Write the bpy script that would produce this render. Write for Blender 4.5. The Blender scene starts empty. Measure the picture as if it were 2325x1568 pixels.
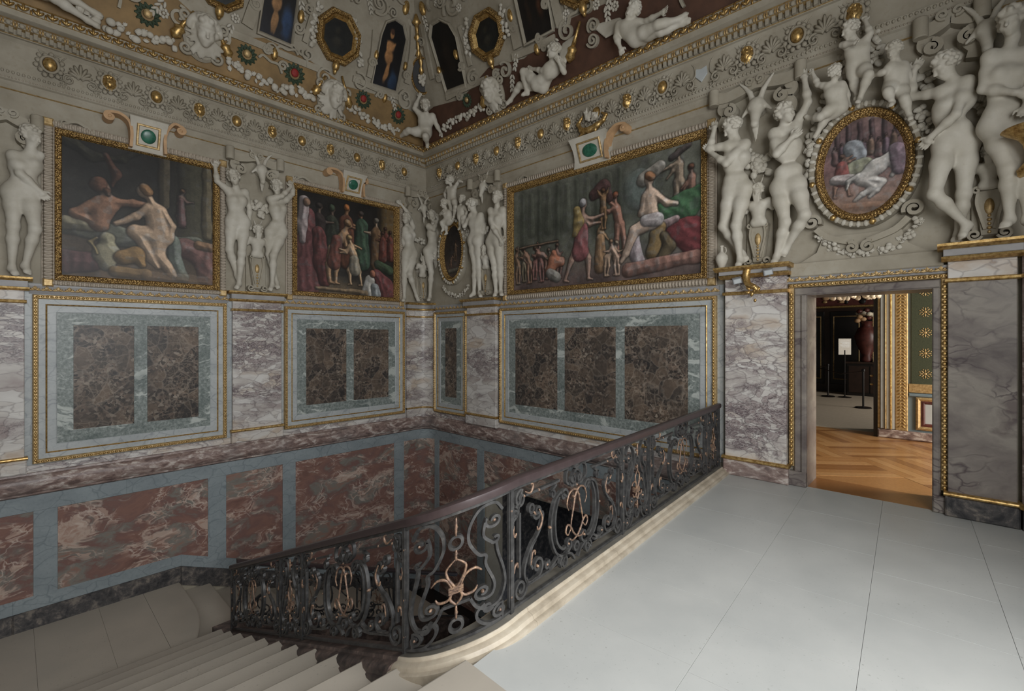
import bpy, math, random
import numpy as np
from mathutils import Matrix, Vector

random.seed(7)
rng = np.random.default_rng(11)
SC = bpy.context.scene
COL = SC.collection
PI = math.pi

# ------------------------------------------------------------------ camera
FPX, CX, HZ = 1065.0, 1162.5, 766.0          # focal length in pixels, principal column, horizon row (2325 x 1568)
AZ = math.atan2(999, 1065.0)
FW = np.array([math.cos(AZ), math.sin(AZ), 0.0])
RT = np.array([math.sin(AZ), -math.cos(AZ), 0.0])
UP = np.array([0, 0, 1.0])
CAM = np.array([-6.306, -8.5, 1.72])
cam_data = bpy.data.cameras.new('camera')
cam_data.sensor_width = 36.0
cam_data.lens = 36.0 * FPX / 2325.0
cam_data.shift_y = -(784.0 - HZ) / 2325.0
cam_data.clip_start = 0.05
cam = bpy.data.objects.new('camera', cam_data)
COL.objects.link(cam)
cam.location = CAM
cam.rotation_euler = (PI / 2, 0, AZ - PI / 2)
SC.camera = cam

# ------------------------------------------------------------------ light and exposure
SC.view_settings.view_transform = 'Standard'
SC.view_settings.look = 'None'
SC.view_settings.gamma = 1.0
SC.view_settings.use_curve_mapping = False
SC.view_settings.exposure = 0.18
world = bpy.data.worlds.new('world')
SC.world = world
world.use_nodes = True
world.node_tree.nodes['Background'].inputs[0].default_value = (0.75, 0.85, 1.0, 1)
world.node_tree.nodes['Background'].inputs[1].default_value = 0.35


def area(name, loc, target, sx, sy, power, col=(1, 1, 1), spread=180):
    d = bpy.data.lights.new(name, 'AREA')
    d.shape = 'RECTANGLE'
    d.size, d.size_y = sx, sy
    d.energy = power
    d.color = col
    d.spread = math.radians(spread)
    o = bpy.data.objects.new(name, d)
    COL.objects.link(o)
    o.location = loc
    o.rotation_euler = (Vector(target) - Vector(loc)).to_track_quat('-Z', 'Y').to_euler()
    return o


# daylight through the tall windows in the wall behind the viewer
area('window_daylight_left', (-6.3, -10.02, 2.6), (-5.0, -3.0, 0.9), 1.9, 3.4, 262, (0.97, 0.99, 1.0), 170)
area('window_daylight_right', (-3.7, -10.02, 2.6), (-3.4, -3.0, 0.9), 1.9, 3.4, 120, (0.97, 0.99, 1.0), 170)
area('window_daylight_stairs', (-7.58, -3.6, 2.4), (-3.0, -3.0, 0.6), 1.6, 2.8, 12, (0.96, 0.98, 1.0), 160)
# windows of the rooms beyond the doorway
area('window_daylight_next_room', (2.0, -12.05, 2.0), (2.2, -7.5, 0.2), 1.9, 3.0, 300, (1.0, 0.93, 0.83))
area('window_daylight_last_room', (8.0, -12.05, 2.2), (8.2, -7.0, 0.2), 2.2, 2.8, 210, (1.0, 0.94, 0.86))


# ------------------------------------------------------------------ materials
def srgb(r, g, b):
    f = lambda c: ((c / 255.0) / 12.92 if c / 255.0 <= 0.04045 else (((c / 255.0) + 0.055) / 1.055) ** 2.4)
    return (f(r), f(g), f(b), 1.0)


class NT:
    def __init__(s, name, rough=0.5, metal=0.0, spec=0.5):
        s.m = bpy.data.materials.new(name)
        s.m.use_nodes = True
        s.t = s.m.node_tree
        s.b = s.t.nodes['Principled BSDF']
        s.b.inputs['Roughness'].default_value = rough
        s.b.inputs['Metallic'].default_value = metal
        s.b.inputs['Specular IOR Level'].default_value = spec
        s.pos = s.n('ShaderNodeNewGeometry').outputs['Position']

    def n(s, t, ins=None, **kw):
        nd = s.t.nodes.new(t)
        for k, v in kw.items():
            setattr(nd, k, v)
        for k, v in (ins or {}).items():
            s.put(nd.inputs[k], v)
        return nd

    def put(s, sock, v):
        if isinstance(v, bpy.types.NodeSocket):
            s.t.links.new(v, sock)
        else:
            sock.default_value = v

    def stretch(s, v, sc, rot=(0, 0, 0), off=(0, 0, 0)):
        return s.n('ShaderNodeMapping', {0: v, 1: off, 2: rot, 3: sc}).outputs[0]

    def noise(s, v, scale, detail=4, rough=0.55, dist=0.0):
        return s.n('ShaderNodeTexNoise', {'Vector': v, 'Scale': scale, 'Detail': detail, 'Roughness': rough, 'Distortion': dist}).outputs[0]

    def warp(s, v, scale, amt, detail=3):
        c = s.n('ShaderNodeTexNoise', {'Vector': v, 'Scale': scale, 'Detail': detail}).outputs[1]
        a = s.n('ShaderNodeVectorMath', {0: c, 1: (0.5, 0.5, 0.5)}, operation='SUBTRACT').outputs[0]
        b = s.n('ShaderNodeVectorMath', {0: a, 3: amt}, operation='SCALE').outputs[0]
        return s.n('ShaderNodeVectorMath', {0: v, 1: b}, operation='ADD').outputs[0]

    def vor(s, v, scale, feature='F1', out=0, rand=1.0):
        nd = s.n('ShaderNodeTexVoronoi', {'Vector': v, 'Scale': scale, 'Randomness': rand}, feature=feature)
        return nd.outputs[out]

    def sep(s, c):
        return s.n('ShaderNodeSeparateColor', {0: c}).outputs[0]

    def ramp(s, f, stops, interp='LINEAR'):
        nd = s.n('ShaderNodeValToRGB', {0: f})
        e = nd.color_ramp
        e.interpolation = interp
        while len(e.elements) < len(stops):
            e.elements.new(0.5)
        for el, (p, c) in zip(e.elements, stops):
            el.position = p
            el.color = c if len(c) == 4 else (*c, 1)
        return nd.outputs[0]

    def val(s, f, a, b, c=0.0, d=1.0):
        return s.n('ShaderNodeMapRange', {0: f, 1: a, 2: b, 3: c, 4: d}).outputs[0]

    def ma(s, op, a, b=0.5):
        return s.n('ShaderNodeMath', {0: a, 1: b}, operation=op).outputs[0]

    def mix(s, f, a, b, mode='MIX'):
        nd = s.n('ShaderNodeMix', data_type='RGBA', blend_type=mode)
        s.put(nd.inputs[0], f)
        s.put(nd.inputs[6], a)
        s.put(nd.inputs[7], b)
        return nd.outputs[2]

    def done(s, col=None, bump=None, bs=0.2, bd=0.01, rough=None):
        if col is not None:
            s.put(s.b.inputs['Base Color'], col)
        if bump is not None:
            nd = s.n('ShaderNodeBump', {'Strength': bs, 'Distance': bd, 'Height': bump})
            s.put(s.b.inputs['Normal'], nd.outputs[0])
        if rough is not None:
            s.put(s.b.inputs['Roughness'], rough)
        return s.m


MAT = {}


def flat(name, rgb, rough=0.5, metal=0.0, var=0.12, scale=9.0, spec=0.5):
    t = NT(name, rough, metal, spec)
    c = srgb(*rgb)
    k = t.val(t.noise(t.pos, scale, 5, 0.6), 0.3, 0.7, 1 - var, 1 + var)
    col = t.mix(1.0, c, t.n('ShaderNodeCombineColor', {0: k, 1: k, 2: k}).outputs[0], 'MULTIPLY')
    MAT[name] = t.done(col)
    return MAT[name]


def make_materials():
    # pale limestone slabs, small pits
    for nm, a, b, c in (('floor_stone', (180, 180, 176), (168, 169, 166), (138, 138, 133)),
                        ('step_stone', (180, 171, 158), (167, 159, 147), (142, 135, 125))):
        t = NT(nm, 0.42)
        n1 = t.noise(t.pos, 1.7, 5, 0.6)
        base = t.ramp(n1, [(0.3, srgb(*b)), (0.7, srgb(*a))])
        sp = t.val(t.noise(t.pos, 55, 2, 0.5), 0.66, 0.74)
        sp2 = t.ma('MULTIPLY', sp, t.val(t.noise(t.pos, 2.3, 3), 0.42, 0.6))
        MAT[nm] = t.done(t.mix(sp2, base, srgb(*c)), rough=t.val(n1, 0.3, 0.7, 0.36, 0.5))
    t = NT('string_marble', 0.4, spec=0.3)
    n1 = t.noise(t.warp(t.pos, 4, 0.2), 8, 6, 0.7)
    MAT['string_marble'] = t.done(t.ramp(n1, [(0.35, srgb(52, 46, 44)), (0.52, srgb(84, 72, 67)), (0.66, srgb(122, 104, 95))]))
    t = NT('kerb_stone', 0.45)
    n1 = t.noise(t.pos, 5, 6, 0.65)
    MAT['kerb_stone'] = t.done(t.ramp(n1, [(0.3, srgb(140, 129, 112)), (0.5, srgb(166, 154, 136)), (0.7, srgb(180, 170, 153))]))
    # warm old stucco
    t = NT('stucco', 0.72, spec=0.3)
    n1 = t.noise(t.pos, 2.2, 6, 0.6)
    n2 = t.noise(t.pos, 14, 5, 0.65)
    c = t.ramp(n1, [(0.3, srgb(142, 134, 118)), (0.55, srgb(160, 152, 136)), (0.75, srgb(170, 164, 150))])
    c = t.mix(t.val(n2, 0.55, 0.75, 0, 0.45), c, srgb(134, 123, 102))
    MAT['stucco'] = t.done(c, n2, 0.25, 0.004)
    t = NT('statue_stucco', 0.6, spec=0.35)
    n1 = t.noise(t.pos, 3.0, 6, 0.6)
    n2 = t.noise(t.pos, 18, 5, 0.65)
    c = t.ramp(n1, [(0.3, srgb(172, 165, 150)), (0.6, srgb(192, 186, 173)), (0.8, srgb(203, 199, 188))])
    c = t.mix(t.val(n2, 0.58, 0.75, 0, 0.4), c, srgb(168, 158, 138))
    MAT['statue_stucco'] = t.done(c, n2, 0.15, 0.003)
    # grey-blue marble
    for nm, a, b, v in (('grey_marble', (158, 162, 162), (177, 180, 179), (120, 126, 129)),
                        ('blue_marble', (124, 132, 135), (139, 147, 149), (95, 104, 109))):
        t = NT(nm, 0.36, spec=0.25)
        w = t.warp(t.pos, 2.0, 0.5)
        n1 = t.noise(t.stretch(w, (1.2, 1.2, 2.2), (0.5, 0.5, 0)), 1.6, 6, 0.6)
        c = t.ramp(n1, [(0.35, srgb(*a)), (0.65, srgb(*b))])
        ve = t.vor(t.stretch(w, (1, 1, 1.7), (0.6, 0.4, 0)), 3.2, 'DISTANCE_TO_EDGE')
        c = t.mix(t.val(ve, 0.0, 0.035, 0.55, 0), c, srgb(*v))
        sp = t.noise(t.pos, 30, 4, 0.7)
        c = t.mix(t.val(sp, 0.5, 0.7, 0, 0.3), c, srgb(*v))
        MAT[nm] = t.done(c)
    # green serpentine with white streaks
    t = NT('green_marble', 0.34, spec=0.22)
    w = t.warp(t.pos, 3.0, 0.35)
    n1 = t.noise(t.pos, 26, 6, 0.75)
    c = t.ramp(n1, [(0.35, srgb(92, 100, 97)), (0.5, srgb(124, 131, 127)), (0.68, srgb(160, 166, 162))])
    st = t.noise(t.stretch(w, (0.9, 0.9, 3.2), (0.9, 0.8, 0)), 2.6, 5, 0.6, 0.6)
    c = t.mix(t.val(st, 0.565, 0.62, 0, 0.75), c, srgb(192, 196, 190))
    c = t.mix(t.val(t.noise(w, 1.7, 3), 0.55, 0.7, 0, 0.5), c, srgb(66, 78, 76))
    MAT['green_marble'] = t.done(c)
    # dark brown-black breccia
    t = NT('dark_breccia', 0.34, spec=0.22)
    w = t.warp(t.pos, 2.4, 0.16)
    w2 = t.warp(w, 16.0, 0.028)
    cell = t.sep(t.vor(w2, 5.0, 'F1', 1))
    c1 = t.ramp(cell, [(0.0, srgb(46, 45, 45)), (0.25, srgb(64, 59, 55)), (0.5, srgb(90, 79, 69)), (0.8, srgb(118, 101, 86)), (1.0, srgb(56, 53, 52))])
    cell2 = t.sep(t.vor(w2, 30, 'F1', 1))
    c2 = t.ramp(cell2, [(0.0, srgb(38, 37, 37)), (0.4, srgb(78, 69, 62)), (0.75, srgb(124, 106, 92)), (1.0, srgb(160, 148, 134))])
    big = t.noise(t.pos, 1.9, 4, 0.6)
    c = t.mix(t.val(t.noise(w, 4.5, 4), 0.4, 0.6, 0.12, 0.85), c1, c2)
    e1 = t.vor(w2, 5.0, 'DISTANCE_TO_EDGE')
    c = t.mix(t.val(e1, 0.0, 0.05, 0.4, 0), c, srgb(160, 146, 132))
    e2 = t.vor(w2, 15, 'DISTANCE_TO_EDGE')
    c = t.mix(t.ma('MULTIPLY', t.val(e2, 0.0, 0.06, 0.6, 0), t.val(big, 0.4, 0.55)), c, srgb(150, 136, 122))
    c = t.mix(t.val(big, 0.35, 0.65, 0.5, 0), c, srgb(58, 55, 54))
    MAT['dark_breccia'] = t.done(c)
    # red languedoc-like marble with white and grey flames
    t = NT('red_marble', 0.34, spec=0.22)
    tilt = t.stretch(t.pos, (1.0, 1.0, 1.7), (0.45, 0.85, 0.0))
    w = t.warp(tilt, 1.1, 1.1)
    w2 = t.warp(w, 6.0, 0.20)
    n1 = t.noise(w, 1.3, 6, 0.62)
    c = t.ramp(n1, [(0.28, srgb(98, 75, 69)), (0.42, srgb(128, 97, 87)), (0.50, srgb(115, 89, 83)), (0.57, srgb(118, 116, 109)), (0.63, srgb(134, 106, 95)), (0.75, srgb(112, 83, 75))])
    fl = t.noise(w2, 1.5, 7, 0.64)
    c = t.mix(t.val(fl, 0.56, 0.60, 0, 0.8), c, srgb(182, 162, 148))
    c = t.mix(t.val(fl, 0.62, 0.66, 0, 0.8), c, srgb(150, 118, 104))
    e = t.vor(w2, 4.5, 'DISTANCE_TO_EDGE')
    msk = t.val(t.noise(w, 2.1, 3), 0.46, 0.58)
    c = t.mix(t.ma('MULTIPLY', t.val(e, 0.0, 0.06, 0.85, 0), msk), c, srgb(196, 180, 168))
    cel = t.sep(t.vor(w2, 17, 'F1', 1))
    c = t.mix(t.ma('MULTIPLY', t.val(cel, 0.55, 0.9, 0, 0.7), msk), c, srgb(176, 152, 138))
    MAT['red_marble'] = t.done(c)
    # ledge marble: fine brown-pink streaks
    t = NT('ledge_marble', 0.34, spec=0.22)
    w = t.warp(t.stretch(t.pos, (1, 1, 2.6), (0.3, 0.5, 0)), 3.0, 0.5)
    n1 = t.noise(w, 6, 6, 0.65)
    c = t.ramp(n1, [(0.36, srgb(98, 82, 78)), (0.47, srgb(130, 110, 103)), (0.54, srgb(150, 132, 124)), (0.62, srgb(190, 179, 171))])
    c = t.mix(t.val(t.noise(t.pos, 1.2, 3), 0.45, 0.65, 0, 0.45), c, srgb(120, 116, 114))
    MAT['ledge_marble'] = t.done(c)
    # violet breccia of the pilasters: pale clasts in purple-brown veins, banded by height
    t = NT('violet_breccia', 0.34, spec=0.22)
    tilt = t.stretch(t.pos, (1.0, 1.0, 2.3), (0.16, -0.18, 0.0))
    w = t.warp(tilt, 1.2, 0.55)
    w2 = t.warp(w, 9.0, 0.07)
    n1 = t.noise(w, 1.2, 5, 0.55)
    c = t.ramp(n1, [(0.28, srgb(150, 136, 132)), (0.42, srgb(178, 171, 165)), (0.52, srgb(198, 193, 186)), (0.62, srgb(180, 164, 148)), (0.72, srgb(196, 190, 182))])
    cel = t.sep(t.vor(w2, 3.8, 'F1', 1))
    c = t.mix(t.val(cel, 0.4, 1.0, 0, 0.7), c, srgb(210, 207, 202))
    cel2 = t.sep(t.vor(w2, 10.0, 'F1', 1))
    e = t.vor(w2, 3.8, 'DISTANCE_TO_EDGE')
    e2 = t.vor(w2, 10, 'DISTANCE_TO_EDGE')
    e3 = t.vor(w2, 24, 'DISTANCE_TO_EDGE')
    band = t.val(t.noise(t.stretch(w, (0.5, 0.5, 0.8)), 1.0, 3), 0.45, 0.6)
    c = t.mix(t.ma('MULTIPLY', t.val(cel2, 0.45, 0.6), band), c, srgb(142, 129, 127))
    c = t.mix(t.ma('MULTIPLY', t.val(t.noise(w2, 3.0, 6, 0.7), 0.51, 0.57), band), c, srgb(114, 101, 102))
    c = t.mix(t.ma('MULTIPLY', t.val(e, 0.0, 0.055, 0.95, 0), t.val(band, 0, 1, 0.45, 1)), c, srgb(94, 83, 84))
    c = t.mix(t.ma('MULTIPLY', t.val(e2, 0.0, 0.09, 0.8, 0), band), c, srgb(88, 77, 80))
    c = t.mix(t.ma('MULTIPLY', t.val(e3, 0.0, 0.12, 0.5, 0), band), c, srgb(200, 195, 190))
    MAT['violet_breccia'] = t.done(c)
    t = NT('shaded_breccia', 0.34, spec=0.22)  # darker breccia: shade put into the right pilaster's colour, own grey of the door jambs
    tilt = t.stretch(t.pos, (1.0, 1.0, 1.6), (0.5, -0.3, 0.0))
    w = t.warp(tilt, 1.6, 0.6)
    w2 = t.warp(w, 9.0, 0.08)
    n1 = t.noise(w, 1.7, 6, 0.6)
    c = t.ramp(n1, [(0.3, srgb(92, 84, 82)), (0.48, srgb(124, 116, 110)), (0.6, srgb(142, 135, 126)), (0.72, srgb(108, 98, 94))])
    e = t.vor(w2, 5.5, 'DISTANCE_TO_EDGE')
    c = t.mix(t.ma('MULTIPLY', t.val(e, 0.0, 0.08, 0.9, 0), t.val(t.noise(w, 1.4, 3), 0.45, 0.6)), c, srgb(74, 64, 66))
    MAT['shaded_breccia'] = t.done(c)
    # near-black plinth marble
    t = NT('black_marble', 0.34, spec=0.22)
    n1 = t.noise(t.warp(t.pos, 4, 0.2), 9, 6, 0.7)
    MAT['black_marble'] = t.done(t.ramp(n1, [(0.35, srgb(48, 48, 50)), (0.52, srgb(78, 75, 74)), (0.66, srgb(122, 114, 106))]))
    # gilding
    t = NT('gilt', 0.4, 0.8)
    n1 = t.noise(t.pos, 30, 4, 0.65)
    MAT['gilt'] = t.done(t.ramp(n1, [(0.3, srgb(128, 98, 56)), (0.5, srgb(190, 156, 98)), (0.7, srgb(222, 194, 138))]), n1, 0.3, 0.004)
    t = NT('dull_gilt', 0.5, 0.55)
    n1 = t.noise(t.pos, 26, 4, 0.65)
    MAT['dull_gilt'] = t.done(t.ramp(n1, [(0.3, srgb(150, 122, 80)), (0.55, srgb(192, 164, 116)), (0.75, srgb(212, 190, 150))]))
    # carved gilt frame with speckle
    t = NT('carved_gilt', 0.42, 0.5)
    v = t.vor(t.pos, 70, 'F1', 0)
    n1 = t.noise(t.pos, 45, 3, 0.6)
    c = t.ramp(t.ma('ADD', v, t.ma('MULTIPLY', n1, 0.5)), [(0.35, srgb(234, 204, 142)), (0.6, srgb(190, 152, 90)), (0.85, srgb(104, 78, 42))])
    MAT['carved_gilt'] = t.done(c, v, 0.8, -0.012)
    # iron
    t = NT('wrought_iron', 0.45, 0.3)
    n1 = t.noise(t.pos, 18, 4, 0.6)
    MAT['wrought_iron'] = t.done(t.ramp(n1, [(0.35, srgb(50, 49, 49)), (0.6, srgb(72, 71, 70)), (0.75, srgb(94, 91, 88))]))
    t = NT('worn_gilding', 0.5, 0.3)
    n1 = t.noise(t.pos, 40, 4, 0.7)
    MAT['worn_gilding'] = t.done(t.ramp(n1, [(0.32, srgb(70, 58, 52)), (0.52, srgb(122, 98, 82)), (0.72, srgb(170, 138, 108))]))
    flat('handrail_paint', (64, 53, 53), 0.35, 0.2, 0.15, 14)
    flat('mortar', (120, 117, 110), 0.8)
    flat('kerb_top', (104, 100, 92), 0.5, 0, 0.25, 6)
    flat('cap_marble', (148, 146, 145), 0.4, 0, 0.15, 5, 0.25)
    flat('ochre_ground', (132, 106, 68), 0.7, 0, 0.3, 3)
    flat('russet_ground', (78, 52, 38), 0.7, 0, 0.35, 3)
    flat('ribbed_stone', (164, 152, 136), 0.6, 0, 0.15, 12)
    flat('jade', (44, 96, 76), 0.3, 0, 0.45, 22)
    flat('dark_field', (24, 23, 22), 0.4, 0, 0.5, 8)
    flat('wreath_green', (52, 66, 48), 0.7, 0, 0.35, 40)
    flat('wreath_red', (140, 42, 38), 0.7, 0, 0.3, 40)
    flat('black_wood', (26, 22, 20), 0.35, 0, 0.3, 8)
    flat('dark_wood', (46, 32, 25), 0.4, 0, 0.3, 8)
    flat('carpet', (176, 162, 142), 0.9, 0, 0.06, 12)
    flat('blue_paint', (112, 128, 136), 0.5, 0, 0.08, 6)
    flat('pale_panel', (176, 180, 180), 0.5, 0, 0.08, 6)
    flat('plaster', (96, 90, 80), 0.8, 0, 0.1, 3)
    flat('sign_white', (216, 210, 198), 0.6, 0, 0.03)
    flat('crystal', (222, 212, 190), 0.3, 0, 0.2, 30)
    flat('red_lacquer', (84, 44, 38), 0.4, 0, 0.4, 9)
    flat('ear_stone', (186, 150, 112), 0.6, 0, 0.15, 10)
    flat('lamp_grey', (150, 152, 154), 0.4, 0.4, 0.05)
    # green wall covering (pattern is separate geometry)
    t = NT('green_fabric', 0.8)
    n1 = t.noise(t.pos, 60, 3)
    MAT['green_fabric'] = t.done(t.ramp(n1, [(0.3, srgb(50, 56, 40)), (0.7, srgb(66, 72, 52))]))
    # oak boards
    for i, (a, b) in enumerate((((178, 130, 82), (156, 110, 66)), ((190, 146, 98), (170, 124, 78)), ((150, 104, 62), (134, 90, 52)))):
        t = NT('oak_%s' % ('mid', 'light', 'dark')[i], 0.3)
        g = t.noise(t.stretch(t.pos, (6, 6, 6)), 5, 5, 0.6)
        MAT['oak%d' % i] = t.done(t.ramp(g, [(0.3, srgb(*b)), (0.7, srgb(*a))]))
    # painted surfaces: colour comes from the picture's own paint layer
    t = NT('fresco_paint', 0.5, spec=0.4)
    at = t.n('ShaderNodeVertexColor', layer_name='paint').outputs[0]
    n1 = t.noise(t.pos, 40, 5, 0.7)
    k = t.val(n1, 0.3, 0.7, 0.78, 1.2)
    MAT['fresco_paint'] = t.done(t.mix(1.0, at, t.n('ShaderNodeCombineColor', {0: k, 1: k, 2: k}).outputs[0], 'MULTIPLY'))


make_materials()


# ------------------------------------------------------------------ frames: u runs right, v runs up, w stands out from the surface
class Frame:
    def __init__(s, o, u, v):
        s.o, s.u, s.v = (np.array(q, float) for q in (o, u, v))
        s.n = np.cross(s.u, s.v)
        s.M = Matrix([[s.u[i], s.v[i], s.n[i], s.o[i]] for i in range(3)] + [[0, 0, 0, 1]])

    def px(s, x, y, w=0.0):
        """where the sight line through photo pixel (x, y) meets this surface, w in front of it"""
        d = FW + RT * (x - CX) / FPX + UP * (HZ - y) / FPX
        p0 = s.o + s.n * w
        t = np.dot(p0 - CAM, s.n) / np.dot(d, s.n)
        q = CAM + d * t - s.o
        return float(q @ s.u), float(q @ s.v), w


TILT = math.atan2(0.85, 2.33)
SA = Frame((0, 0, 0), (1, 0, 0), (0, 0, 1))              # long wall on the left, u = x
SB = Frame((0, 0, 0), (0, -1, 0), (0, 0, 1))             # wall with the doorway, u = -y
CA = Frame((0, -0.36, 5.72), (1, 0, 0), (0, -math.sin(TILT), math.cos(TILT)))
CB = Frame((-0.36, 0, 5.72), (0, -1, 0), (-math.sin(TILT), 0, math.cos(TILT)))
WO = Frame((0, 0, 0), (1, 0, 0), (0, 1, 0))              # plain world axes


# ------------------------------------------------------------------ mesh building
class MB:
    def __init__(s):
        s.v, s.f = [], []

    def add(s, vs, fs):
        k = len(s.v)
        s.v += [tuple(map(float, p)) for p in vs]
        s.f += [tuple(i + k for i in f) for f in fs]
        return s

    def box(s, a, b):
        (x0, y0, z0), (x1, y1, z1) = a, b
        return s.add([(x0, y0, z0), (x1, y0, z0), (x1, y1, z0), (x0, y1, z0), (x0, y0, z1), (x1, y0, z1), (x1, y1, z1), (x0, y1, z1)],
                     [(3, 2, 1, 0), (4, 5, 6, 7), (0, 1, 5, 4), (1, 2, 6, 5), (2, 3, 7, 6), (3, 0, 4, 7)])

    def slab(s, u0, v0, u1, v1, w0, w1, ch=0.006):
        """box on a wall with its front edges chamfered"""
        c = min(ch, (w1 - w0) * 0.8)
        r = lambda a, w: [(u0 + a, v0 + a, w), (u1 - a, v0 + a, w), (u1 - a, v1 - a, w), (u0 + a, v1 - a, w)]
        vs = r(0, w0) + r(0, w1 - c) + r(c, w1)
        fs = [(3, 2, 1, 0), (8, 9, 10, 11)]
        for k in (0, 4):
            for i in range(4):
                j = (i + 1) % 4
                fs.append((k + i, k + j, k + 4 + j, k + 4 + i))
        return s.add(vs, fs)

    def frame(s, u0, v0, u1, v1, prof):
        """mitred moulding round a rectangle; prof = [(inset, w), ...] from the outer edge inwards"""
        vs, fs, n = [], [], len(prof)
        for a, w in prof:
            vs += [(u0 + a, v0 + a, w), (u1 - a, v0 + a, w), (u1 - a, v1 - a, w), (u0 + a, v1 - a, w)]
        for k in range(n - 1):
            for i in range(4):
                j = (i + 1) % 4
                fs.append((4 * k + i, 4 * k + j, 4 * k + 4 + j, 4 * k + 4 + i))
        return s.add(vs, fs)

    def extr(s, prof, u0, u1, caps=True):
        """profile [(v, w), ...] run along u"""
        n = len(prof)
        vs = [(u0, v, w) for v, w in prof] + [(u1, v, w) for v, w in prof]
        fs = [(i, n + i, n + i + 1, i + 1) for i in range(n - 1)]
        if caps:
            fs += [tuple(range(n)), tuple(range(2 * n - 1, n - 1, -1))]
        return s.add(vs, fs)

    def prism(s, pts, w0, w1, ch=0.0):
        n = len(pts)
        c = np.mean(np.array(pts), axis=0)
        inn = [tuple(np.array(p) + (c - np.array(p)) * ch) for p in pts]
        vs = [(p[0], p[1], w0) for p in pts] + [(p[0], p[1], w1 - (0.5 * (w1 - w0) if ch else 0)) for p in pts] + [(p[0], p[1], w1) for p in inn]
        fs = [tuple(range(n - 1, -1, -1)), tuple(range(2 * n, 3 * n))]
        for k in (0, n):
            fs += [(k + i, k + (i + 1) % n, k + n + (i + 1) % n, k + n + i) for i in range(n)]
        return s.add(vs, fs)

    def ring(s, outer, inner, w0, w1, prof=None):
        """closed band between two outlines of the same count, raised to w1"""
        n = len(outer)
        o, i = np.array(outer), np.array(inner)
        prof = prof or [(0, w0), (0.0, w1), (1.0, w1), (1.0, w0)]
        vs = []
        for a, w in prof:
            vs += [(*(p + (q - p) * a), w) for p, q in zip(o, i)]
        fs = []
        for k in range(len(prof) - 1):
            fs += [(k * n + j, k * n + (j + 1) % n, k * n + n + (j + 1) % n, k * n + n + j) for j in range(n)]
        return s.add(vs, fs)

    def ell(s, c, r, nu=10, nv=7, rot=None):
        vs, fs = [], []
        for i in range(nv + 1):
            a = PI * i / nv
            for j in range(nu):
                b = 2 * PI * j / nu
                p = Vector((r[0] * math.sin(a) * math.cos(b), r[1] * math.cos(a), r[2] * math.sin(a) * math.sin(b)))
                if rot is not None:
                    p = rot @ p
                vs.append((c[0] + p.x, c[1] + p.y, c[2] + p.z))
        for i in range(nv):
            for j in range(nu):
                fs.append((i * nu + j, i * nu + (j + 1) % nu, (i + 1) * nu + (j + 1) % nu, (i + 1) * nu + j))
        return s.add(vs, fs)

    def lathe(s, prof, c=(0, 0, 0), n=16, axis='v', sx=1.0, arc=2 * PI):
        """profile [(radius, height), ...] turned about an axis through c"""
        vs, fs = [], []
        for r, h in prof:
            for j in range(n):
                b = arc * j / n
                x, y = r * math.cos(b), r * math.sin(b)
                if axis == 'v':
                    vs.append((c[0] + x * sx, c[1] + h, c[2] + y))
                else:
                    vs.append((c[0] + x * sx, c[1] + y, c[2] + h))
        for i in range(len(prof) - 1):
            for j in range(n):
                a, b, d, e = i * n + j, i * n + (j + 1) % n, (i + 1) * n + (j + 1) % n, (i + 1) * n + j
                fs.append((a, e, d, b) if axis == 'v' else (a, b, d, e))
        k = len(prof) - 1
        fs.append(tuple(range(n)) if axis == 'v' else tuple(range(n - 1, -1, -1)))
        fs.append(tuple(k * n + j for j in range(n - 1, -1, -1)) if axis == 'v' else tuple(k * n + j for j in range(n)))
        return s.add(vs, fs)

    def tube(s, pts, rad, n=6, close=False, flat=1.0):
        P = np.array(pts, float)
        m = len(P)
        R = np.full(m, rad) if np.isscalar(rad) else np.array(rad, float)
        T = np.gradient(P, axis=0)
        if close:
            T = np.roll(P, -1, 0) - np.roll(P, 1, 0)
        T /= np.linalg.norm(T, axis=1)[:, None] + 1e-12
        ref = np.array([0, 0, 1.0]) if abs(T[0][2]) < 0.9 else np.array([1.0, 0, 0])
        vs, fs = [], []
        nrm = ref - T[0] * (ref @ T[0])
        for i in range(m):
            nrm = nrm - T[i] * (nrm @ T[i])
            nrm /= np.linalg.norm(nrm) + 1e-12
            bi = np.cross(T[i], nrm)
            for j in range(n):
                a = 2 * PI * j / n
                vs.append(P[i] + R[i] * (math.cos(a) * nrm * flat + math.sin(a) * bi))
        for i in range(m if close else m - 1):
            k = (i + 1) % m
            for j in range(n):
                fs.append((i * n + j, i * n + (j + 1) % n, k * n + (j + 1) % n, k * n + j))
        if not close:
            fs += [tuple(range(n - 1, -1, -1)), tuple((m - 1) * n + j for j in range(n))]
        return s.add(vs, fs)

    def strip(s, pts, wid, w0, w1, close=False, taper=None):
        """flat bar that follows a polyline in the u-v plane; wid in the plane, w0..w1 across"""
        P = np.array(pts, float)
        m = len(P)
        T = np.gradient(P, axis=0)
        if close:
            T = np.roll(P, -1, 0) - np.roll(P, 1, 0)
        T /= np.linalg.norm(T, axis=1)[:, None] + 1e-12
        N = np.stack([-T[:, 1], T[:, 0]], 1)
        h = (np.full(m, wid) if taper is None else wid * np.array(taper))[:, None] * 0.5
        L, Rr = P + N * h, P - N * h
        vs, fs = [], []
        for i in range(m):
            vs += [(L[i][0], L[i][1], w0), (L[i][0], L[i][1], w1), (Rr[i][0], Rr[i][1], w1), (Rr[i][0], Rr[i][1], w0)]
        for i in range(m if close else m - 1):
            k = (i + 1) % m
            for j in range(4):
                fs.append((4 * i + j, 4 * i + (j + 1) % 4, 4 * k + (j + 1) % 4, 4 * k + j))
        if not close:
            fs += [(3, 2, 1, 0), tuple(4 * (m - 1) + j for j in range(4))]
        return s.add(vs, fs)

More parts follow.
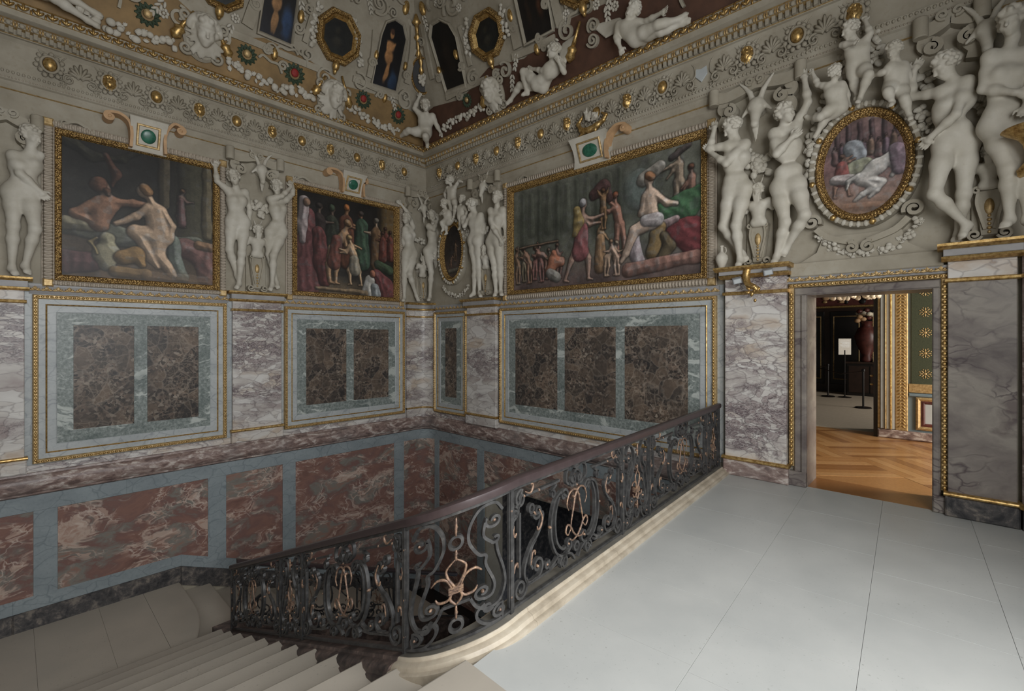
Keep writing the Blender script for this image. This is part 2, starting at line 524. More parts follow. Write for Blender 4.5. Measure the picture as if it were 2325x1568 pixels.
    def mapped(s, fn):
        s.v = [fn(*p) for p in s.v]
        return s

    def mesh(s, name, smooth=False):
        me = bpy.data.meshes.new(name)
        me.from_pydata(s.v, [], s.f)
        if smooth is True:
            me.shade_smooth()
        elif smooth:
            me.shade_smooth()
            me.set_sharp_from_angle(angle=math.radians(smooth))
        me.validate()
        return me


def link(name, data, parent=None, mtx=None):
    o = bpy.data.objects.new(name, data)
    COL.objects.link(o)
    if parent is not None:
        o.parent = parent
    if mtx is not None:
        o.matrix_local = mtx
    return o


def part(name, mb, mat, parent=None, mtx=None, smooth=False):
    me = mb.mesh(name, smooth) if isinstance(mb, MB) else mb
    if not me.materials:
        me.materials.append(MAT[mat] if isinstance(mat, str) else mat)
    return link(name, me, parent, mtx)


def tag(o, label=None, cat=None, group=None, kind=None):
    if label:
        o['label'] = label
    if cat:
        o['category'] = cat
    if group:
        o['group'] = group
    if kind:
        o['kind'] = kind
    return o


def thing(name, label, cat, fr, u, v, w=0.0, group=None, rot=0.0):
    o = link(name, None, None, fr.M @ Matrix.Translation((u, v, w)) @ Matrix.Rotation(rot, 4, 'Z'))
    o.empty_display_size = 0.1
    return tag(o, label, cat, group)


def at(u=0, v=0, w=0, sc=1.0, rot=0.0):
    S = Matrix.Diagonal((*((sc, sc, sc) if np.isscalar(sc) else sc), 1))
    return Matrix.Translation((u, v, w)) @ Matrix.Rotation(rot, 4, 'Z') @ S


def smooth_line(pts, n=8, close=False):
    """Catmull-Rom through the points"""
    P = [np.array(p, float) for p in pts]
    m = len(P)
    out = []
    for i in range(m if close else m - 1):
        g = lambda k: P[k % m] if close else P[min(max(k, 0), m - 1)]
        a, b, c, d = g(i - 1), g(i), g(i + 1), g(i + 2)
        for k in range(n):
            t = k / n
            out.append(0.5 * (2 * b + (c - a) * t + (2 * a - 5 * b + 4 * c - d) * t * t + (3 * b - a - 3 * c + d) * t ** 3))
    if not close:
        out.append(P[-1])
    return out


def spiral(c, r0, r1, a0, turns, n=22):
    """points of a spiral from radius r0 (at angle a0 degrees) to r1; negative turns run clockwise"""
    return [(c[0] + (r0 + (r1 - r0) * t) * math.cos(math.radians(a0) + 2 * PI * turns * t),
             c[1] + (r0 + (r1 - r0) * t) * math.sin(math.radians(a0) + 2 * PI * turns * t)) for t in np.linspace(0, 1, n)]


def oval(c, rx, ry, n=40):
    return [(c[0] + rx * math.cos(2 * PI * k / n), c[1] + ry * math.sin(2 * PI * k / n)) for k in range(n)]


# ------------------------------------------------------------------ the shell of the room
def world_box(mb, x0, y0, z0, x1, y1, z1):
    return mb.box((x0, y0, z0), (x1, y1, z1))


def struct(name, mb, mat, label=None, smooth=False):
    return tag(part(name, mb, mat, smooth=smooth), label, kind='structure')


WL = struct('wall_left', MB().box((-7.9, 0.0, -4.2), (0.45, 0.35, 5.05)), 'stucco', 'pale stucco wall with pictures and marble facing on the left')
m = MB()
DU0, DU1, DH = 7.28, 8.36, 2.21                     # doorway: left and right edges along the wall, height
m.box((0.0, -1.9, -4.2), (0.45, 0.0, 5.05)).box((0.0, -DU0, -1.12), (0.45, -1.9, 5.05)).box((0.0, -DU0, -4.2), (0.45, -6.4, -1.12))
m.box((0.0, -12.3, -4.2), (0.45, -DU1, 5.05))
m.box((0.0, -DU1, DH), (0.45, -DU0, 5.05))
m.box((0.0, -DU1, -4.2), (0.45, -DU0, -0.02))
WR = struct('wall_right', m, 'stucco', 'pale stucco wall with the doorway, its pictures and statues')
# walls behind and beside the viewer, with tall window openings
m = MB()
m.box((-7.9, -10.3, -4.2), (-7.6, -4.4, 5.6)).box((-7.9, -2.8, -4.2), (-7.6, 0.0, 5.6)).box((-7.9, -4.4, -4.2), (-7.6, -2.8, 1.0)).box((-7.9, -4.4, 3.8), (-7.6, -2.8, 5.6))
struct('wall_side', m, 'plaster', 'plain plastered wall beside the stairs')
m = MB()
m.box((-7.6, -10.3, -4.2), (-7.25, -10.0, 5.6)).box((-5.35, -10.3, -4.2), (-4.65, -10.0, 5.6)).box((-2.75, -10.3, -4.2), (0.0, -10.0, 5.6))
for x0 in (-7.25, -4.65):
    m.box((x0, -10.3, -4.2), (x0 + 1.9, -10.0, 0.45)).box((x0, -10.3, 4.1), (x0 + 1.9, -10.0, 5.6))
struct('wall_back', m, 'plaster', 'plain plastered window wall behind the landing')
# cove and flat ceiling
cs, cc, H = math.sin(TILT), math.cos(TILT), 2.75
ztop, wtop = 5.72 + H * cc, 0.36 + H * cs
m = MB()
m.add([(-7.9, -0.30, 5.60), (-0.30, -0.30, 5.60), (-wtop, -wtop, ztop), (-7.9, -wtop, ztop)], [(3, 2, 1, 0)])
m.add([(-0.30, -0.30, 5.60), (-0.30, -10.3, 5.60), (-wtop, -10.3, ztop), (-wtop, -wtop, ztop)], [(3, 2, 1, 0)])
CEILING = struct('ceiling', m, 'stucco', 'steep stucco cove of the ceiling')
m = MB().box((-7.9, -10.3, ztop), (0.4, 0.4, ztop + 0.2))
m.box((-7.95, -10.3, 5.6), (-7.6, 0.3, ztop)).box((-7.6, -10.35, 5.6), (0.3, -12.0, ztop))
m.box((-7.9, 0.0, 5.05), (0.45, 0.35, ztop)).box((0.0, -12.3, 5.05), (0.45, 0.0, ztop))
struct('ceiling_flat', m, 'stucco', 'flat stucco ceiling field above the cove')

# ------------------------------------------------------------------ landing floor
PHI = math.radians(3.14)
m = MB().box((-4.6, -12.2, -0.35), (0.0, -6.75, -0.035)).box((-7.6, -12.2, -0.35), (-4.6, -6.9, -0.035))
FLOOR = struct('floor', m, 'mortar', 'pale limestone slab floor of the landing')
rotz = Matrix.Rotation(PHI, 4, 'Z')


def floor_slab(x0, y0, x1, y1, mat='floor_stone', parent=None, z=0.0, thick=0.034, mtx=rotz, gap=0.0009, name='slab'):
    c = 0.0006
    mb = MB().slab(x0 + gap, y0 + gap, x1 - gap, y1 - gap, z - thick, z, c)
    return part(name, mb, mat, parent or FLOOR, mtx)


rows = [(-7.28, -6.40), (-7.955, -7.28), (-8.61, -7.955), (-9.28, -8.61), (-9.95, -9.28), (-10.7, -9.95)]
cuts = [[0.05, -0.62, -1.55, -2.30, -3.22, -3.92, -4.85, -5.15], [0.05, -0.95, -1.75, -2.68, -3.40, -3.98, -4.62, -5.15], [0.05, -0.55, -1.30, -2.06, -2.72, -3.55, -4.30, -5.15],
        [0.05, -0.9, -1.7, -2.5, -3.3, -4.2, -5.15], [0.05, -1.2, -2.1, -3.0, -4.1, -5.15], [0.05, -0.8, -1.9, -2.9, -4.0, -5.15]]
for (y0, y1), cu in zip(rows, cuts):
    for a, b in zip(cu[1:], cu[:-1]):
        floor_slab(a - 0.35, y0, b - 0.35 if b < 0 else -0.15, y1)

part('slab', MB().box((-4.665, -6.95, -0.034), (-3.6, -6.69, -0.001)), 'floor_stone', FLOOR)

# ------------------------------------------------------------------ staircase: first flight, half landing, second flight
RISE, TREAD = 0.1625, 0.412
PSI = math.radians(-2.0)
ST = Matrix.Translation((-4.70, -6.62, 0)) @ Matrix.Rotation(PSI, 4, 'Z')
stairs = tag(link('staircase', None), 'pale stone staircase going down beside the iron railing', kind='structure')


def step_profile(depth, rise, nose=0.028):
    """(y, z) outline of one step, nosing at y = 0, running down towards +y"""
    pts = [(-depth, -rise - 0.05), (-depth, 0.0)]
    pts += [(nose * 0.2 + nose * 0.8 * math.sin(a), -0.022 + 0.022 * math.cos(a)) for a in np.linspace(0, PI, 7)]
    pts += [(0.0, -0.05), (0.0, -rise - 0.05)]
    return pts


def step_mesh(x0, x1, depth, rise=RISE):
    pr = step_profile(depth, rise)
    n = len(pr)
    mb = MB()
    mb.add([(x0, y, z) for y, z in pr] + [(x1, y, z) for y, z in pr],
           [(i, i + 1, n + i + 1, n + i) for i in range(n - 1)] + [(n - 1, 0, n, 2 * n - 1), tuple(range(n - 1, -1, -1)), tuple(range(n, 2 * n))])
    return mb


for i in range(12):
    dep = 2.6 if i == 0 else TREAD + 0.05
    me = step_mesh(-2.9, 0.03, dep)
    if i == 0:
        me.v = [(x, y, z + 0.002) for x, y, z in me.v]
    part('step', me, 'step_stone', stairs, ST @ Matrix.Translation((-0.135 + 0.006 * i if i else 0.02, i * TREAD, -i * RISE)), smooth=30)
HL = -1.95
m = MB().box((-7.6, -2.3, HL - 0.3), (-5.3, 0.0, HL - 0.035))
part('half_landing', m, 'step_stone', stairs)
for a, b in ((-7.55, -6.75), (-6.75, -6.12), (-6.12, -5.50), (-5.50, -5.02)):
    floor_slab(a, -2.12, b, -0.006, 'step_stone', stairs, HL, mtx=Matrix(), name='flagstone')
# second flight runs to the right along the wall; its first treads curve out to the newel
for i in range(11):
    x0 = -4.90 + i * 0.40
    bow = max(0.0, 0.34 - 0.12 * i)
    ys = np.linspace(-2.22 if i < 2 else -2.04, -0.002, 14)
    nose = [x0 + 0.30 - bow * max(0.0, (-(y) - 0.9) / 1.2) ** 2 for y in ys]
    mb, z = MB(), HL - i * RISE
    n = len(ys)
    vs = []
    for xa, za in ((None, 0.0), (0.0, 0.0), (0.018, -0.012), (0.012, -0.03), (-0.012, -0.04), (-0.012, -RISE - 0.02)):
        vs += [((nx - 0.62 if i else -5.018) if xa is None else nx + xa, y, z + za) for nx, y in zip(nose, ys)]
    fs = [(k * n + j, k * n + n + j, k * n + n + j + 1, k * n + j + 1) for k in range(5) for j in range(n - 1)]
    mb.add(vs, fs)
    part('step', mb, 'step_stone', stairs, smooth=40)
# added black recess, stairwell floor far below, light-blocking wall under the landing edge
struct('wall_shade_recess', MB().box((0.45, -6.6, -4.2), (2.4, -6.4, -0.9)).box((0.45, -1.9, -4.2), (2.4, -1.7, -0.9)).box((2.4, -6.6, -4.2), (2.6, -1.7, -0.9)).box((0.45, -6.6, -1.1), (2.4, -1.7, -0.9)), 'black_marble', 'dark passage opening under the landing')  # added recess, its black lining stands in for the shade of the stairwell
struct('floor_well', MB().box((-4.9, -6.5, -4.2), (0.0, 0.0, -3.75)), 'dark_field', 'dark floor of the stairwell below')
struct('wall_light_block', MB().box((-4.55, -6.75, -4.2), (0.0, -6.50, -0.05)).box((-4.72, -6.5, -4.2), (-4.50, -2.1, -2.0)), 'black_marble', 'dark wall under the edge of the landing')  # unseen wall, added to keep light from passing under the landing


# ------------------------------------------------------------------ mouldings that run along both walls
def plan_path(u0, u1, r=0.30, off=0.0):
    """plan points (x, y, nx, ny) from u0 on the left wall (negative) through the rounded corner to u1 on the right wall"""
    P = []
    if u0 < -r:
        P += [(u0, -off, 0, -1)]
    if r:
        a0 = 0.0 if u0 <= -r else None
        for a in np.linspace(90, 0, 13):
            nx, ny = -math.cos(math.radians(a)), -math.sin(math.radians(a))
            P.append((-r - nx * r, -r - ny * r, nx, ny))
    else:
        P.append((0, 0, -1, -1))
    P += [(0, -u1, -1, 0)]
    return P


def sweep_plan(P, prof, caps=True):
    mb, n, k = MB(), len(prof), len(P)
    vs = [(x + nx * w, y + ny * w, z) for x, y, nx, ny in P for z, w in prof]
    fs = [(i * n + j, (i + 1) * n + j, (i + 1) * n + j + 1, i * n + j + 1) for i in range(k - 1) for j in range(n - 1)]
    if caps:
        fs += [tuple(range(n)), tuple((k - 1) * n + j for j in range(n - 1, -1, -1))]
    return mb.add(vs, fs)


def torus_prof(z0, z1, w0, w1, n=6):
    return [(z0, 0)] + [(0.5 * (z0 + z1) - 0.5 * (z1 - z0) * math.cos(a), w0 + (w1 - w0) * math.sin(a)) for a in np.linspace(0, PI, n)] + [(z1, 0)]


path_all = plan_path(-7.6, 6.30)
struct('trim_1', sweep_plan(path_all, [(-0.275, 0.0), (-0.275, 0.035), (-0.255, 0.06), (-0.235, 0.062), (-0.225, 0.085), (-0.16, 0.118), (-0.08, 0.118), (-0.03, 0.095), (-0.012, 0.075), (-0.01, 0.06), (0.015, 0.055), (0.02, 0.04), (0.02, 0)]),
       'ledge_marble', 'brown-pink marble ledge moulding running along both walls above the stairs', 40)
struct('trim_2', sweep_plan(path_all, [(0.02, 0), (0.02, 0.03), (0.10, 0.022), (0.11, 0.0)]), 'violet_breccia', 'narrow marble strip above the ledge moulding')
# grey wall field between the ledge and the pictures
part('marble_field', MB().slab(-7.6, 0.10, -0.3, 2.41, 0, 0.012), 'grey_marble', WL, SA.M)
part('marble_field', MB().slab(0.3, 0.10, 6.36, 2.41, 0, 0.012), 'grey_marble', WR, SB.M)
part('marble_field', sweep_plan(plan_path(-0.57, 0.32), [(0.1, 0), (0.1, 0.012), (2.41, 0.012)], False), 'grey_marble', WL)

# dado of red slabs in grey-blue strips
WLM, WRM = SA.M, SB.M
SLOPE = 0.42
low = lambda u: -1.55 - max(0.0, 4.56 + u) * SLOPE           # underside of the red slabs: level, then down with the stairs


def quad_slab(pts, w, ch=0.006):
    return MB().prism(pts, 0.0, w, 0.0)


for u0, u1 in ((-7.6, -6.12), (-5.90, -4.21), (-3.96, -3.09), (-2.87, -0.86)):
    part('red_slab', quad_slab([(u0 + 0.002, low(u0)), (u1 - 0.002, low(u1)), (u1 - 0.002, -0.482), (u0 + 0.002, -0.482)], 0.022), 'red_marble', WL, WLM)
for u0, u1 in ((-6.12, -5.90), (-4.21, -3.96), (-3.09, -2.87), (-0.86, -0.62)):
    part('blue_strip', quad_slab([(u0, low(u0)), (u1, low(u1)), (u1, -0.48), (u0, -0.48)], 0.026), 'blue_marble', WL, WLM)
for u0, u1 in ((-7.6, -5.2), (-5.2, -2.4), (-2.4, -0.62)):
    part('blue_strip', MB().slab(u0, -0.48, u1, -0.275, 0, 0.026, 0.003), 'blue_marble', WL, WLM)
for u0, u1 in ((-7.6, -6.3), (-6.3, -4.56)):
    part('blue_strip', MB().slab(u0, -1.72, u1, -1.55, 0, 0.026, 0.003), 'blue_marble', WL, WLM)
    part('plinth', MB().slab(u0, -1.98, u1, -1.72, 0, 0.045, 0.012), 'black_marble', WL, WLM)
for a, b, mt, w in ((0.0, -0.17, 'blue_marble', 0.026), (-0.17, -0.45, 'black_marble', 0.045)):
    part('blue_strip' if w < 0.04 else 'plinth', MB().prism([(-4.56, -1.55 + b), (-0.1, low(-0.1) + b), (-0.1, low(-0.1) + a), (-4.56, -1.55 + a)], 0, w), mt, WL, WLM)
P = plan_path(-0.62, 0.30)
part('red_slab', sweep_plan(P, [(-3.9, 0.0), (-3.9, 0.02), (-0.482, 0.02), (-0.482, 0)]), 'red_marble', WL, smooth=40)
part('blue_strip', sweep_plan(P, [(-0.48, 0.0), (-0.48, 0.026), (-0.275, 0.026), (-0.275, 0)]), 'blue_marble', WL, smooth=40)
for u0, u1, lo_ in ((0.30, 0.46, -3.9), (1.66, 1.86, -3.9), (4.1, 4.3, -1.1)):
    part('blue_strip', MB().slab(u0, lo_, u1, -0.48, 0, 0.026, 0.003), 'blue_marble', WR, WRM)
for u0, u1, lo_ in ((0.46, 1.66, -3.9), (1.86, 4.1, -1.1), (4.3, 6.4, -1.1)):
    part('red_slab', MB().slab(u0 + 0.002, lo_, u1 - 0.002, -0.482, 0, 0.022, 0.003), 'red_marble', WR, WRM)
for u0, u1 in ((0.30, 2.4), (2.4, 4.6), (4.6, 6.4)):
    part('blue_strip', MB().slab(u0, -0.48, u1, -0.275, 0, 0.026, 0.003), 'blue_marble', WR, WRM)


# ------------------------------------------------------------------ framed marble panels
def beads_rect(mb, u0, v0, u1, v1, step, r, w, seg=(6, 4)):
    for (a, b), (c, d) in (((u0, v0), (u1, v0)), ((u1, v0), (u1, v1)), ((u1, v1), (u0, v1)), ((u0, v1), (u0, v0))):
        L = math.hypot(c - a, d - b)
        k = max(1, int(L / step))
        for i in range(k):
            t = (i + 0.5) / k
            e = (r * 1.25, r * 0.85) if b == d else (r * 0.85, r * 1.25)
            mb.ell((a + (c - a) * t, b + (d - b) * t, w), (e[0], e[1], r), *seg)
    return mb


def marble_panel(fr, u0, u1, panes, label, v0=0.125, v1=2.265, w=0.034, thin=1.0):
    t = thing('marble_panel', label, 'wall panel', fr, (u0 + u1) / 2, v0, w, 'framed marble panels under the pictures')
    W, Hh = u1 - u0, v1 - v0
    a, b = -W / 2, W / 2
    part('moulding', MB().frame(a, 0, b, Hh, [(0, -0.02), (0, 0.034), (0.012, 0.05), (0.042, 0.05), (0.05, 0.03), (0.055, 0.022)]), 'dull_gilt', t, smooth=30)
    tag(part('beading', beads_rect(MB(), a + 0.027, 0.027, b - 0.027, Hh - 0.027, 0.042, 0.016, 0.05), 'gilt', t, smooth=True), kind='stuff')
    g = 0.225 * thin
    part('grey_border', MB().frame(a, 0, b, Hh, [(0.05, 0.022), (0.115 * thin, 0.020), (0.128 * thin, 0.008), (g - 0.012, 0.008), (g, 0.0), (g, -0.012)]), 'grey_marble', t)
    part('fillet', MB().frame(a + 0.118 * thin, 0.118 * thin, b - 0.118 * thin, Hh - 0.118 * thin, [(0, 0.01), (0, 0.024), (0.008, 0.03), (0.016, 0.024), (0.016, 0.006)]), 'gilt', t)
    gb = 0.155 * thin
    i0, j0, i1, j1 = a + g, g, b - g, Hh - g
    part('green_border', MB().frame(i0, j0, i1, j1, [(0, -0.01), (0.0, 0.002), (gb, 0.002), (gb, -0.004)]), 'green_marble', t)
    x0, x1 = i0 + gb, i1 - gb
    mull = 0.15
    pw = (x1 - x0 - mull * (panes - 1)) / panes
    for k in range(panes):
        s = x0 + k * (pw + mull)
        part('pane', MB().slab(s + 0.001, j0 + gb, s + pw - 0.001, j1 - gb, -0.01, 0.001, 0.001), 'dark_breccia', t)
        if k:
            part('mullion', MB().slab(s - mull, j0 + gb, s, j1 - gb, -0.01, 0.002, 0.001), 'green_marble', t)
    return t


marble_panel(SA, -6.13, -3.96, 2, 'large framed panel of two dark marble panes at the far left of the left wall')
marble_panel(SA, -3.07, -0.62, 2, 'framed panel of two dark marble panes left of the rounded corner')
marble_panel(SB, 0.33, 1.40, 1, 'narrow framed panel with a single dark marble pane by the corner', thin=0.92)
marble_panel(SB, 2.32, 6.27, 3, 'wide framed panel of three dark marble panes behind the iron railing')
leaf = MB()
for sgn in (-1, 1):
    for k in range(3):
        ang = sgn * (25 + 28 * k)
        leaf.ell((0.016 * math.sin(math.radians(ang)) * (1 + .4 * k), 0.012 - 0.008 * k, 0.003), (0.008, 0.02, 0.006), 6, 4, Matrix.Rotation(-math.radians(ang), 3, 'Z'))
leaf.ell((0, 0.016, 0.004), (0.009, 0.026, 0.008), 6, 4)
leaf_me = leaf.mesh('leaf', True)
leaf_me.materials.append(MAT['dull_gilt'])
LEAFBAND = {}


def leaf_band(fr, parent, u0, u1, v0, v1, w=0.03, n=None, name='leaf_band'):
    o = part(name, MB().extr([(v0, 0), (v0, w - 0.01), (v0 + 0.03, w), (v1 - 0.02, w + 0.02), (v1, w + 0.02), (v1, 0)], u0, u1), 'cap_marble', parent, fr.M)
    n = n or int((u1 - u0) / 0.104)
    for k in range(n):
        u = u0 + (u1 - u0) * (k + 0.5) / n
        link('leaf', leaf_me, o, at(u, (v0 + v1) / 2 - 0.006, w + 0.010, 1.3))
    return o


leaf_band(SA, WL, -6.16, -3.93, 2.275, 2.395)
leaf_band(SA, WL, -3.08, -0.60, 2.275, 2.395)
leaf_band(SB, WR, 0.34, 1.38, 2.275, 2.395)
leaf_band(SB, WR, 2.31, 6.30, 2.275, 2.395)


# ------------------------------------------------------------------ pilasters with gilt mouldings
def gilt_bar(u0, u1, v, h, w):
    n = 7
    pr = [(v - h / 2, 0)] + [(v - h / 2 * math.cos(a), w - h * 0.35 + h * 0.55 * math.sin(a)) for a in np.linspace(0, PI, n)] + [(v + h / 2, 0)]
    return MB().extr(pr, u0, u1)


def pilaster(fr, u0, u1, label, w=0.05, base=0.022, foot=0.215, capx=0.045, shaft='violet_breccia', bars=(2.168, 2.325, 2.447), out=0.0, plinth=None):
    c = (u0 + u1) / 2
    t = thing('pilaster', label, 'pilaster', fr, c, base, 0.033, 'marble pilasters between the panels')
    a, b = u0 - c, u1 - c
    z = lambda v: v - base
    b0, b1, b2 = bars
    part('shaft', MB().slab(a, z(foot), b, z(b0), 0, w, 0.006), shaft, t)
    part('plinth', MB().slab(a - 0.02, 0, b + 0.02, z(foot - 0.02), 0, w + 0.025, 0.012), plinth or ('violet_breccia' if base > 0.01 else 'ledge_marble'), t)
    part('gilt_bar', gilt_bar(a - 0.03, b + 0.03, z(foot), 0.044, w + 0.034), 'gilt', t, smooth=30)
    part('gilt_bar', gilt_bar(a - 0.02, b + 0.02, z(b0), 0.042, w + 0.026), 'gilt', t, smooth=30)
    part('neck', MB().slab(a, z(b0 + 0.012), b, z(b1 - 0.02), 0, w, 0.006), 'violet_breccia', t)
    part('gilt_bar', MB().extr([(z(b1 - 0.02), 0), (z(b1 - 0.02), w + 0.005 + out * 0.3), (z(b1), w + 0.03 + out * 0.5), (z(b1 + 0.02), w + 0.035 + out * 0.6), (z(b1 + 0.025), 0)], a - capx, b + capx), 'gilt', t)
    part('capital', MB().slab(a - capx * 0.7, z(b1 + 0.02), b + capx * 0.7, z(b2 - 0.022), 0, w + 0.045 + out * 0.7, 0.004), 'cap_marble', t)
    part('gilt_bar', MB().extr([(z(b2 - 0.027), 0), (z(b2 - 0.027), w + 0.05 + out * 0.8), (z(b2 - 0.002), w + 0.085 + out), (z(b2 + 0.021), w + 0.09 + out), (z(b2 + 0.023), 0)], a - capx * 1.6, b + capx * 1.6), 'gilt', t)
    return t


pilaster(SA, -7.2, -6.20, 'violet marble pilaster cut off by the left edge of the picture')
pilaster(SA, -3.88, -3.13, 'violet marble pilaster between the two framed panels of the left wall')
pilaster(SB, 1.45, 2.27, 'violet marble pilaster right of the narrow panel by the corner', w=0.075, out=0.05)
pilaster(SB, 6.40, 7.09, 'broad violet marble pilaster between the railing and the doorway', w=0.09, base=0.001, bars=(2.27, 2.47, 2.56), out=0.12)
pilaster(SB, 8.47, 8.93, 'shaded marble pilaster right of the doorway', w=0.09, base=0.001, bars=(2.27, 2.47, 2.58), out=0.12, shaft='shaded_breccia', plinth='black_marble')  # darker marble: the dim right side is put into the pilaster's colour
# the last pier stands further out, with a slanting return
t = thing('pier', 'dark marble pier jutting out at the right edge of the picture', 'pier', SB, 9.02, 0.001, 0.02)
for nm, v0, v1, w, mt in (('plinth', 0, 0.2, 0.30, 'black_marble'), ('shaft', 0.22, 2.26, 0.26, 'ledge_marble'), ('neck', 2.28, 2.46, 0.26, 'ledge_marble'), ('capital', 2.48, 2.56, 0.31, 'cap_marble')):
    part(nm, MB().add([(x, v, ww) for v in (v0, v1) for x, ww in ((-0.06, 0.0), (-0.06, w - 0.17), (0.07, w), (1.0, w), (1.0, 0))],
                      [(0, 1, 6, 5), (1, 2, 7, 6), (2, 3, 8, 7), (3, 4, 9, 8), (9, 5, 6, 7, 8), (4, 3, 2, 1, 0)]), mt, t)
for v, h, w in ((0.21, 0.035, 0.33), (2.27, 0.034, 0.29), (2.47, 0.045, 0.31), (2.58, 0.05, 0.40)):
    part('gilt_bar', MB().add([(x, vv, ww) for vv in (v - h / 2, v + h / 2) for x, ww in ((-0.08, 0.0), (-0.08, w - 0.17), (0.06, w), (1.0, w), (1.0, 0))],
                              [(0, 1, 6, 5), (1, 2, 7, 6), (2, 3, 8, 7), (3, 4, 9, 8), (9, 5, 6, 7, 8), (4, 3, 2, 1, 0)]), 'gilt', t)
# rounded pilaster that fills the corner
t = tag(link('corner_pilaster', None), 'pale violet marble pilaster rounding the inner corner of the room', 'pilaster', 'marble pilasters between the panels')
P = plan_path(-0.57, 0.31)
part('shaft', sweep_plan(P, [(0.2, 0.0), (0.2, 0.05), (2.16, 0.05), (2.16, 0)]), 'violet_breccia', t, smooth=40)
part('plinth', sweep_plan(P, [(0.02, 0.0), (0.02, 0.07), (0.2, 0.06), (0.2, 0)]), 'violet_breccia', t, smooth=40)
part('neck', sweep_plan(P, [(2.18, 0.0), (2.18, 0.05), (2.31, 0.05), (2.31, 0)]), 'violet_breccia', t, smooth=40)
part('capital', sweep_plan(P, [(2.345, 0.0), (2.345, 0.085), (2.425, 0.085), (2.425, 0)]), 'cap_marble', t, smooth=40)
for v, h, w in ((0.205, 0.036, 0.08), (2.168, 0.034, 0.075), (2.325, 0.045, 0.08), (2.447, 0.05, 0.13)):
    part('gilt_bar', sweep_plan(P, torus_prof(v - h / 2, v + h / 2, w - 0.02, w)), 'gilt', t, smooth=40)
# arris of the pilaster right of the corner


# ------------------------------------------------------------------ wrought-iron railing
class RailPath:
    """plan path (line, arc, line) with height; R(s, h, w): s along, h up from the kerb, w towards the outer side"""

    def __init__(s, pts, zs):
        s.P = np.array(pts, float)
        d = np.linalg.norm(np.diff(s.P, axis=0), axis=1)
        s.S = np.concatenate([[0], np.cumsum(d)])
        s.L = s.S[-1]
        s.zs = zs

    def __call__(s, a, h, w=0.0):
        a = min(max(a, 0.0), s.L)
        x = np.interp(a, s.S, s.P[:, 0])
        y = np.interp(a, s.S, s.P[:, 1])
        e = 0.02
        b0, b1 = max(0, a - e), min(s.L, a + e)
        dx = np.interp(b1, s.S, s.P[:, 0]) - np.interp(b0, s.S, s.P[:, 0])
        dy = np.interp(b1, s.S, s.P[:, 1]) - np.interp(b0, s.S, s.P[:, 1])
        q = math.hypot(dx, dy)
        return (x - dy / q * w, y + dx / q * w, s.zs(a) + h)


P0, P1 = np.array([-0.14, -6.33]), np.array([-4.29, -6.58])
d1 = (P1 - P0) / np.linalg.norm(P1 - P0)
inner = np.array([d1[1], -d1[0]])
RC = 0.40
ctr = P1 + inner * RC
pts = [P0 + (P1 - P0) * t for t in np.linspace(0, 1, 40)]
a_start = math.atan2(*(P1 - ctr)[::-1])
a_end = math.atan2(*(-np.array([math.cos(math.radians(-2.8)), math.sin(math.radians(-2.8))]))[::-1])
if a_end > a_start:
    a_end -= 2 * PI
for a in np.linspace(a_start, a_end, 24)[1:]:
    pts.append(ctr + RC * np.array([math.cos(a), math.sin(a)]))
P2 = pts[-1]
P3 = np.array([-4.46, -2.06])
pts += [P2 + (P3 - P2) * t for t in np.linspace(0, 1, 40)[1:]]
L1 = float(np.linalg.norm(P1 - P0))
LA = L1 + RC * abs(a_end - a_start)


def rail_z(s):
    s0 = L1 - 0.10
    return 0.082 if s < s0 else 0.082 - 0.42 * ((s - s0) ** 2 / (2 * 0.5) if s - s0 < 0.5 else (s - s0) - 0.25)


RP = RailPath(pts, rail_z)
railing = tag(link('iron_railing', None, None, Matrix.Translation((-4.3, -6.55, 0.08))), 'black wrought-iron scroll railing with brown handrail round the stairwell', 'railing')
railing_inv = Matrix.Translation((4.3, 6.55, -0.08))


def rpart(name, mb, mat, parent, RPx, smooth=40):
    mb.mapped(lambda a, h, w: RPx(a, h, w))
    o = part(name, mb, mat, parent, smooth=smooth)
    return o


# stone kerb that carries the railing
kerb = tag(link('stone_kerb', None), 'moulded cream stone kerb under the iron railing', 'kerb')


def kerb_sweep(name, s0, s1, prof, mat, parent, n, RPx=RP):
    mb, k = MB(), len(prof)
    S = np.linspace(s0, s1, n)
    vs = [RPx(a, z, o) for a in S for o, z in prof]
    fs = [(i * k + j, (i + 1) * k + j, (i + 1) * k + j + 1, i * k + j + 1) for i in range(n - 1) for j in range(k - 1)]
    fs += [tuple(range(k)), tuple((n - 1) * k + j for j in range(k - 1, -1, -1))]
    return part(name, mb.add(vs, fs), mat, parent, smooth=35)


KP = [(-0.12, -0.35), (-0.12, -0.01), (-0.10, 0.0), (0.045, 0.0), (0.052, -0.006), (0.055, -0.02), (0.075, -0.022), (0.09, -0.03), (0.097, -0.045), (0.10, -0.052), (0.118, -0.054), (0.125, -0.06), (0.128, -0.30)]
for a, b in ((0.0, 1.45), (1.452, 2.95), (2.952, L1 - 0.12), (L1 - 0.118, LA + 0.02)):
    kerb_sweep('kerb_stone', a, b, KP, 'kerb_stone', kerb, 4 if b < L1 else 26)
kerb_sweep('kerb_top', 0.0, LA + 0.02, [(-0.098, 0.0), (-0.098, 0.0015), (0.043, 0.0015), (0.043, 0.0)], 'kerb_top', kerb, 60)
string = tag(link('stair_string', None), 'dark moulded stone string below the sloping railing', 'stair string')
KS = [(-0.12, -0.60), (-0.12, -0.01), (-0.10, 0.0), (0.05, 0.0), (0.06, -0.018), (0.085, -0.022), (0.11, -0.035), (0.125, -0.055), (0.128, -0.075), (0.14, -0.08), (0.148, -0.095), (0.145, -0.115), (0.125, -0.125), (0.125, -0.56)]
kerb_sweep('string_course', LA + 0.022, RP.L + 0.0, KS, 'string_marble', string, 40)

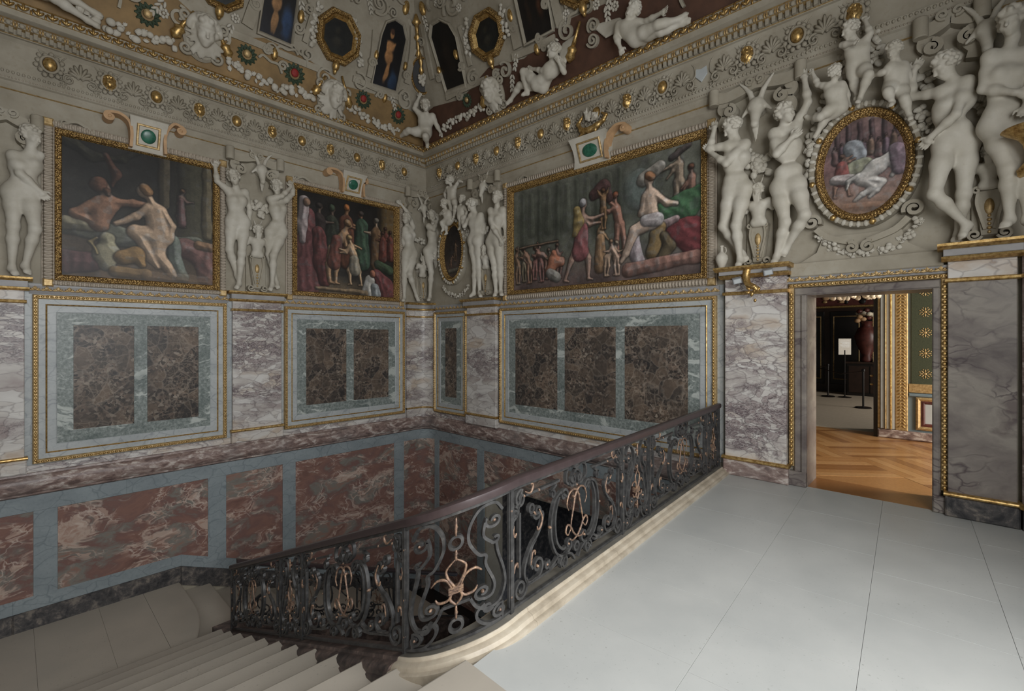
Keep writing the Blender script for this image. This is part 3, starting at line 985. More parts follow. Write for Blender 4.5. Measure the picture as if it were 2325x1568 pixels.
HT = 0.80                                            # top of the handrail above the kerb
# handrail: moulded section swept along the path
hr = [(-0.030, -0.052), (-0.034, -0.03), (-0.030, -0.008), (-0.018, 0.0), (0.018, 0.0), (0.030, -0.008), (0.034, -0.03), (0.030, -0.052), (0.016, -0.058), (-0.016, -0.058)]


def handrail(RPx, parent, s0, s1, n):
    mb, k = MB(), len(hr)
    S = np.linspace(s0, s1, n)
    vs = [RPx(a, HT + z, o) for a in S for o, z in hr]
    fs = [(i * k + j, i * k + (j + 1) % k, (i + 1) * k + (j + 1) % k, (i + 1) * k + j) for i in range(n - 1) for j in range(k)]
    fs += [tuple(range(k - 1, -1, -1)), tuple((n - 1) * k + j for j in range(k))]
    o = part('handrail', mb.add(vs, fs), 'handrail_paint', parent, smooth=35)
    for h0, h1 in ((HT - 0.075, HT - 0.058), (0.012, 0.028)):
        mb = MB()
        vs = [RPx(a, hh, o) for a in S for o, hh in ((-0.012, h0), (0.012, h0), (0.012, h1), (-0.012, h1))]
        fs = [(i * 4 + j, i * 4 + (j + 1) % 4, (i + 1) * 4 + (j + 1) % 4, (i + 1) * 4 + j) for i in range(n - 1) for j in range(4)]
        mb.add(vs, fs)
        part('rail_bar', mb, 'wrought_iron', parent)
    return o


IR, TW = 0.0165, 0.012                                 # bar width in the plane, half depth across it


def scroll_shapes_wide(W):
    """left half of a wide panel in metres: list of (kind, points); x runs 0..W/2, y 0..0.74"""
    k = W / 1.60
    X = lambda pts: [(x * k, y) for x, y in pts]
    o = []
    add = lambda kind, pts: o.append((kind, X(pts)))
    add('iron', [(0.085, 0.16), (0.085, 0.56)])
    add('iron', spiral((0.095, 0.645), 0.012, 0.06, 200, -1.35) + [(0.055, 0.55), (0.02, 0.53)])
    add('iron', spiral((0.04, 0.575), 0.006, 0.036, 20, 1.2, 14))
    add('iron', spiral((0.095, 0.09), 0.014, 0.075, 180, 1.6, 26))
    add('gold', [(0.02, 0.50), (0.012, 0.46), (0.03, 0.43), (0.045, 0.45)])
    add('gold', [(0.14, 0.68), (0.19, 0.66), (0.22, 0.68), (0.225, 0.71), (0.20, 0.715)])
    add('gold', [(0.02, 0.21), (0.03, 0.25), (0.055, 0.26), (0.06, 0.23)])
    add('iron', [(0.15, 0.655), (0.50, 0.655), (0.56, 0.66)])
    add('iron', [(0.16, 0.085), (0.42, 0.085), (0.52, 0.10)])
    # S scroll
    s = spiral((0.285, 0.52), 0.010, 0.052, 250, -1.15, 20)
    add('iron', s + smooth_line([s[-1], (0.345, 0.50), (0.33, 0.42), (0.27, 0.355), (0.225, 0.33), (0.16, 0.25), (0.135, 0.17), (0.17, 0.10), (0.24, 0.09)], 5) + spiral((0.285, 0.165), 0.075, 0.012, 245, 1.25, 22))
    s = smooth_line([(0.265, 0.345), (0.215, 0.30), (0.20, 0.22), (0.23, 0.165)], 5)
    add('iron', s)
    add('gold', [(0.30, 0.53), (0.335, 0.47), (0.32, 0.42), (0.285, 0.40), (0.275, 0.425)])
    add('gold', [(0.205, 0.20), (0.22, 0.27), (0.25, 0.275), (0.25, 0.25)])
    add('ring', oval((0.215, 0.555), 0.026, 0.026, 14))
    add('gold', [(0.235, 0.53), (0.26, 0.505)])
    # central oval of two C curves
    add('iron', spiral((0.625, 0.54), 0.012, 0.055, 300, -0.9, 16)[::1] + smooth_line([(0.575, 0.575), (0.50, 0.53), (0.455, 0.41), (0.46, 0.28), (0.52, 0.17), (0.62, 0.12), (0.70, 0.14)], 6) + spiral((0.685, 0.185), 0.046, 0.012, 290, 0.9, 14))
    add('iron', smooth_line([(0.56, 0.545), (0.515, 0.46), (0.505, 0.35), (0.53, 0.24), (0.60, 0.175), (0.65, 0.175)], 6))
    add('iron', spiral((0.475, 0.585), 0.008, 0.03, 100, 1.1, 14) + [(0.52, 0.64)])
    add('iron', spiral((0.40, 0.135), 0.008, 0.034, 0, 1.2, 14) + smooth_line([(0.43, 0.10), (0.49, 0.115), (0.55, 0.15)], 4))
    add('iron', spiral((0.625, 0.075), 0.010, 0.058, 90, 1.3, 20) + smooth_line([(0.66, 0.13), (0.73, 0.10), (0.775, 0.05)], 4))
    # crest at the top centre
    add('iron', spiral((0.745, 0.625), 0.010, 0.05, 270, -1.25, 18) + smooth_line([(0.70, 0.60), (0.655, 0.63), (0.665, 0.70), (0.73, 0.725), (0.80, 0.70)], 5))
    add('boss', [(0.30, 0.655), (0.44, 0.37), (0.13, 0.655), (0.285, 0.165), (0.685, 0.185), (0.40, 0.135)])
    return o


def monogram():
    """two crossed flourished L strokes, left half; mirrored for the other"""
    a = smooth_line([(-0.11, 0.40), (-0.135, 0.45), (-0.10, 0.52), (-0.03, 0.535), (0.02, 0.49), (0.05, 0.40), (0.075, 0.32), (0.085, 0.26)], 5)
    b = smooth_line([(0.085, 0.26), (0.12, 0.23), (0.15, 0.26), (0.13, 0.30), (0.09, 0.285), (0.05, 0.23), (0.0, 0.19), (-0.06, 0.175), (-0.095, 0.195)], 5)
    return a, b


def scroll_shapes_narrow(W):
    k = W / 0.55
    X = lambda pts: [(x * k, y) for x, y in pts]
    o = []
    add = lambda kind, pts: o.append((kind, X(pts)))
    s = spiral((0.115, 0.605), 0.012, 0.060, 20, 1.35, 22)
    add('iron', spiral((0.105, 0.60), 0.012, 0.045, 0, 1.1, 16) + smooth_line([(0.15, 0.60), (0.155, 0.53), (0.115, 0.475)], 5) + spiral((0.098, 0.49), 0.025, 0.008, 330, -0.8, 10))
    add('iron', smooth_line([(0.06, 0.64), (0.10, 0.70), (0.17, 0.695), (0.215, 0.62), (0.22, 0.53), (0.18, 0.44), (0.145, 0.415), (0.145, 0.36), (0.105, 0.24), (0.115, 0.18), (0.15, 0.17)], 6) + spiral((0.16, 0.215), 0.04, 0.010, 270, 1.1, 16))
    add('iron', smooth_line([(0.095, 0.47), (0.085, 0.40), (0.055, 0.29), (0.045, 0.20), (0.075, 0.12), (0.13, 0.105), (0.185, 0.14), (0.215, 0.205)], 6))
    add('iron', spiral((0.075, 0.055), 0.010, 0.042, 0, 1.3, 18) + smooth_line([(0.06, 0.005), (0.13, 0.01), (0.18, 0.06), (0.185, 0.11), (0.15, 0.14)], 5))
    add('iron', spiral((0.135, 0.115), 0.008, 0.030, 180, -0.9, 12))
    add('gold', smooth_line([(0.275, 0.465), (0.235, 0.42), (0.24, 0.37), (0.268, 0.31), (0.268, 0.285)], 4))
    add('gold', smooth_line([(0.258, 0.30), (0.235, 0.36), (0.195, 0.375), (0.165, 0.345)], 4))
    add('gold', smooth_line([(0.258, 0.285), (0.24, 0.245), (0.20, 0.245), (0.185, 0.27)], 4))
    add('gold', smooth_line([(0.262, 0.285), (0.25, 0.245), (0.275, 0.205)], 4))
    add('boss', [(0.105, 0.60), (0.16, 0.215), (0.075, 0.055), (0.005, 0.60), (0.005, 0.30), (0.005, 0.08)])
    return o


def centre_narrow(W):
    c = W / 2
    return [('ring', oval((c, 0.555), 0.036, 0.036, 18)), ('ring', oval((c, 0.085), 0.036, 0.036, 18)), ('gold', [(c, 0.595), (c, 0.70)]), ('gold', [(c, 0.455), (c, 0.515)]),
            ('gold', [(c, 0.20), (c, 0.125)]), ('iron', [(c - 0.075, 0.205), (c + 0.075, 0.205)]), ('band', [(c - 0.04, 0.293), (c + 0.04, 0.293)]), ('gboss', [(c, 0.64), (c, 0.155), (c, 0.49)])]


def rail_panel(RPx, parent, s0, s1, kind, detail=True):
    W = s1 - s0
    panel = rpart('rail_panel', MB().strip([(s0 + 0.018, 0.04), (s0 + 0.018, HT - 0.08)], 0.010, -0.008, 0.008), 'wrought_iron', parent, RPx)
    rpart('side_bar', MB().strip([(s1 - 0.018, 0.04), (s1 - 0.018, HT - 0.08)], 0.010, -0.008, 0.008), 'wrought_iron', panel, RPx)
    half = scroll_shapes_wide(W) if kind == 'wide' else scroll_shapes_narrow(W)
    shapes = [(k, [(s0 + x, y) for x, y in p]) for k, p in half] + [(k, [(s1 - x, y) for x, y in p]) for k, p in half]
    if kind == 'wide':
        c = (s0 + s1) / 2
        kx = min(1.0, W / 1.5)
        for sgn in (-1, 1):
            for st in monogram():
                shapes.append(('gold', [(c + sgn * x * kx, y + 0.02) for x, y in st]))
        shapes += [('ring', oval((c, 0.135), 0.03, 0.03, 16)), ('ring', oval((c, 0.635), 0.05, 0.055, 18)), ('gboss', [(c - 0.03, 0.50), (c + 0.03, 0.50), (c, 0.58)])]
    else:
        shapes += [(k, [(s0 + x, y) for x, y in p]) for k, p in centre_narrow(W)]
    dy = 0.02
    for k, p in shapes:
        p = [(x, y * 0.985 + dy) for x, y in p]
        if k == 'iron':
            rpart('scroll', MB().strip(p, IR, -TW, TW), 'wrought_iron', panel, RPx)
        elif k == 'ring':
            rpart('ring', MB().strip(p, IR, -TW, TW, close=True), 'wrought_iron', panel, RPx)
        elif k == 'gold':
            q = p if len(p) > 5 else smooth_line(p, 4)
            rpart('gilded_leaf', MB().tube([(x, y, 0.012) for x, y in q], [0.0062 * (0.55 + 0.75 * math.sin(PI * (i + 0.8) / (len(q) + 0.6))) for i in range(len(q))], 6), 'worn_gilding', panel, RPx, True)
        elif k == 'band':
            mb = MB()
            for i in range(3):
                mb.strip([(p[0][0], p[0][1] - 0.014 + 0.014 * i), (p[1][0], p[1][1] - 0.014 + 0.014 * i)], 0.012, -0.014, 0.02)
            rpart('clasp', mb, 'worn_gilding', panel, RPx)
        else:
            for x, y in p:
                rpart('boss', MB().ell((x, y, 0.004), (0.0105, 0.0105, 0.017), 8, 5), 'worn_gilding', panel, RPx, True)
    return panel


def post(RPx, parent, s, name='post'):
    rpart(name, MB().strip([(s, 0.0), (s, HT - 0.056)], 0.030, -0.016, 0.016), 'wrought_iron', parent, RPx)


handrail(RP, railing, 0.0, RP.L + 0.03, 150)
s_wall = 0.0
sA, sB, sC = 0.50, 2.15, 2.69                         # posts on the level run, measured along it
sD, sE = L1 - 0.02, LA + 0.02
sF, sG = LA + 1.70, LA + 2.27
for s in (0.02, sA, sB, sC, sD, sE, sF, sG, RP.L - 0.02):
    post(RP, railing, s)
for a, b, k in ((0.02, sA, 'narrow'), (sA, sB, 'wide'), (sB, sC, 'narrow'), (sC, sD, 'wide'), (sD, sE, 'narrow'), (sE, sF, 'wide'), (sF, sG, 'narrow'), (sG, RP.L - 0.02, 'wide')):
    rail_panel(RP, railing, a, b, k)
for o in railing.children:
    o.matrix_parent_inverse = railing_inv

# the railing of the next flight, seen through the first
Q0 = np.array([-4.42, -1.98])
RP2 = RailPath([Q0 + np.array([4.2, 0.0]) * t for t in np.linspace(0, 1, 12)], lambda s: -1.83 - 0.41 * s)
railing2 = tag(link('iron_railing', None, None, Matrix.Translation((-4.42, -1.98, -1.83))), 'lower iron railing of the next flight seen through the first one', 'railing')
handrail(RP2, railing2, 0.04, 3.6, 8)
post(RP2, railing2, 1.75)
post(RP2, railing2, 2.3)
rail_panel(RP2, railing2, 0.06, 1.75, 'wide')
rail_panel(RP2, railing2, 1.75, 2.3, 'narrow')
for o in railing2.children:
    o.matrix_parent_inverse = Matrix.Translation((4.42, 1.98, 1.83))
kerb_sweep('lower_string', 0.04, 3.8, KS, 'string_marble', string, 6, RP2)
part('newel_block', MB().box((-4.62, -2.22, -2.5), (-4.34, -1.86, -1.84)), 'string_marble', string)


# ------------------------------------------------------------------ stucco figures: bodies grown as one smooth surface
class Sculpt:
    """smooth union of tapered limbs and ellipsoids on a grid, then one continuous mesh"""

    def __init__(s, h, k):
        s.h, s.k, s.prims = h, k, []

    def cone(s, a, b, ra, rb, k=None, fl=1.0):
        s.prims.append(('c', np.array(a, float), np.array(b, float), ra, rb, k or s.k, fl))

    def ball(s, c, r, k=None):
        s.cone(c, np.array(c) + 1e-4, r, r, k)

    def ell(s, c, r, R=None, k=None):
        s.prims.append(('e', np.array(c, float), np.array(r, float), np.eye(3) if R is None else np.array(R), k or s.k))

    def mesh(s, name, wmin=0.012):
        h = s.h
        lo, hi = np.full(3, 1e9), np.full(3, -1e9)
        for p in s.prims:
            if p[0] == 'c':
                r = max(p[3], p[4])
                lo = np.minimum(lo, np.minimum(p[1], p[2]) - r)
                hi = np.maximum(hi, np.maximum(p[1], p[2]) + r)
            else:
                r = p[2].max()
                lo, hi = np.minimum(lo, p[1] - r), np.maximum(hi, p[1] + r)
        lo -= 4 * h
        hi += 4 * h
        n = np.ceil((hi - lo) / h).astype(int) + 1
        D = np.full(n, 0.25, np.float32)
        ax = [(lo[i] + h * np.arange(n[i])).astype(np.float32) for i in range(3)]
        for p in s.prims:
            if p[0] == 'c':
                _, a, b, ra, rb, k, fl = p
                r = max(ra, rb)
                l0, h0 = np.minimum(a, b) - r, np.maximum(a, b) + r
            else:
                _, c, rr, R, k = p
                l0, h0 = c - rr.max(), c + rr.max()
            m = k + 3 * h
            i0 = np.maximum(((l0 - m - lo) / h).astype(int), 0)
            i1 = np.minimum(((h0 + m - lo) / h).astype(int) + 2, n)
            X = ax[0][i0[0]:i1[0], None, None]
            Y = ax[1][None, i0[1]:i1[1], None]
            Z = ax[2][None, None, i0[2]:i1[2]]
            if p[0] == 'c':
                ab = b - a
                q = float(ab @ ab) + 1e-12
                t = np.clip(((X - a[0]) * ab[0] + (Y - a[1]) * ab[1] + (Z - a[2]) * ab[2]) / q, 0, 1)
                d = np.sqrt((X - a[0] - t * ab[0]) ** 2 + (Y - a[1] - t * ab[1]) ** 2 + ((Z - a[2] - t * ab[2]) / fl) ** 2) - (ra + (rb - ra) * t)
            else:
                x, y, z = X - c[0], Y - c[1], Z - c[2]
                e = [(R[0, i] * x + R[1, i] * y + R[2, i] * z) / rr[i] for i in range(3)]
                g = np.sqrt(e[0] ** 2 + e[1] ** 2 + e[2] ** 2)
                d = (g - 1) * rr.min() if rr.min() > 0.6 * rr.max() else (g - 1) * (rr.min() * 1.15)
            sub = D[i0[0]:i1[0], i0[1]:i1[1], i0[2]:i1[2]]
            hh = np.maximum(k - np.abs(sub - d), 0) / k
            sub[...] = np.minimum(sub, d) - hh * hh * k * 0.25
        if wmin is not None:                                # flat back against the wall
            D = np.maximum(D, (wmin - ax[2])[None, None, :])
        return nets(D, lo, h, name)


def nets(D, lo, h, name):
    """surface nets"""
    S = D < 0
    c = [S[:-1, :-1, :-1], S[1:, :-1, :-1], S[:-1, 1:, :-1], S[1:, 1:, :-1], S[:-1, :-1, 1:], S[1:, :-1, 1:], S[:-1, 1:, 1:], S[1:, 1:, 1:]]
    cnt = sum(x.astype(np.uint8) for x in c)
    act = (cnt > 0) & (cnt < 8)
    idx = np.full(act.shape, -1, np.int64)
    I = np.argwhere(act)
    idx[act] = np.arange(len(I))
    offs = np.array([(i & 1, (i >> 1) & 1, (i >> 2) & 1) for i in range(8)])
    V = np.stack([D[I[:, 0] + o[0], I[:, 1] + o[1], I[:, 2] + o[2]] for o in offs], 1)
    acc, num = np.zeros((len(I), 3)), np.zeros(len(I))
    for a in range(8):
        for ax in range(3):
            if not (a >> ax) & 1:
                b = a | (1 << ax)
                va, vb = V[:, a], V[:, b]
                cr = (va < 0) != (vb < 0)
                t = np.where(cr, va / np.where(cr, va - vb, 1), 0)
                pt = offs[a] + t[:, None] * (offs[b] - offs[a])
                acc += np.where(cr[:, None], pt, 0)
                num += cr
    verts = lo + h * (I + acc / num[:, None])
    quads = []
    for ax in range(3):
        u, v = (ax + 1) % 3, (ax + 2) % 3
        sl0 = [slice(None)] * 3
        sl1 = [slice(None)] * 3
        sl0[ax], sl1[ax] = slice(None, -1), slice(1, None)
        A, B = S[tuple(sl0)], S[tuple(sl1)]
        E = np.argwhere(A != B)
        E = E[(E[:, u] > 0) & (E[:, v] > 0) & (E[:, u] < D.shape[u] - 1) & (E[:, v] < D.shape[v] - 1)]
        flip = A[tuple(E.T)]
        q = []
        for du, dv in ((-1, -1), (0, -1), (0, 0), (-1, 0)):
            e = E.copy()
            e[:, u] += du
            e[:, v] += dv
            q.append(idx[tuple(e.T)])
        q = np.stack(q, 1)
        q[~flip] = q[~flip][:, ::-1]
        quads.append(q)
    Q = np.concatenate(quads)
    Q = Q[(Q >= 0).all(1)]
    me = bpy.data.meshes.new(name)
    me.vertices.add(len(verts))
    me.vertices.foreach_set('co', verts.astype(np.float32).ravel())
    me.loops.add(4 * len(Q))
    me.loops.foreach_set('vertex_index', Q.astype(np.int32).ravel())
    me.polygons.add(len(Q))
    me.polygons.foreach_set('loop_start', np.arange(0, 4 * len(Q), 4, dtype=np.int32))
    me.polygons.foreach_set('loop_total', np.full(len(Q), 4, np.int32))
    me.update(calc_edges=True)
    me.shade_smooth()
    return me


def unit(v):
    v = np.array(v, float)
    return v / (np.linalg.norm(v) + 1e-12)


def lerp(a, b, t):
    return a + (b - a) * t


def hand(S, el, wr, q, curl=0.25, toward=None, side=1.0):
    """palm and five fingers continuing the forearm; curl bends the fingers towards the palm side"""
    d = unit(wr - el) if toward is None else unit(toward)
    ref = np.array([0, 0, 1.0]) if abs(d[2]) < 0.85 else np.array([0, 1.0, 0])
    sx = unit(np.cross(d, ref))
    pn = unit(np.cross(sx, d)) * -1.0
    palm = wr + d * 0.045 * q
    S.cone(wr, palm, 0.024 * q, 0.028 * q, 0.02 * q)
    S.cone(palm - sx * 0.022 * q, palm + sx * 0.022 * q, 0.018 * q, 0.018 * q, 0.015 * q)
    for i, (o, L) in enumerate(((-0.030, 0.060), (-0.010, 0.072), (0.011, 0.068), (0.031, 0.052))):
        b = palm + sx * o * q + d * 0.018 * q
        m = b + (d * 0.9 + sx * o * 2.5 - pn * curl * 0.5) * L * 0.55 * q
        e = m + (d * (1 - curl) - pn * curl * 1.2 + sx * o * 1.5) * L * 0.5 * q
        S.cone(b, m, 0.0115 * q, 0.0100 * q, 0.006 * q)
        S.cone(m, e, 0.0100 * q, 0.0075 * q, 0.006 * q)
    b = wr + d * 0.02 * q - sx * 0.022 * q * side
    m = b + (d * 0.6 - sx * side * 0.8) * 0.045 * q
    S.cone(b, m, 0.014 * q, 0.011 * q, 0.008 * q)
    S.cone(m, m + (d * 0.95 - sx * side * 0.15) * 0.035 * q, 0.011 * q, 0.008 * q, 0.006 * q)


def head(S, c, q, face, curls=True, crown=False, neck=None, child=False):
    """skull, jaw, brow, nose, lips, ears and curled hair; face = the direction the face looks"""
    f = unit(face)
    up = np.array([0, 1.0, 0])
    if neck is not None:
        up = unit(np.array(c) - neck)
    r = unit(np.cross(up, f))
    up = unit(np.cross(f, r))
    R = np.stack([r, up, f], 1)
    g = q * (1.0 if not child else 1.0)
    C = np.array(c, float)
    P = lambda x, y, z: C + (r * x + up * y + f * z) * g
    S.ell(P(0, 0.025, -0.012), np.array([0.076, 0.088, 0.093]) * g, R, 0.02 * g)
    S.ell(P(0, -0.040, 0.030), np.array([0.056, 0.066, 0.060]) * g, R, 0.03 * g)
    S.ball(P(0, -0.092, 0.058), 0.019 * g, 0.025 * g)                        # chin
    S.cone(P(0, 0.012, 0.084), P(0, -0.030, 0.105), 0.009 * g, 0.014 * g, 0.010 * g)   # nose
    for s in (-1, 1):
        S.cone(P(s * 0.012, 0.022, 0.086), P(s * 0.05, 0.022, 0.064), 0.011 * g, 0.010 * g, 0.012 * g)   # brow
        S.ball(P(s * 0.030, 0.003, 0.070), 0.013 * g, 0.006 * g)            # eye
        S.ball(P(s * 0.036, -0.036, 0.060), 0.022 * g, 0.02 * g)            # cheek
        S.ell(P(s * 0.078, -0.012, -0.010), np.array([0.010, 0.028, 0.018]) * g, R, 0.006 * g)
    S.cone(P(-0.018, -0.058, 0.082), P(0.018, -0.058, 0.082), 0.009 * g, 0.009 * g, 0.008 * g)
    S.cone(P(-0.014, -0.072, 0.078), P(0.014, -0.072, 0.078), 0.009 * g, 0.009 * g, 0.008 * g)
    if curls:
        rr = random.Random(int(abs(c[0] * 977 + c[1] * 331) * 10))
        for i in range(64):
            y = 1 - 2 * (i + 0.5) / 64
            a = i * 2.39996
            v = np.array([math.sqrt(1 - y * y) * math.cos(a), y, math.sqrt(1 - y * y) * math.sin(a)])
            if (v[2] > 0.25 and v[1] < 0.52) or v[1] < -0.62:
                continue
            p = P(v[0] * 0.082, 0.028 + v[1] * 0.094, -0.014 + v[2] * 0.098)
            S.ball(p, (0.019 + 0.010 * rr.random()) * g, 0.007 * g)
        if not child:
            S.ell(P(0, 0.02, -0.115), np.array([0.042, 0.042, 0.036]) * g, R, 0.015 * g)
    if crown:
        for k in range(14):
            a = 2 * PI * k / 14
            S.ball(P(0.082 * math.sin(a), 0.075, -0.012 + 0.092 * math.cos(a)), 0.020 * g, 0.006 * g)


def body(J, q, female=True, child=False, face=(0, 0, 1), hair=True, crown=False, back=False, chest_dir=None, h=None, name='figure', wmin=0.012, curlL=0.3, curlR=0.3, finger=True, headq=1.0):
    """J: joints as (u, v, w): head neck shL shR elL elR wrL wrR hipL hipR knL knR anL anR toL toR (L = viewer's left)"""
    J = {k: np.array(p, float) for k, p in J.items()}
    S = Sculpt(h or 0.0095 * q, 0.045 * q)
    nk, hL, hR, sL, sR = J['neck'], J['hipL'], J['hipR'], J['shL'], J['shR']
    pel = (hL + hR) / 2
    top = (sL + sR) / 2
    ch = lerp(top, pel, 0.28)
    wa = J['waist'] if 'waist' in J else lerp(top, pel, 0.62)
    side = unit(sR - sL)
    spine = unit(top - pel)
    fw = unit(np.cross(side, spine)) if chest_dir is None else unit(chest_dir)
    if fw[2] < 0 and not back and chest_dir is None:
        fw = -fw
    if back and fw[2] > 0 and chest_dir is None:
        fw = -fw
    c = 1.18 if child else 1.0
    # trunk
    S.cone(lerp(sL, sR, 0.10) - spine * 0.02 * q, lerp(sL, sR, 0.90) - spine * 0.02 * q, 0.052 * q, 0.052 * q, 0.06 * q)
    S.cone(ch - side * 0.062 * q, ch + side * 0.062 * q, 0.092 * q * c, 0.092 * q * c, 0.07 * q)
    S.cone(lerp(ch, wa, 0.35) - side * 0.04 * q, lerp(ch, wa, 0.35) + side * 0.04 * q, 0.088 * q * c, 0.088 * q * c, 0.07 * q)
    wr_ = 0.072 if (female and not child) else 0.080
    S.cone(wa - side * 0.034 * q, wa + side * 0.034 * q, wr_ * q * c, wr_ * q * c, 0.06 * q)
    S.cone(lerp(wa, pel, 0.55) - side * 0.05 * q + fw * 0.01 * q, lerp(wa, pel, 0.55) + side * 0.05 * q + fw * 0.01 * q, 0.088 * q * c, 0.088 * q * c, 0.07 * q)
    hs = unit(hR - hL)
    hw = 0.078 if (female and not child) else 0.060
    S.cone(pel - hs * hw * q, pel + hs * hw * q, 0.098 * q, 0.098 * q, 0.07 * q)
    for s in (-1, 1):
        S.ball(pel + hs * s * 0.056 * q - fw * 0.045 * q - spine * 0.03 * q, 0.082 * q, 0.04 * q)       # seat
        if female and not child:
            b = ch + side * s * 0.064 * q + fw * 0.066 * q - spine * 0.012 * q
            S.ball(b, 0.046 * q, 0.035 * q)
        elif not child:
            S.ell(ch + side * s * 0.06 * q + fw * 0.06 * q, np.array([0.062, 0.05, 0.04]) * q, None, 0.04 * q)
    # neck and head
    S.cone(lerp(top, nk, 0.2), nk, 0.050 * q, 0.043 * q, 0.04 * q)
    S.cone(nk, lerp(nk, J['head'], 0.6), 0.043 * q, 0.045 * q, 0.03 * q)
    head(S, J['head'], q * headq * (1.0 if not child else 1.25), face, hair, crown, nk, child)
    # arms
    for s in 'LR':
        if 'el' + s in J:
            sh, el, wr = J['sh' + s], J['el' + s], J['wr' + s]
            S.ball(sh, 0.056 * q * c, 0.05 * q)
            m = lerp(sh, el, 0.45)
            S.cone(sh, m, 0.047 * q * c, 0.045 * q * c, 0.04 * q)
            S.cone(m, el, 0.045 * q * c, 0.036 * q * c, 0.03 * q)
            m = lerp(el, wr, 0.35)
            S.cone(el, m, 0.036 * q * c, 0.039 * q * c, 0.03 * q)
            S.cone(m, wr, 0.039 * q * c, 0.024 * q * c, 0.03 * q)
            if finger:
                ha = J.get('ha' + s)
                hand(S, el, wr, q * (0.95 if child else 1.0), curlL if s == 'L' else curlR, None if ha is None else ha - wr, 1 if s == 'L' else -1)
    # legs
    for s in 'LR':
        if 'kn' + s in J:
            hp, kn, an = J['hip' + s], J['kn' + s], J['an' + s]
            th = unit(kn - hp)
            S.cone(hp + fw * 0.0, lerp(hp, kn, 0.4), 0.090 * q, 0.082 * q * c, 0.05 * q)
            S.cone(lerp(hp, kn, 0.4), kn, 0.082 * q * c, 0.052 * q * c, 0.04 * q)
            S.ball(kn, 0.053 * q * c, 0.03 * q)
            m = lerp(kn, an, 0.32)
            S.cone(kn, m, 0.050 * q * c, 0.054 * q * c, 0.035 * q)
            S.cone(m, an, 0.054 * q * c, 0.030 * q * c, 0.035 * q)
            if 'to' + s in J:
                to = J['to' + s]
                d = unit(to - an)
                heel = an - d * 0.012 * q + unit(an - kn) * 0.035 * q
                S.ball(heel, 0.032 * q, 0.03 * q)
                ball = lerp(heel, to, 0.65)
                S.cone(an, ball, 0.033 * q, 0.026 * q, 0.03 * q)
                S.cone(heel, ball, 0.028 * q, 0.025 * q, 0.03 * q)
                sx = unit(np.cross(d, an - kn))
                S.cone(ball - sx * 0.018 * q, ball + sx * 0.018 * q, 0.021 * q, 0.021 * q, 0.02 * q)
                for i in range(5):
                    b = ball + sx * (-0.028 + 0.014 * i) * q
                    S.cone(b, b + d * (0.040 - 0.004 * abs(i - (1 if s == 'L' else 3))) * q, 0.010 * q, 0.009 * q, 0.006 * q)
    return S, J


def px_joints(fr, base, J):
    """photo pixel joints (x, y, w) to local joints round a base point of the surface"""
    out = {}
    for k, p in J.items():
        u, v, w = fr.px(p[0], p[1], p[2])
        out[k] = (u - base[0], v - base[1], w)
    return out


def statue(fr, J, q, label, name='statue', cat='statue', group='stucco nymphs between the pictures', extra=None, mat='statue_stucco', **kw):
    ks = [k for k in ('anL', 'anR', 'toL', 'toR') if k in J] or ['hipL']
    fu = [fr.px(*J[k]) for k in ks]
    base = (sum(p[0] for p in fu) / len(fu), min(p[1] for p in fu) - 0.03)
    t = thing(name, label, cat, fr, base[0], base[1], 0, group)
    S, JJ = body(px_joints(fr, base, J), q, name=name, **kw)
    me = S.mesh('body', kw.get('wmin', 0.012))
    part('body', me, mat, t)
    if extra:
        extra(t, JJ, q)
    return t


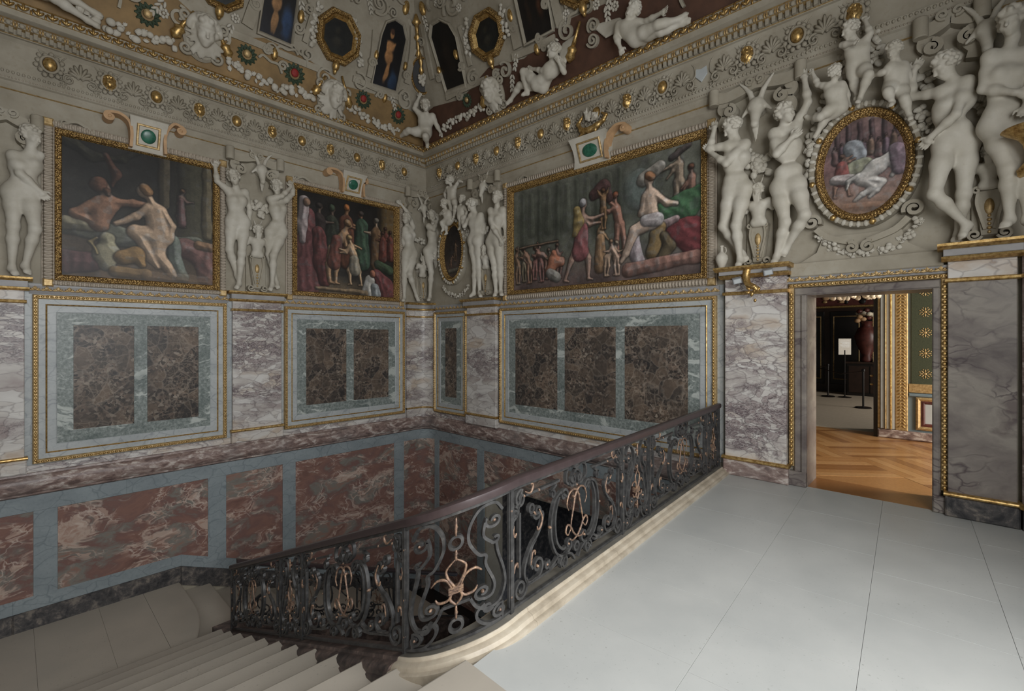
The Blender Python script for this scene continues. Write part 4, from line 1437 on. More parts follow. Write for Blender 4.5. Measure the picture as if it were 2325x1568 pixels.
def statues():
    w = 0.16
    # far left, left wall
    statue(SA, dict(head=(72, 309, .17), neck=(70, 340, .15), shL=(30, 352, .15), shR=(96, 348, .10), elL=(45, 393, .24), wrL=(90, 433, .22), haL=(106, 450, .2),
                    hipL=(30, 436, .13), hipR=(66, 436, .13), knL=(30, 512, .15), anL=(27, 606, .12), toL=(38, 624, .2), knR=(80, 520, .22), anR=(58, 600, .14), toR=(66, 622, .22)), 1.04,
           'nude stucco nymph looking right, one arm across her body, at the left edge', face=(0.75, -0.35, .7))
    statue(SA, dict(head=(531, 403, .19), neck=(536, 424, .16), shL=(518, 432, .15), shR=(556, 436, .12), elL=(493, 411, .15), wrL=(489, 381, .11), haL=(492, 366, .1), elR=(566, 470, .09), wrR=(566, 505, .08),
                    hipL=(527, 503, .14), hipR=(553, 505, .14), knL=(521, 566, .11), anL=(537, 622, .08), toL=(541, 632, .1), knR=(549, 575, .2), anR=(543, 642, .12), toR=(535, 655, .2), waist=(535, 473, .13)), 1.00,
           'stucco nymph with one arm raised beside the large picture', face=(-0.25, -0.2, 1))
    statue(SA, dict(head=(628, 424, .18), neck=(630, 443, .15), shL=(614, 452, .16), shR=(650, 452, .10), elL=(640, 445, .25), wrL=(660, 425, .18), haL=(659, 408, .14), elR=(664, 440, .08), wrR=(664, 415, .06),
                    hipL=(614, 527, .14), hipR=(640, 527, .14), knL=(611, 578, .10), anL=(628, 640, .07), toL=(632, 655, .15), knR=(621, 580, .21), anR=(618, 645, .12), toR=(612, 660, .2), waist=(632, 493, .13)), 1.0,
           'stucco nymph shouldering the scrolled beam left of the smaller picture', face=(-0.5, -0.3, .8))
    # rounded corner, left side
    statue(SA, dict(head=(922, 497, .2), neck=(924, 512, .17), shL=(920, 520, .18), shR=(937, 514, .14), elR=(929, 487, .16), wrR=(911, 464, .12), haR=(902, 457, .1), elL=(915, 545, .1), wrL=(920, 565, .08),
                    hipL=(922, 576, .15), hipR=(938, 576, .14), knL=(918, 624, .15), anL=(918, 674, .12), toL=(914, 684, .2), knR=(930, 622, .24), anR=(945, 670, .16), toR=(951, 684, .22)), 1.02,
           'stucco nymph with one arm flung up right of the smaller picture', face=(-0.8, 0, .6), h=0.0115, finger=True)
    statue(SA, dict(head=(981, 491, .36), neck=(984, 507, .33), shL=(973, 513, .34), shR=(998, 511, .27), elL=(985, 521, .44), wrL=(994, 497, .42), haL=(992, 480, .4), elR=(1001, 545, .3), wrR=(988, 578, .4), haR=(985, 588, .42),
                    hipL=(970, 570, .32), hipR=(988, 570, .3), knL=(979, 617, .36), anL=(976, 672, .28), toL=(972, 683, .36), knR=(995, 617, .3), anR=(993, 670, .27), toR=(997, 683, .35)), 1.02,
           'stucco nymph resting her chin on her hand left of the small oval picture', face=(-0.5, -0.3, .8), h=0.0115, wmin=0.03)
    # right of the small oval
    statue(SB, dict(head=(1072, 467, .22), neck=(1078, 482, .18), shL=(1070, 490, .19), shR=(1092, 489, .15), elL=(1054, 514, .24), wrL=(1047, 489, .2), haL=(1050, 478, .18), elR=(1099, 512, .1), wrR=(1096, 535, .08),
                    hipL=(1073, 545, .15), hipR=(1088, 545, .14), knL=(1079, 608, .15), anL=(1076, 664, .12), toL=(1064, 674, .2), knR=(1088, 608, .12), anR=(1089, 664, .1), toR=(1092, 674, .18)), 1.04,
           'stucco nymph seen from behind right of the small oval picture', face=(-0.5, -0.6, .5), back=True, h=0.0115)
    statue(SB, dict(head=(1128, 449, .2), neck=(1129, 468, .17), shL=(1114, 478, .18), shR=(1142, 476, .13), elL=(1119, 516, .24), wrL=(1136, 543, .22), haL=(1140, 556, .2), elR=(1146, 505, .07), wrR=(1147, 530, .06),
                    hipL=(1114, 550, .15), hipR=(1133, 549, .14), knL=(1123, 608, .18), anL=(1126, 661, .12), toL=(1122, 672, .2), knR=(1136, 608, .14), anR=(1137, 660, .1), toR=(1140, 671, .18)), 1.04,
           'stucco nymph facing front at the left edge of the wide picture', face=(0.25, 0, 1), h=0.0115)
    # left of the doorway
    statue(SB, dict(head=(1662, 291, .26), neck=(1671, 316, .22), shL=(1652, 331, .25), shR=(1692, 327, .2), elR=(1648, 372, .36), wrR=(1612, 344, .31), haR=(1602, 331, .3), elL=(1612, 337, .3), wrL=(1621, 296, .24), haL=(1624, 274, .2),
                    hipL=(1660, 432, .2), hipR=(1690, 430, .18), knL=(1642, 514, .2), anL=(1684, 574, .12), toL=(1696, 592, .18), knR=(1671, 512, .27), anR=(1680, 588, .2), toR=(1674, 604, .3), waist=(1665, 380, .2)), 1.02,
           'stucco nymph hiding her face behind crossed arms left of the doorway', face=(-0.75, -0.55, .5), h=0.009)
    statue(SB, dict(head=(1783, 258, .27), neck=(1780, 284, .23), shL=(1757, 303, .25), shR=(1806, 290, .19), elR=(1834, 232, .2), wrR=(1827, 181, .17), haR=(1822, 155, .16), elL=(1763, 350, .35), wrL=(1796, 314, .34), haL=(1811, 302, .33),
                    hipL=(1770, 425, .2), hipR=(1808, 419, .19), knL=(1782, 505, .24), anL=(1763, 582, .18), toL=(1756, 598, .28), knR=(1827, 488, .3), anR=(1786, 562, .16), toR=(1778, 578, .18), waist=(1790, 352, .2)), 1.03,
           'large stucco nymph with one arm raised beside the big oval picture', face=(0.8, -0.05, .6), h=0.009)
    # right of the doorway
    statue(SB, dict(head=(2146, 150, .3), neck=(2166, 184, .27), shL=(2138, 208, .26), shR=(2196, 186, .28), elL=(2068, 221, .18), wrL=(2075, 162, .16), haL=(2094, 130, .15), elR=(2170, 260, .40), wrR=(2114, 310, .34), haR=(2092, 338, .28),
                    hipL=(2146, 328, .24), hipR=(2196, 320, .2), knL=(2122, 440, .33), anL=(2192, 508, .22), toL=(2178, 546, .3), knR=(2188, 440, .2), anR=(2176, 530, .1), toR=(2168, 548, .2), waist=(2152, 265, .24)), 0.99,
           'large stucco nymph bending over the doorway, hand on the oval frame', face=(-0.85, -0.5, .35), h=0.009)
    statue(SB, dict(head=(2296, 48, .42), neck=(2300, 86, .38), shL=(2248, 128, .40), shR=(2326, 122, .36), elL=(2232, 202, .42), wrL=(2305, 210, .5), haL=(2330, 212, .5), elR=(2345, 190, .42), wrR=(2330, 240, .5),
                    hipL=(2256, 287, .36), hipR=(2306, 284, .34), knL=(2288, 385, .42), anL=(2292, 494, .36), toL=(2278, 514, .44), knR=(2330, 390, .4), anR=(2334, 496, .36), toR=(2345, 514, .42), waist=(2280, 218, .36)), 1.02,
           'stucco nymph standing on the jutting pier at the right edge', face=(-0.35, -0.3, .9), h=0.0095, wmin=0.05)


def putti():
    g = 'stucco infants round the big oval picture'
    # three infants above the big oval
    statue(SB, dict(head=(1930, 68, .32), neck=(1942, 92, .27), shL=(1930, 104, .28), shR=(1962, 97, .24), elR=(1976, 76, .26), wrR=(1966, 50, .24), elL=(1912, 102, .34), wrL=(1936, 98, .40),
                    hipL=(1938, 152, .22), hipR=(1958, 152, .22), knL=(1940, 190, .2), anL=(1946, 214, .14), toL=(1942, 226, .2), knR=(1972, 170, .34), anR=(1953, 222, .26), toR=(1946, 234, .34)), 0.66,
           'plump stucco infant standing highest above the big oval picture', 'infant_statue', 'statue', g, child=True, female=False, face=(-0.8, -0.3, .5), h=0.0082, headq=0.92)
    statue(SB, dict(head=(2030, 116, .3), neck=(2036, 138, .26), shL=(2023, 150, .28), shR=(2050, 148, .22), elL=(2006, 164, .34), wrL=(1988, 170, .30), elR=(2062, 168, .2), wrR=(2066, 190, .16),
                    hipL=(2024, 196, .22), hipR=(2044, 198, .2), knL=(2016, 208, .36), anL=(2025, 230, .3), toL=(2022, 240, .36), knR=(2054, 224, .3), anR=(2064, 260, .24), toR=(2068, 272, .3)), 0.64,
           'plump stucco infant sitting on the right shoulder of the big oval frame', 'infant_statue', 'statue', g, child=True, female=False, face=(-0.4, -0.5, .75), h=0.0082, headq=0.92)
    statue(SB, dict(head=(1896, 166, .3), neck=(1893, 188, .26), shL=(1880, 196, .26), shR=(1910, 193, .24), elL=(1857, 192, .24), wrL=(1846, 168, .22), elR=(1922, 210, .2), wrR=(1926, 230, .16),
                    hipL=(1893, 244, .24), hipR=(1910, 244, .2), knL=(1862, 266, .32), anL=(1838, 268, .24), toL=(1828, 262, .24), knR=(1872, 272, .22), anR=(1857, 300, .2), toR=(1848, 312, .22)), 0.62,
           'plump stucco infant seen from behind on the left shoulder of the big oval frame', 'infant_statue', 'statue', g, child=True, female=False, face=(0.3, 0.3, -.8), back=True, h=0.0082, headq=0.92)
    g = 'stucco infants round the small oval picture'
    statue(SB, dict(head=(1020, 409, .26), neck=(1024, 421, .22), shL=(1017, 427, .23), shR=(1033, 425, .2), elL=(1010, 438, .2), wrL=(1012, 452, .18), elR=(1042, 410, .2), wrR=(1050, 413, .2),
                    hipL=(1021, 452, .18), hipR=(1031, 452, .18), knL=(1024, 472, .18), anL=(1026, 488, .12), knR=(1034, 470, .24), anR=(1030, 492, .18), toR=(1027, 499, .24), toL=(1022, 494, .16)), 0.64,
           'stucco infant standing above the small oval picture by the corner', 'infant_statue', 'statue', g, child=True, female=False, face=(-0.6, 0.2, .7), h=0.011, finger=False)
    statue(SB, dict(head=(1008, 462, .3), neck=(1012, 473, .26), shL=(1008, 479, .26), shR=(1020, 478, .22), elL=(1000, 486, .3), wrL=(1008, 480, .34), hipL=(1015, 500, .2), hipR=(1024, 500, .2),
                    knL=(1003, 505, .28), anL=(1006, 520, .22), toL=(1001, 526, .26), knR=(1012, 512, .2), anR=(1014, 528, .16), toR=(1008, 533, .2)), 0.60,
           'stucco infant seated at the upper left of the small oval picture', 'infant_statue', 'statue', g, child=True, female=False, face=(-0.6, -0.3, .7), h=0.011, finger=False)
    statue(SB, dict(head=(1048, 452, .24), neck=(1046, 464, .2), shL=(1040, 468, .2), shR=(1054, 470, .18), elR=(1060, 480, .18), wrR=(1056, 494, .18), hipL=(1044, 488, .17), hipR=(1052, 489, .16),
                    knL=(1046, 504, .2), anL=(1044, 516, .16), toL=(1040, 522, .2), knR=(1056, 504, .2), anR=(1056, 516, .16), toR=(1054, 522, .2)), 0.58,
           'stucco infant at the upper right of the small oval picture', 'infant_statue', 'statue', g, child=True, female=False, face=(0.4, -0.3, .7), h=0.011, finger=False)


def wing(S, root, tip, q, n=7, spread=None):
    """fan of feathers from root to tip"""
    d = np.array(tip) - np.array(root)
    s = np.array(spread)
    for i in range(n):
        t = i / (n - 1)
        a = np.array(root) + s * (t - 0.5) * 0.5
        b = np.array(root) + d * (1 - 0.45 * t) + s * t
        S.cone(a, b, 0.034 * q, 0.016 * q, 0.012 * q, 0.6)


def ceiling_figures():
    # infant seated in the corner of the cove
    v = unit(np.array([-1, -1, 0]))
    CD = Frame((-0.40, -0.40, 5.70), (math.sqrt(.5), -math.sqrt(.5), 0), (0, 0, 1))
    statue(CD, dict(head=(966, 240, .66), neck=(968, 256, .60), shL=(956, 262, .58), shR=(982, 264, .58), elL=(941, 246, .62), wrL=(951, 222, .60), elR=(991, 283, .52), wrR=(1000, 300, .46),
                    hipL=(956, 301, .34), hipR=(970, 303, .34), knL=(928, 296, .50), anL=(908, 310, .34), toL=(899, 316, .30), knR=(966, 309, .56), anR=(970, 326, .40), toR=(970, 335, .40)), 0.92,
           'pale stucco infant seated in the corner above the cornice', 'infant_statue', 'statue', None, child=True, female=False, face=(0.1, -0.3, .9), h=0.0125, headq=0.86, wmin=None)
    # reclining figures on the right cove
    VB = Frame((-0.30, 0, 5.72), (0, -1, 0), (0, 0, 1))
    t = statue(VB, dict(head=(1256, 117, .34), neck=(1264, 132, .30), shL=(1256, 142, .34), shR=(1276, 139, .22), elR=(1281, 164, .28), wrR=(1270, 143, .38), elL=(1232, 160, .36), wrL=(1208, 156, .34), waist=(1248, 168, .27),
                        hipL=(1220, 189, .26), hipR=(1232, 193, .2), knL=(1188, 163, .36), anL=(1196, 208, .26), toL=(1182, 216, .30), knR=(1180, 194, .26), anR=(1160, 226, .2), toR=(1148, 237, .22)), 0.96,
               'winged stucco youth reclining on the cornice in the right cove', 'winged_statue', 'statue', 'winged stucco youths on the right cornice', female=False, face=(-0.8, -0.2, .5), h=0.0115, wmin=None)
    t = statue(VB, dict(head=(1436, 26, .34), neck=(1430, 48, .30), shL=(1406, 58, .33), shR=(1440, 54, .22), elL=(1399, 84, .36), wrL=(1408, 108, .34), elR=(1470, 48, .26), wrR=(1500, 30, .3), waist=(1430, 72, .28),
                        hipL=(1442, 84, .28), hipR=(1456, 80, .2), knL=(1494, 56, .38), anL=(1540, 44, .26), toL=(1562, 28, .24), knR=(1500, 72, .26), anR=(1548, 54, .2), toR=(1566, 46, .2)), 1.0,
               'winged stucco youth stretched out along the right cornice', 'winged_statue', 'statue', 'winged stucco youths on the right cornice', female=False, face=(-0.1, -0.3, .9), h=0.0115, wmin=None)
    for k, (a, b, sp) in enumerate((((1276, 140), (1304, 84), (-0.10, 0.10, 0.0)), ((1404, 56), (1350, 60), (0.02, -0.16, 0.0)))):
        par = [o for o in bpy.data.objects if o.name.startswith('winged_statue')][k]
        S = Sculpt(0.010, 0.02)
        pa, pb = VB.px(a[0], a[1], 0.22), VB.px(b[0], b[1], 0.26)
        loc = par.location
        bu, bv = -loc.y, loc.z - 5.72
        wing(S, (pa[0] - bu, pa[1] - bv, pa[2]), (pb[0] - bu, pb[1] - bv, pb[2]), 1.6, 8, sp)
        part('wing', S.mesh('wing', None), 'statue_stucco', par)
    # the leg of another figure at the top left
    VA = Frame((0, -0.30, 5.72), (1, 0, 0), (0, 0, 1))
    statue(VA, dict(head=(40, -95, .3), neck=(48, -75, .28), shL=(40, -66, .3), shR=(66, -66, .24), waist=(72, -46, .26), hipL=(84, -30, .26), hipR=(96, -26, .22), knL=(124, -4, .36), anL=(196, 44, .24), toL=(228, 62, .22),
                    knR=(140, -18, .24), anR=(210, 26, .2), toR=(232, 36, .2)), 1.0,
           'stucco figure at the top left corner, only its bare leg in view', 'reclining_statue', 'statue', None, female=False, face=(-0.5, -0.3, .7), h=0.012, wmin=None, finger=False)




statues()
putti()
ceiling_figures()



# ------------------------------------------------------------------ cornice with its carved friezes
CP = [(-7.6, 0, 0, -1), (0, 0, -1, -1), (0, -12.0, -1, 0)]
cornice = struct('trim_3', sweep_plan(CP, [(4.70, 0.0), (4.78, 0.03), (4.80, 0.045), (4.87, 0.06), (4.885, 0.085), (4.92, 0.09), (4.935, 0.10), (4.985, 0.125), (4.99, 0.10), (5.18, 0.105), (5.33, 0.135), (5.37, 0.165),
                                        (5.375, 0.195), (5.39, 0.20), (5.462, 0.20), (5.465, 0.262), (5.52, 0.268), (5.53, 0.30), (5.535, 0.372), (5.542, 0.385), (5.61, 0.392), (5.615, 0.378), (5.70, 0.40), (5.72, 0.30)]), 'stucco',
                 'deep carved stucco cornice running round the room below the cove', 25)
for z0, z1, w0, w1, mt in ((4.772, 4.786, 0.03, 0.052, 'dull_gilt'), (5.382, 5.394, 0.19, 0.212, 'dull_gilt'), (5.456, 5.466, 0.2, 0.272, 'dull_gilt'), (5.522, 5.532, 0.26, 0.302, 'dull_gilt'), (5.606, 5.618, 0.38, 0.402, 'gilt'), (5.70, 5.722, 0.38, 0.412, 'gilt')):
    part('gilt_fillet', sweep_plan(CP, torus_prof(z0, z1, w0, w1, 5)), mt, cornice, smooth=40)


def meshof(mb, name, mat, smooth=True):
    me = mb.mesh(name, smooth) if isinstance(mb, MB) else mb
    me.materials.append(MAT[mat])
    return me


dent = meshof(MB().slab(-0.020, -0.034, 0.020, 0.034, 0, 0.058, 0.004), 'dentil', 'stucco', False)
egg = meshof(MB().ell((0, 0, 0), (0.027, 0.030, 0.022), 8, 6), 'egg', 'stucco')
m = MB()
for a in (-1, 1):
    m.ell((a * 0.043, 0.0, 0.004), (0.013, 0.033, 0.018), 6, 4)
dart = meshof(m, 'dart', 'dull_gilt')
m = MB()
for a, y, r in ((-40, 0.0, 0.034), (0, 0.012, 0.042), (40, 0.0, 0.034)):
    m.ell((0.030 * math.sin(math.radians(a)), y, 0.012), (0.014, r, 0.016), 6, 5, Matrix.Rotation(-math.radians(a), 3, 'Z'))
m.ell((0.052, -0.012, 0.008), (0.010, 0.030, 0.010), 5, 4)
crest = meshof(m, 'leaf', 'gilt')
for fr, u0, u1 in ((SA, -7.4, -0.30), (SB, 0.30, 9.4)):
    n = int((u1 - u0) / 0.070)
    for k in range(n):
        link('dentil', dent, cornice, fr.M @ at(u0 + (k + 0.5) * 0.070, 5.424, 0.198))
    n = int((u1 - u0) / 0.112)
    for k in range(n):
        e = link('egg', egg, cornice, fr.M @ at(u0 + (k + 0.5) * 0.112, 5.493, 0.272))
        link('dart', dart, e, at(0, 0, -0.006))
    n = int((u1 - u0) / 0.125)
    for k in range(n):
        link('gilt_leaf', crest, cornice, fr.M @ at(u0 + (k + 0.5) * 0.125, 5.652, 0.388, (1.25, 1.15, 1.6)))
    m = MB()
    for k in range(int((u1 - u0) / 0.045)):
        m.ell((u0 + (k + 0.5) * 0.045, 4.962, 0.122), (0.016, 0.020, 0.012), 5, 4)
    tag(part('beading', m, 'stucco', cornice, fr.M, True), kind='stuff')
    m = MB()
    for k in range(int((u1 - u0) / 0.03)):
        m.ell((u0 + (k + 0.5) * 0.03, 4.905, 0.093), (0.010, 0.010, 0.008), 5, 4)
    tag(part('beading', m, 'ribbed_stone', cornice, fr.M, True), kind='stuff')

# frieze ornaments
m = MB()
for a in (-66, -44, -22, 0, 22, 44, 66):
    L = 0.105 - 0.00055 * abs(a)
    c, s_ = math.sin(math.radians(a)), math.cos(math.radians(a))
    m.tube([(c * t * L * (1 + .25 * t), -0.055 + s_ * t * L * 1.15, 0.010) for t in np.linspace(0.05, 1, 6)], [0.006, 0.009, 0.012, 0.014, 0.014, 0.008], 5)
for sg in (-1, 1):
    m.tube([(sg * x, y, 0.008) for x, y in spiral((0.075, -0.085), 0.045, 0.008, 100, -1.3, 16)], 0.008, 5)
    m.tube([(sg * x, y, 0.008) for x, y in smooth_line([(0.01, -0.06), (0.05, -0.04), (0.09, -0.05), (0.125, -0.02), (0.12, 0.05), (0.09, 0.09)], 4)], 0.006, 5)
    m.tube([(sg * x, y, 0.006) for x, y in spiral((0.115, -0.13), 0.030, 0.006, 40, 1.1, 12)], 0.006, 5)
palm = meshof(m, 'palmette', 'stucco')
m = MB()
for k in range(13):
    a = PI * 2 * k / 13
    r = 0.088 if k % 2 else 0.076
    m.ell((r * math.cos(a), r * 1.12 * math.sin(a) - 0.005, 0.016), (0.020, 0.020, 0.016), 6, 5)
m.tube([(x * 0.052, y * 0.064, 0.022) for x, y in oval((0, 0), 1.1, 1.1, 20)], 0.011, 6, True)
for sg in (-1, 1):
    m.tube([(sg * x, y, 0.016) for x, y in spiral((0.045, 0.115), 0.03, 0.006, 250, 1.2, 14)], 0.008, 5)
cart_pale = meshof(m, 'cartouche', 'stucco')
cart_gold = cart_pale.copy()
cart_gold.materials.clear()
cart_gold.materials.append(MAT['stucco'])
boss = meshof(MB().ell((0, 0, 0.012), (0.047, 0.060, 0.050), 12, 9), 'boss', 'gilt')
S = Sculpt(0.0075, 0.02)
head(S, (0, 0, 0.03), 0.62, (0, -0.1, 1), True)
for a in range(9):
    an = PI * (1.05 + 0.9 * a / 8)
    S.cone((0.045 * math.cos(an), 0.055 * math.sin(an) - 0.01, 0.045), (0.075 * math.cos(an), 0.10 * math.sin(an) - 0.01, 0.03), 0.012, 0.005, 0.01)
mask_me = meshof(S.mesh('mask', 0.0), 'mask', 'gilt')
FRA = [((113, 148), 0), ((248, 186), 1), ((355, 222), 0), ((452, 248), 1), ((537, 276), 0), ((617, 298), 1), ((685, 320), 0), ((749, 340), 1), ((810, 358), 0), ((866, 376), 1), ((917, 393), 0)]
FRB = [((1000, 394), 1), ((1041, 377), 0), ((1083, 358), 1), ((1129, 340), 0), ((1178, 319), 1), ((1229, 297), 0), ((1289, 275), 1), ((1355, 245), 0), ((1425, 217), 1), ((1505, 182), 0), ((1697, 101), 1), ((1810, 59), 0), ((1940, 8), 1)]
for fr, L in ((SA, FRA), (SB, FRB)):
    us = []
    for (x, y), kd in L:
        u, v, w = fr.px(x, y, 0.13)
        us.append(u)
        o = link('cartouche', cart_gold if kd else cart_pale, cornice, fr.M @ at(u, 5.185, 0.110, (1.45, 1.45, 1.5)))
        if kd:
            link('mask', mask_me, o, at(0, 0, 0, 0.78))
        else:
            link('gilt_boss', boss, o, at(0, 0, 0))
    for a, b in zip(us, us[1:]):
        n = 2 if b - a > 1.0 else 1
        for k in range(n):
            c = a + (b - a) * (2 * k + 1) / (2 * n)
            link('palmette', palm, cornice, fr.M @ at(c, 5.20, 0.106, (min(1.7, 1.15 * (b - a) / n / 0.45), 1.55, 2.6)))
u, v, w = SB.px(1592, 150, 0.12)
part('blank_shield', MB().prism([(-0.07, 0.08), (-0.08, -0.02), (0, -0.11), (0.08, -0.02), (0.07, 0.08), (0, 0.06)], 0, 0.02, 0.06), 'pale_panel', cornice, SB.M @ at(u, 5.18, 0.108))

# ------------------------------------------------------------------ ornaments of the cove
A2 = lambda fr, pts, w=0: [fr.px(x, y, w)[:2] for x, y in pts]


def cove_ground(fr, top, mat, u_end):
    us = [p[0] for p in top]
    pts = list(top) + [(us[-1], 0.0), (us[0], 0.0)]
    o = part('coloured_ground', MB().prism(pts[::-1], 0.0, 0.006), mat, CEILING, fr.M)
    return o


cove_ground(CA, [(-7.0, 1.25), (-6.2, 1.0), (-5.6, 1.15), (-4.9, 0.85), (-4.2, 0.5), (-3.6, 0.75), (-2.9, 0.72), (-2.2, 0.55), (-1.6, 0.62), (-0.9, 0.6), (-0.15, 0.5)], 'ochre_ground', 0)
cove_ground(CB, [(0.15, 0.5), (1.0, 0.62), (1.8, 0.5), (2.6, 0.75), (3.4, 0.6), (4.2, 0.8), (5.2, 0.7), (6.4, 0.9), (8.5, 1.0)], 'russet_ground', 0)


def paint_mesh(name, outline_uv, fn, nx=60, ny=60, mask=None):
    """flat painted field: grid of faces with a paint layer; fn(x, y) -> rgb 0..255 over the unit square"""
    (u0, v0), (u1, v1) = outline_uv
    X, Y = np.meshgrid(np.linspace(0, 1, nx + 1), np.linspace(0, 1, ny + 1))
    me = bpy.data.meshes.new(name)
    vs = np.stack([u0 + (u1 - u0) * X, v0 + (v1 - v0) * Y, np.zeros_like(X)], -1).reshape(-1, 3)
    idx = np.arange((nx + 1) * (ny + 1)).reshape(ny + 1, nx + 1)
    F = np.stack([idx[:-1, :-1], idx[:-1, 1:], idx[1:, 1:], idx[1:, :-1]], -1).reshape(-1, 4)
    if mask is not None:
        cx = (vs[F].mean(1))
        F = F[mask(cx[:, 0], cx[:, 1])]
    me.from_pydata(vs.tolist(), [], F.tolist())
    col = fn(X, Y).reshape(-1, 3) / 255.0
    lin = np.where(col <= 0.04045, col / 12.92, ((np.maximum(col, 0) + 0.055) / 1.055) ** 2.4)
    at_ = me.color_attributes.new('paint', 'FLOAT_COLOR', 'POINT')
    at_.data.foreach_set('color', np.concatenate([lin, np.ones((len(lin), 1))], 1).astype(np.float32).ravel())
    me.materials.append(MAT['fresco_paint'])
    return me


def vnoise(X, Y, f, seed):
    r = np.random.default_rng(seed).random((64, 64))
    x, y = X * f, Y * f
    i, j = np.floor(x).astype(int), np.floor(y).astype(int)
    a, b = x - i, y - j
    a, b = a * a * (3 - 2 * a), b * b * (3 - 2 * b)
    g = lambda p, q: r[p % 64, q % 64]
    return (g(i, j) * (1 - a) + g(i + 1, j) * a) * (1 - b) + (g(i, j + 1) * (1 - a) + g(i + 1, j + 1) * a) * b


def painter(bg, blobs, aspect, seed=1, mottled=0.25):
    """bg: list of (y, rgb) bands; blobs: (x, y, rx, ry, degrees, rgb, softness) in picture widths, y up"""
    def fn(X, Y):
        ys = [b[0] for b in bg]
        C = np.stack([np.interp(Y, ys, [b[1][k] for b in bg]) for k in range(3)], -1).astype(float)
        n = vnoise(X * aspect, Y, 7, seed) * 0.5 + vnoise(X * aspect, Y, 17, seed + 1) * 0.3 + vnoise(X * aspect, Y, 40, seed + 2) * 0.2
        wx = X * aspect + (vnoise(X * aspect, Y, 9, seed + 3) - 0.5) * 0.05
        wy = Y + (vnoise(X * aspect, Y, 9, seed + 4) - 0.5) * 0.05
        C *= (1 + mottled * 2 * (n - 0.5))[..., None]
        for x, y, rx, ry, deg, rgb, so in blobs:
            a = math.radians(deg)
            dx, dy = wx - x * aspect, wy - y
            p, q = (dx * math.cos(a) + dy * math.sin(a)) / rx, (-dx * math.sin(a) + dy * math.cos(a)) / ry
            r = np.sqrt(p * p + q * q)
            al = np.clip((1 - r) / so + 0.5 * 0, 0, 1)
            al = al * al * (3 - 2 * al)
            sh = (1 + 0.35 * (n - 0.5) + 0.16 * (q - p * 0.6))[..., None]      # brushed modelling of the form
            C = C * (1 - al[..., None]) + np.array(rgb) * sh * al[..., None]
        return np.clip(C, 0, 255)
    return fn


def fig(x, y, h, rgb, lean=0, dress=None, hair=(70, 50, 40)):
    """a standing painted figure as a handful of strokes; y = feet, h = height"""
    L = math.radians(lean)
    P = lambda t: (x + math.sin(L) * h * t * 0.6, y + h * t)
    o = []
    for dx in (-0.05, 0.06):
        o.append((x + dx * h * .6, y + h * 0.24, h * 0.05, h * 0.26, -4 + lean * 0.3, rgb, 0.5))
    d = dress or rgb
    o += [(*P(0.52), h * 0.125, h * 0.17, -lean, d, 0.4), (*P(0.70), h * 0.12, h * 0.15, -lean, rgb if not dress else d, 0.4),
          (P(0.66)[0] - 0.075 * h, P(0.66)[1], h * 0.04, h * 0.16, 25, rgb, 0.5), (P(0.68)[0] + 0.085 * h, P(0.68)[1], h * 0.04, h * 0.15, -35, rgb, 0.5),
          (*P(0.93), h * 0.062, h * 0.078, 0, rgb, 0.4), (P(0.975)[0], P(0.975)[1], h * 0.068, h * 0.05, 0, hair, 0.5)]
    return o


def niche(fr, pts, label, fn, cat='painting', grp='dark painted figures set into the cove', arch=False):
    """dark painted field sunk in the cove with a raised stucco rim"""
    P = np.array(A2(fr, pts))
    c = P.mean(0)
    t = thing('cove_painting', label, cat, fr, c[0], c[1], 0.0, grp)
    Q = P - c
    lo, hi = Q.min(0), Q.max(0)

    def inside(x, y):
        r = np.zeros(len(x), bool)
        n = len(Q)
        for i in range(n):
            a, b = Q[i], Q[(i + 1) % n]
            cr = ((a[1] > y) != (b[1] > y)) & (x < (b[0] - a[0]) * (y - a[1]) / (b[1] - a[1] + 1e-12) + a[0])
            r ^= cr
        return r
    part('painted_field', paint_mesh('painted_field', (lo, hi), fn, 50, 70, inside), 'fresco_paint', t, at(0, 0, 0.012))
    part('rim', MB().ring([tuple(q * 1.13) for q in Q], [tuple(q * 0.98) for q in Q], 0.0, 0.05, [(0, 0.0), (0.1, 0.05), (0.5, 0.06), (0.8, 0.04), (1, 0.012)]), 'stucco', t)
    return t


dk = [(0, (30, 30, 36)), (0.5, (24, 22, 22)), (1, (20, 19, 20))]
skin = (150, 112, 74)
niche(CA, [(588, 70), (660, 101), (674, -6), (660, -40), (604, -34)], 'dark painting of a standing figure at the top left of the left octagon',
      painter(dk, fig(0.42, 0.02, 1.0, skin, 2) + [(0.8, 0.3, 0.16, 0.4, 0, (42, 62, 92), 0.6)], 0.7, 5))
niche(CA, [(844, 190), (898, 208), (921, 90), (914, 58), (897, 46), (876, 54), (866, 80)], 'dark arched painting of a standing child between the left octagon and the corner',
      painter(dk, fig(0.45, 0.06, 0.80, (160, 116, 76), -3) + [(0.75, 0.15, 0.1, 0.2, 0, (40, 56, 78), 0.6)], 0.5, 6))
niche(CB, [(1016, 206), (1058, 190), (1037, 86), (1021, 58), (1000, 48), (983, 58), (980, 84)], 'almost black arched painting between the corner and the right octagon',
      painter([(0, (26, 24, 22)), (1, (20, 18, 17))], [(0.5, 0.5, 0.12, 0.4, 0, (34, 28, 24), 0.8)], 0.5, 7))
niche(CB, [(1196, 98), (1256, 66), (1246, 0), (1236, -30), (1170, -20)], 'dark painting with faint figures right of the right octagon',
      painter([(0, (28, 24, 22)), (1, (22, 19, 17))], [(0.7, 0.5, 0.1, 0.3, 0, (70, 44, 30), 0.9), (0.3, 0.5, 0.08, 0.4, 0, (40, 30, 24), 0.8)], 0.7, 8))


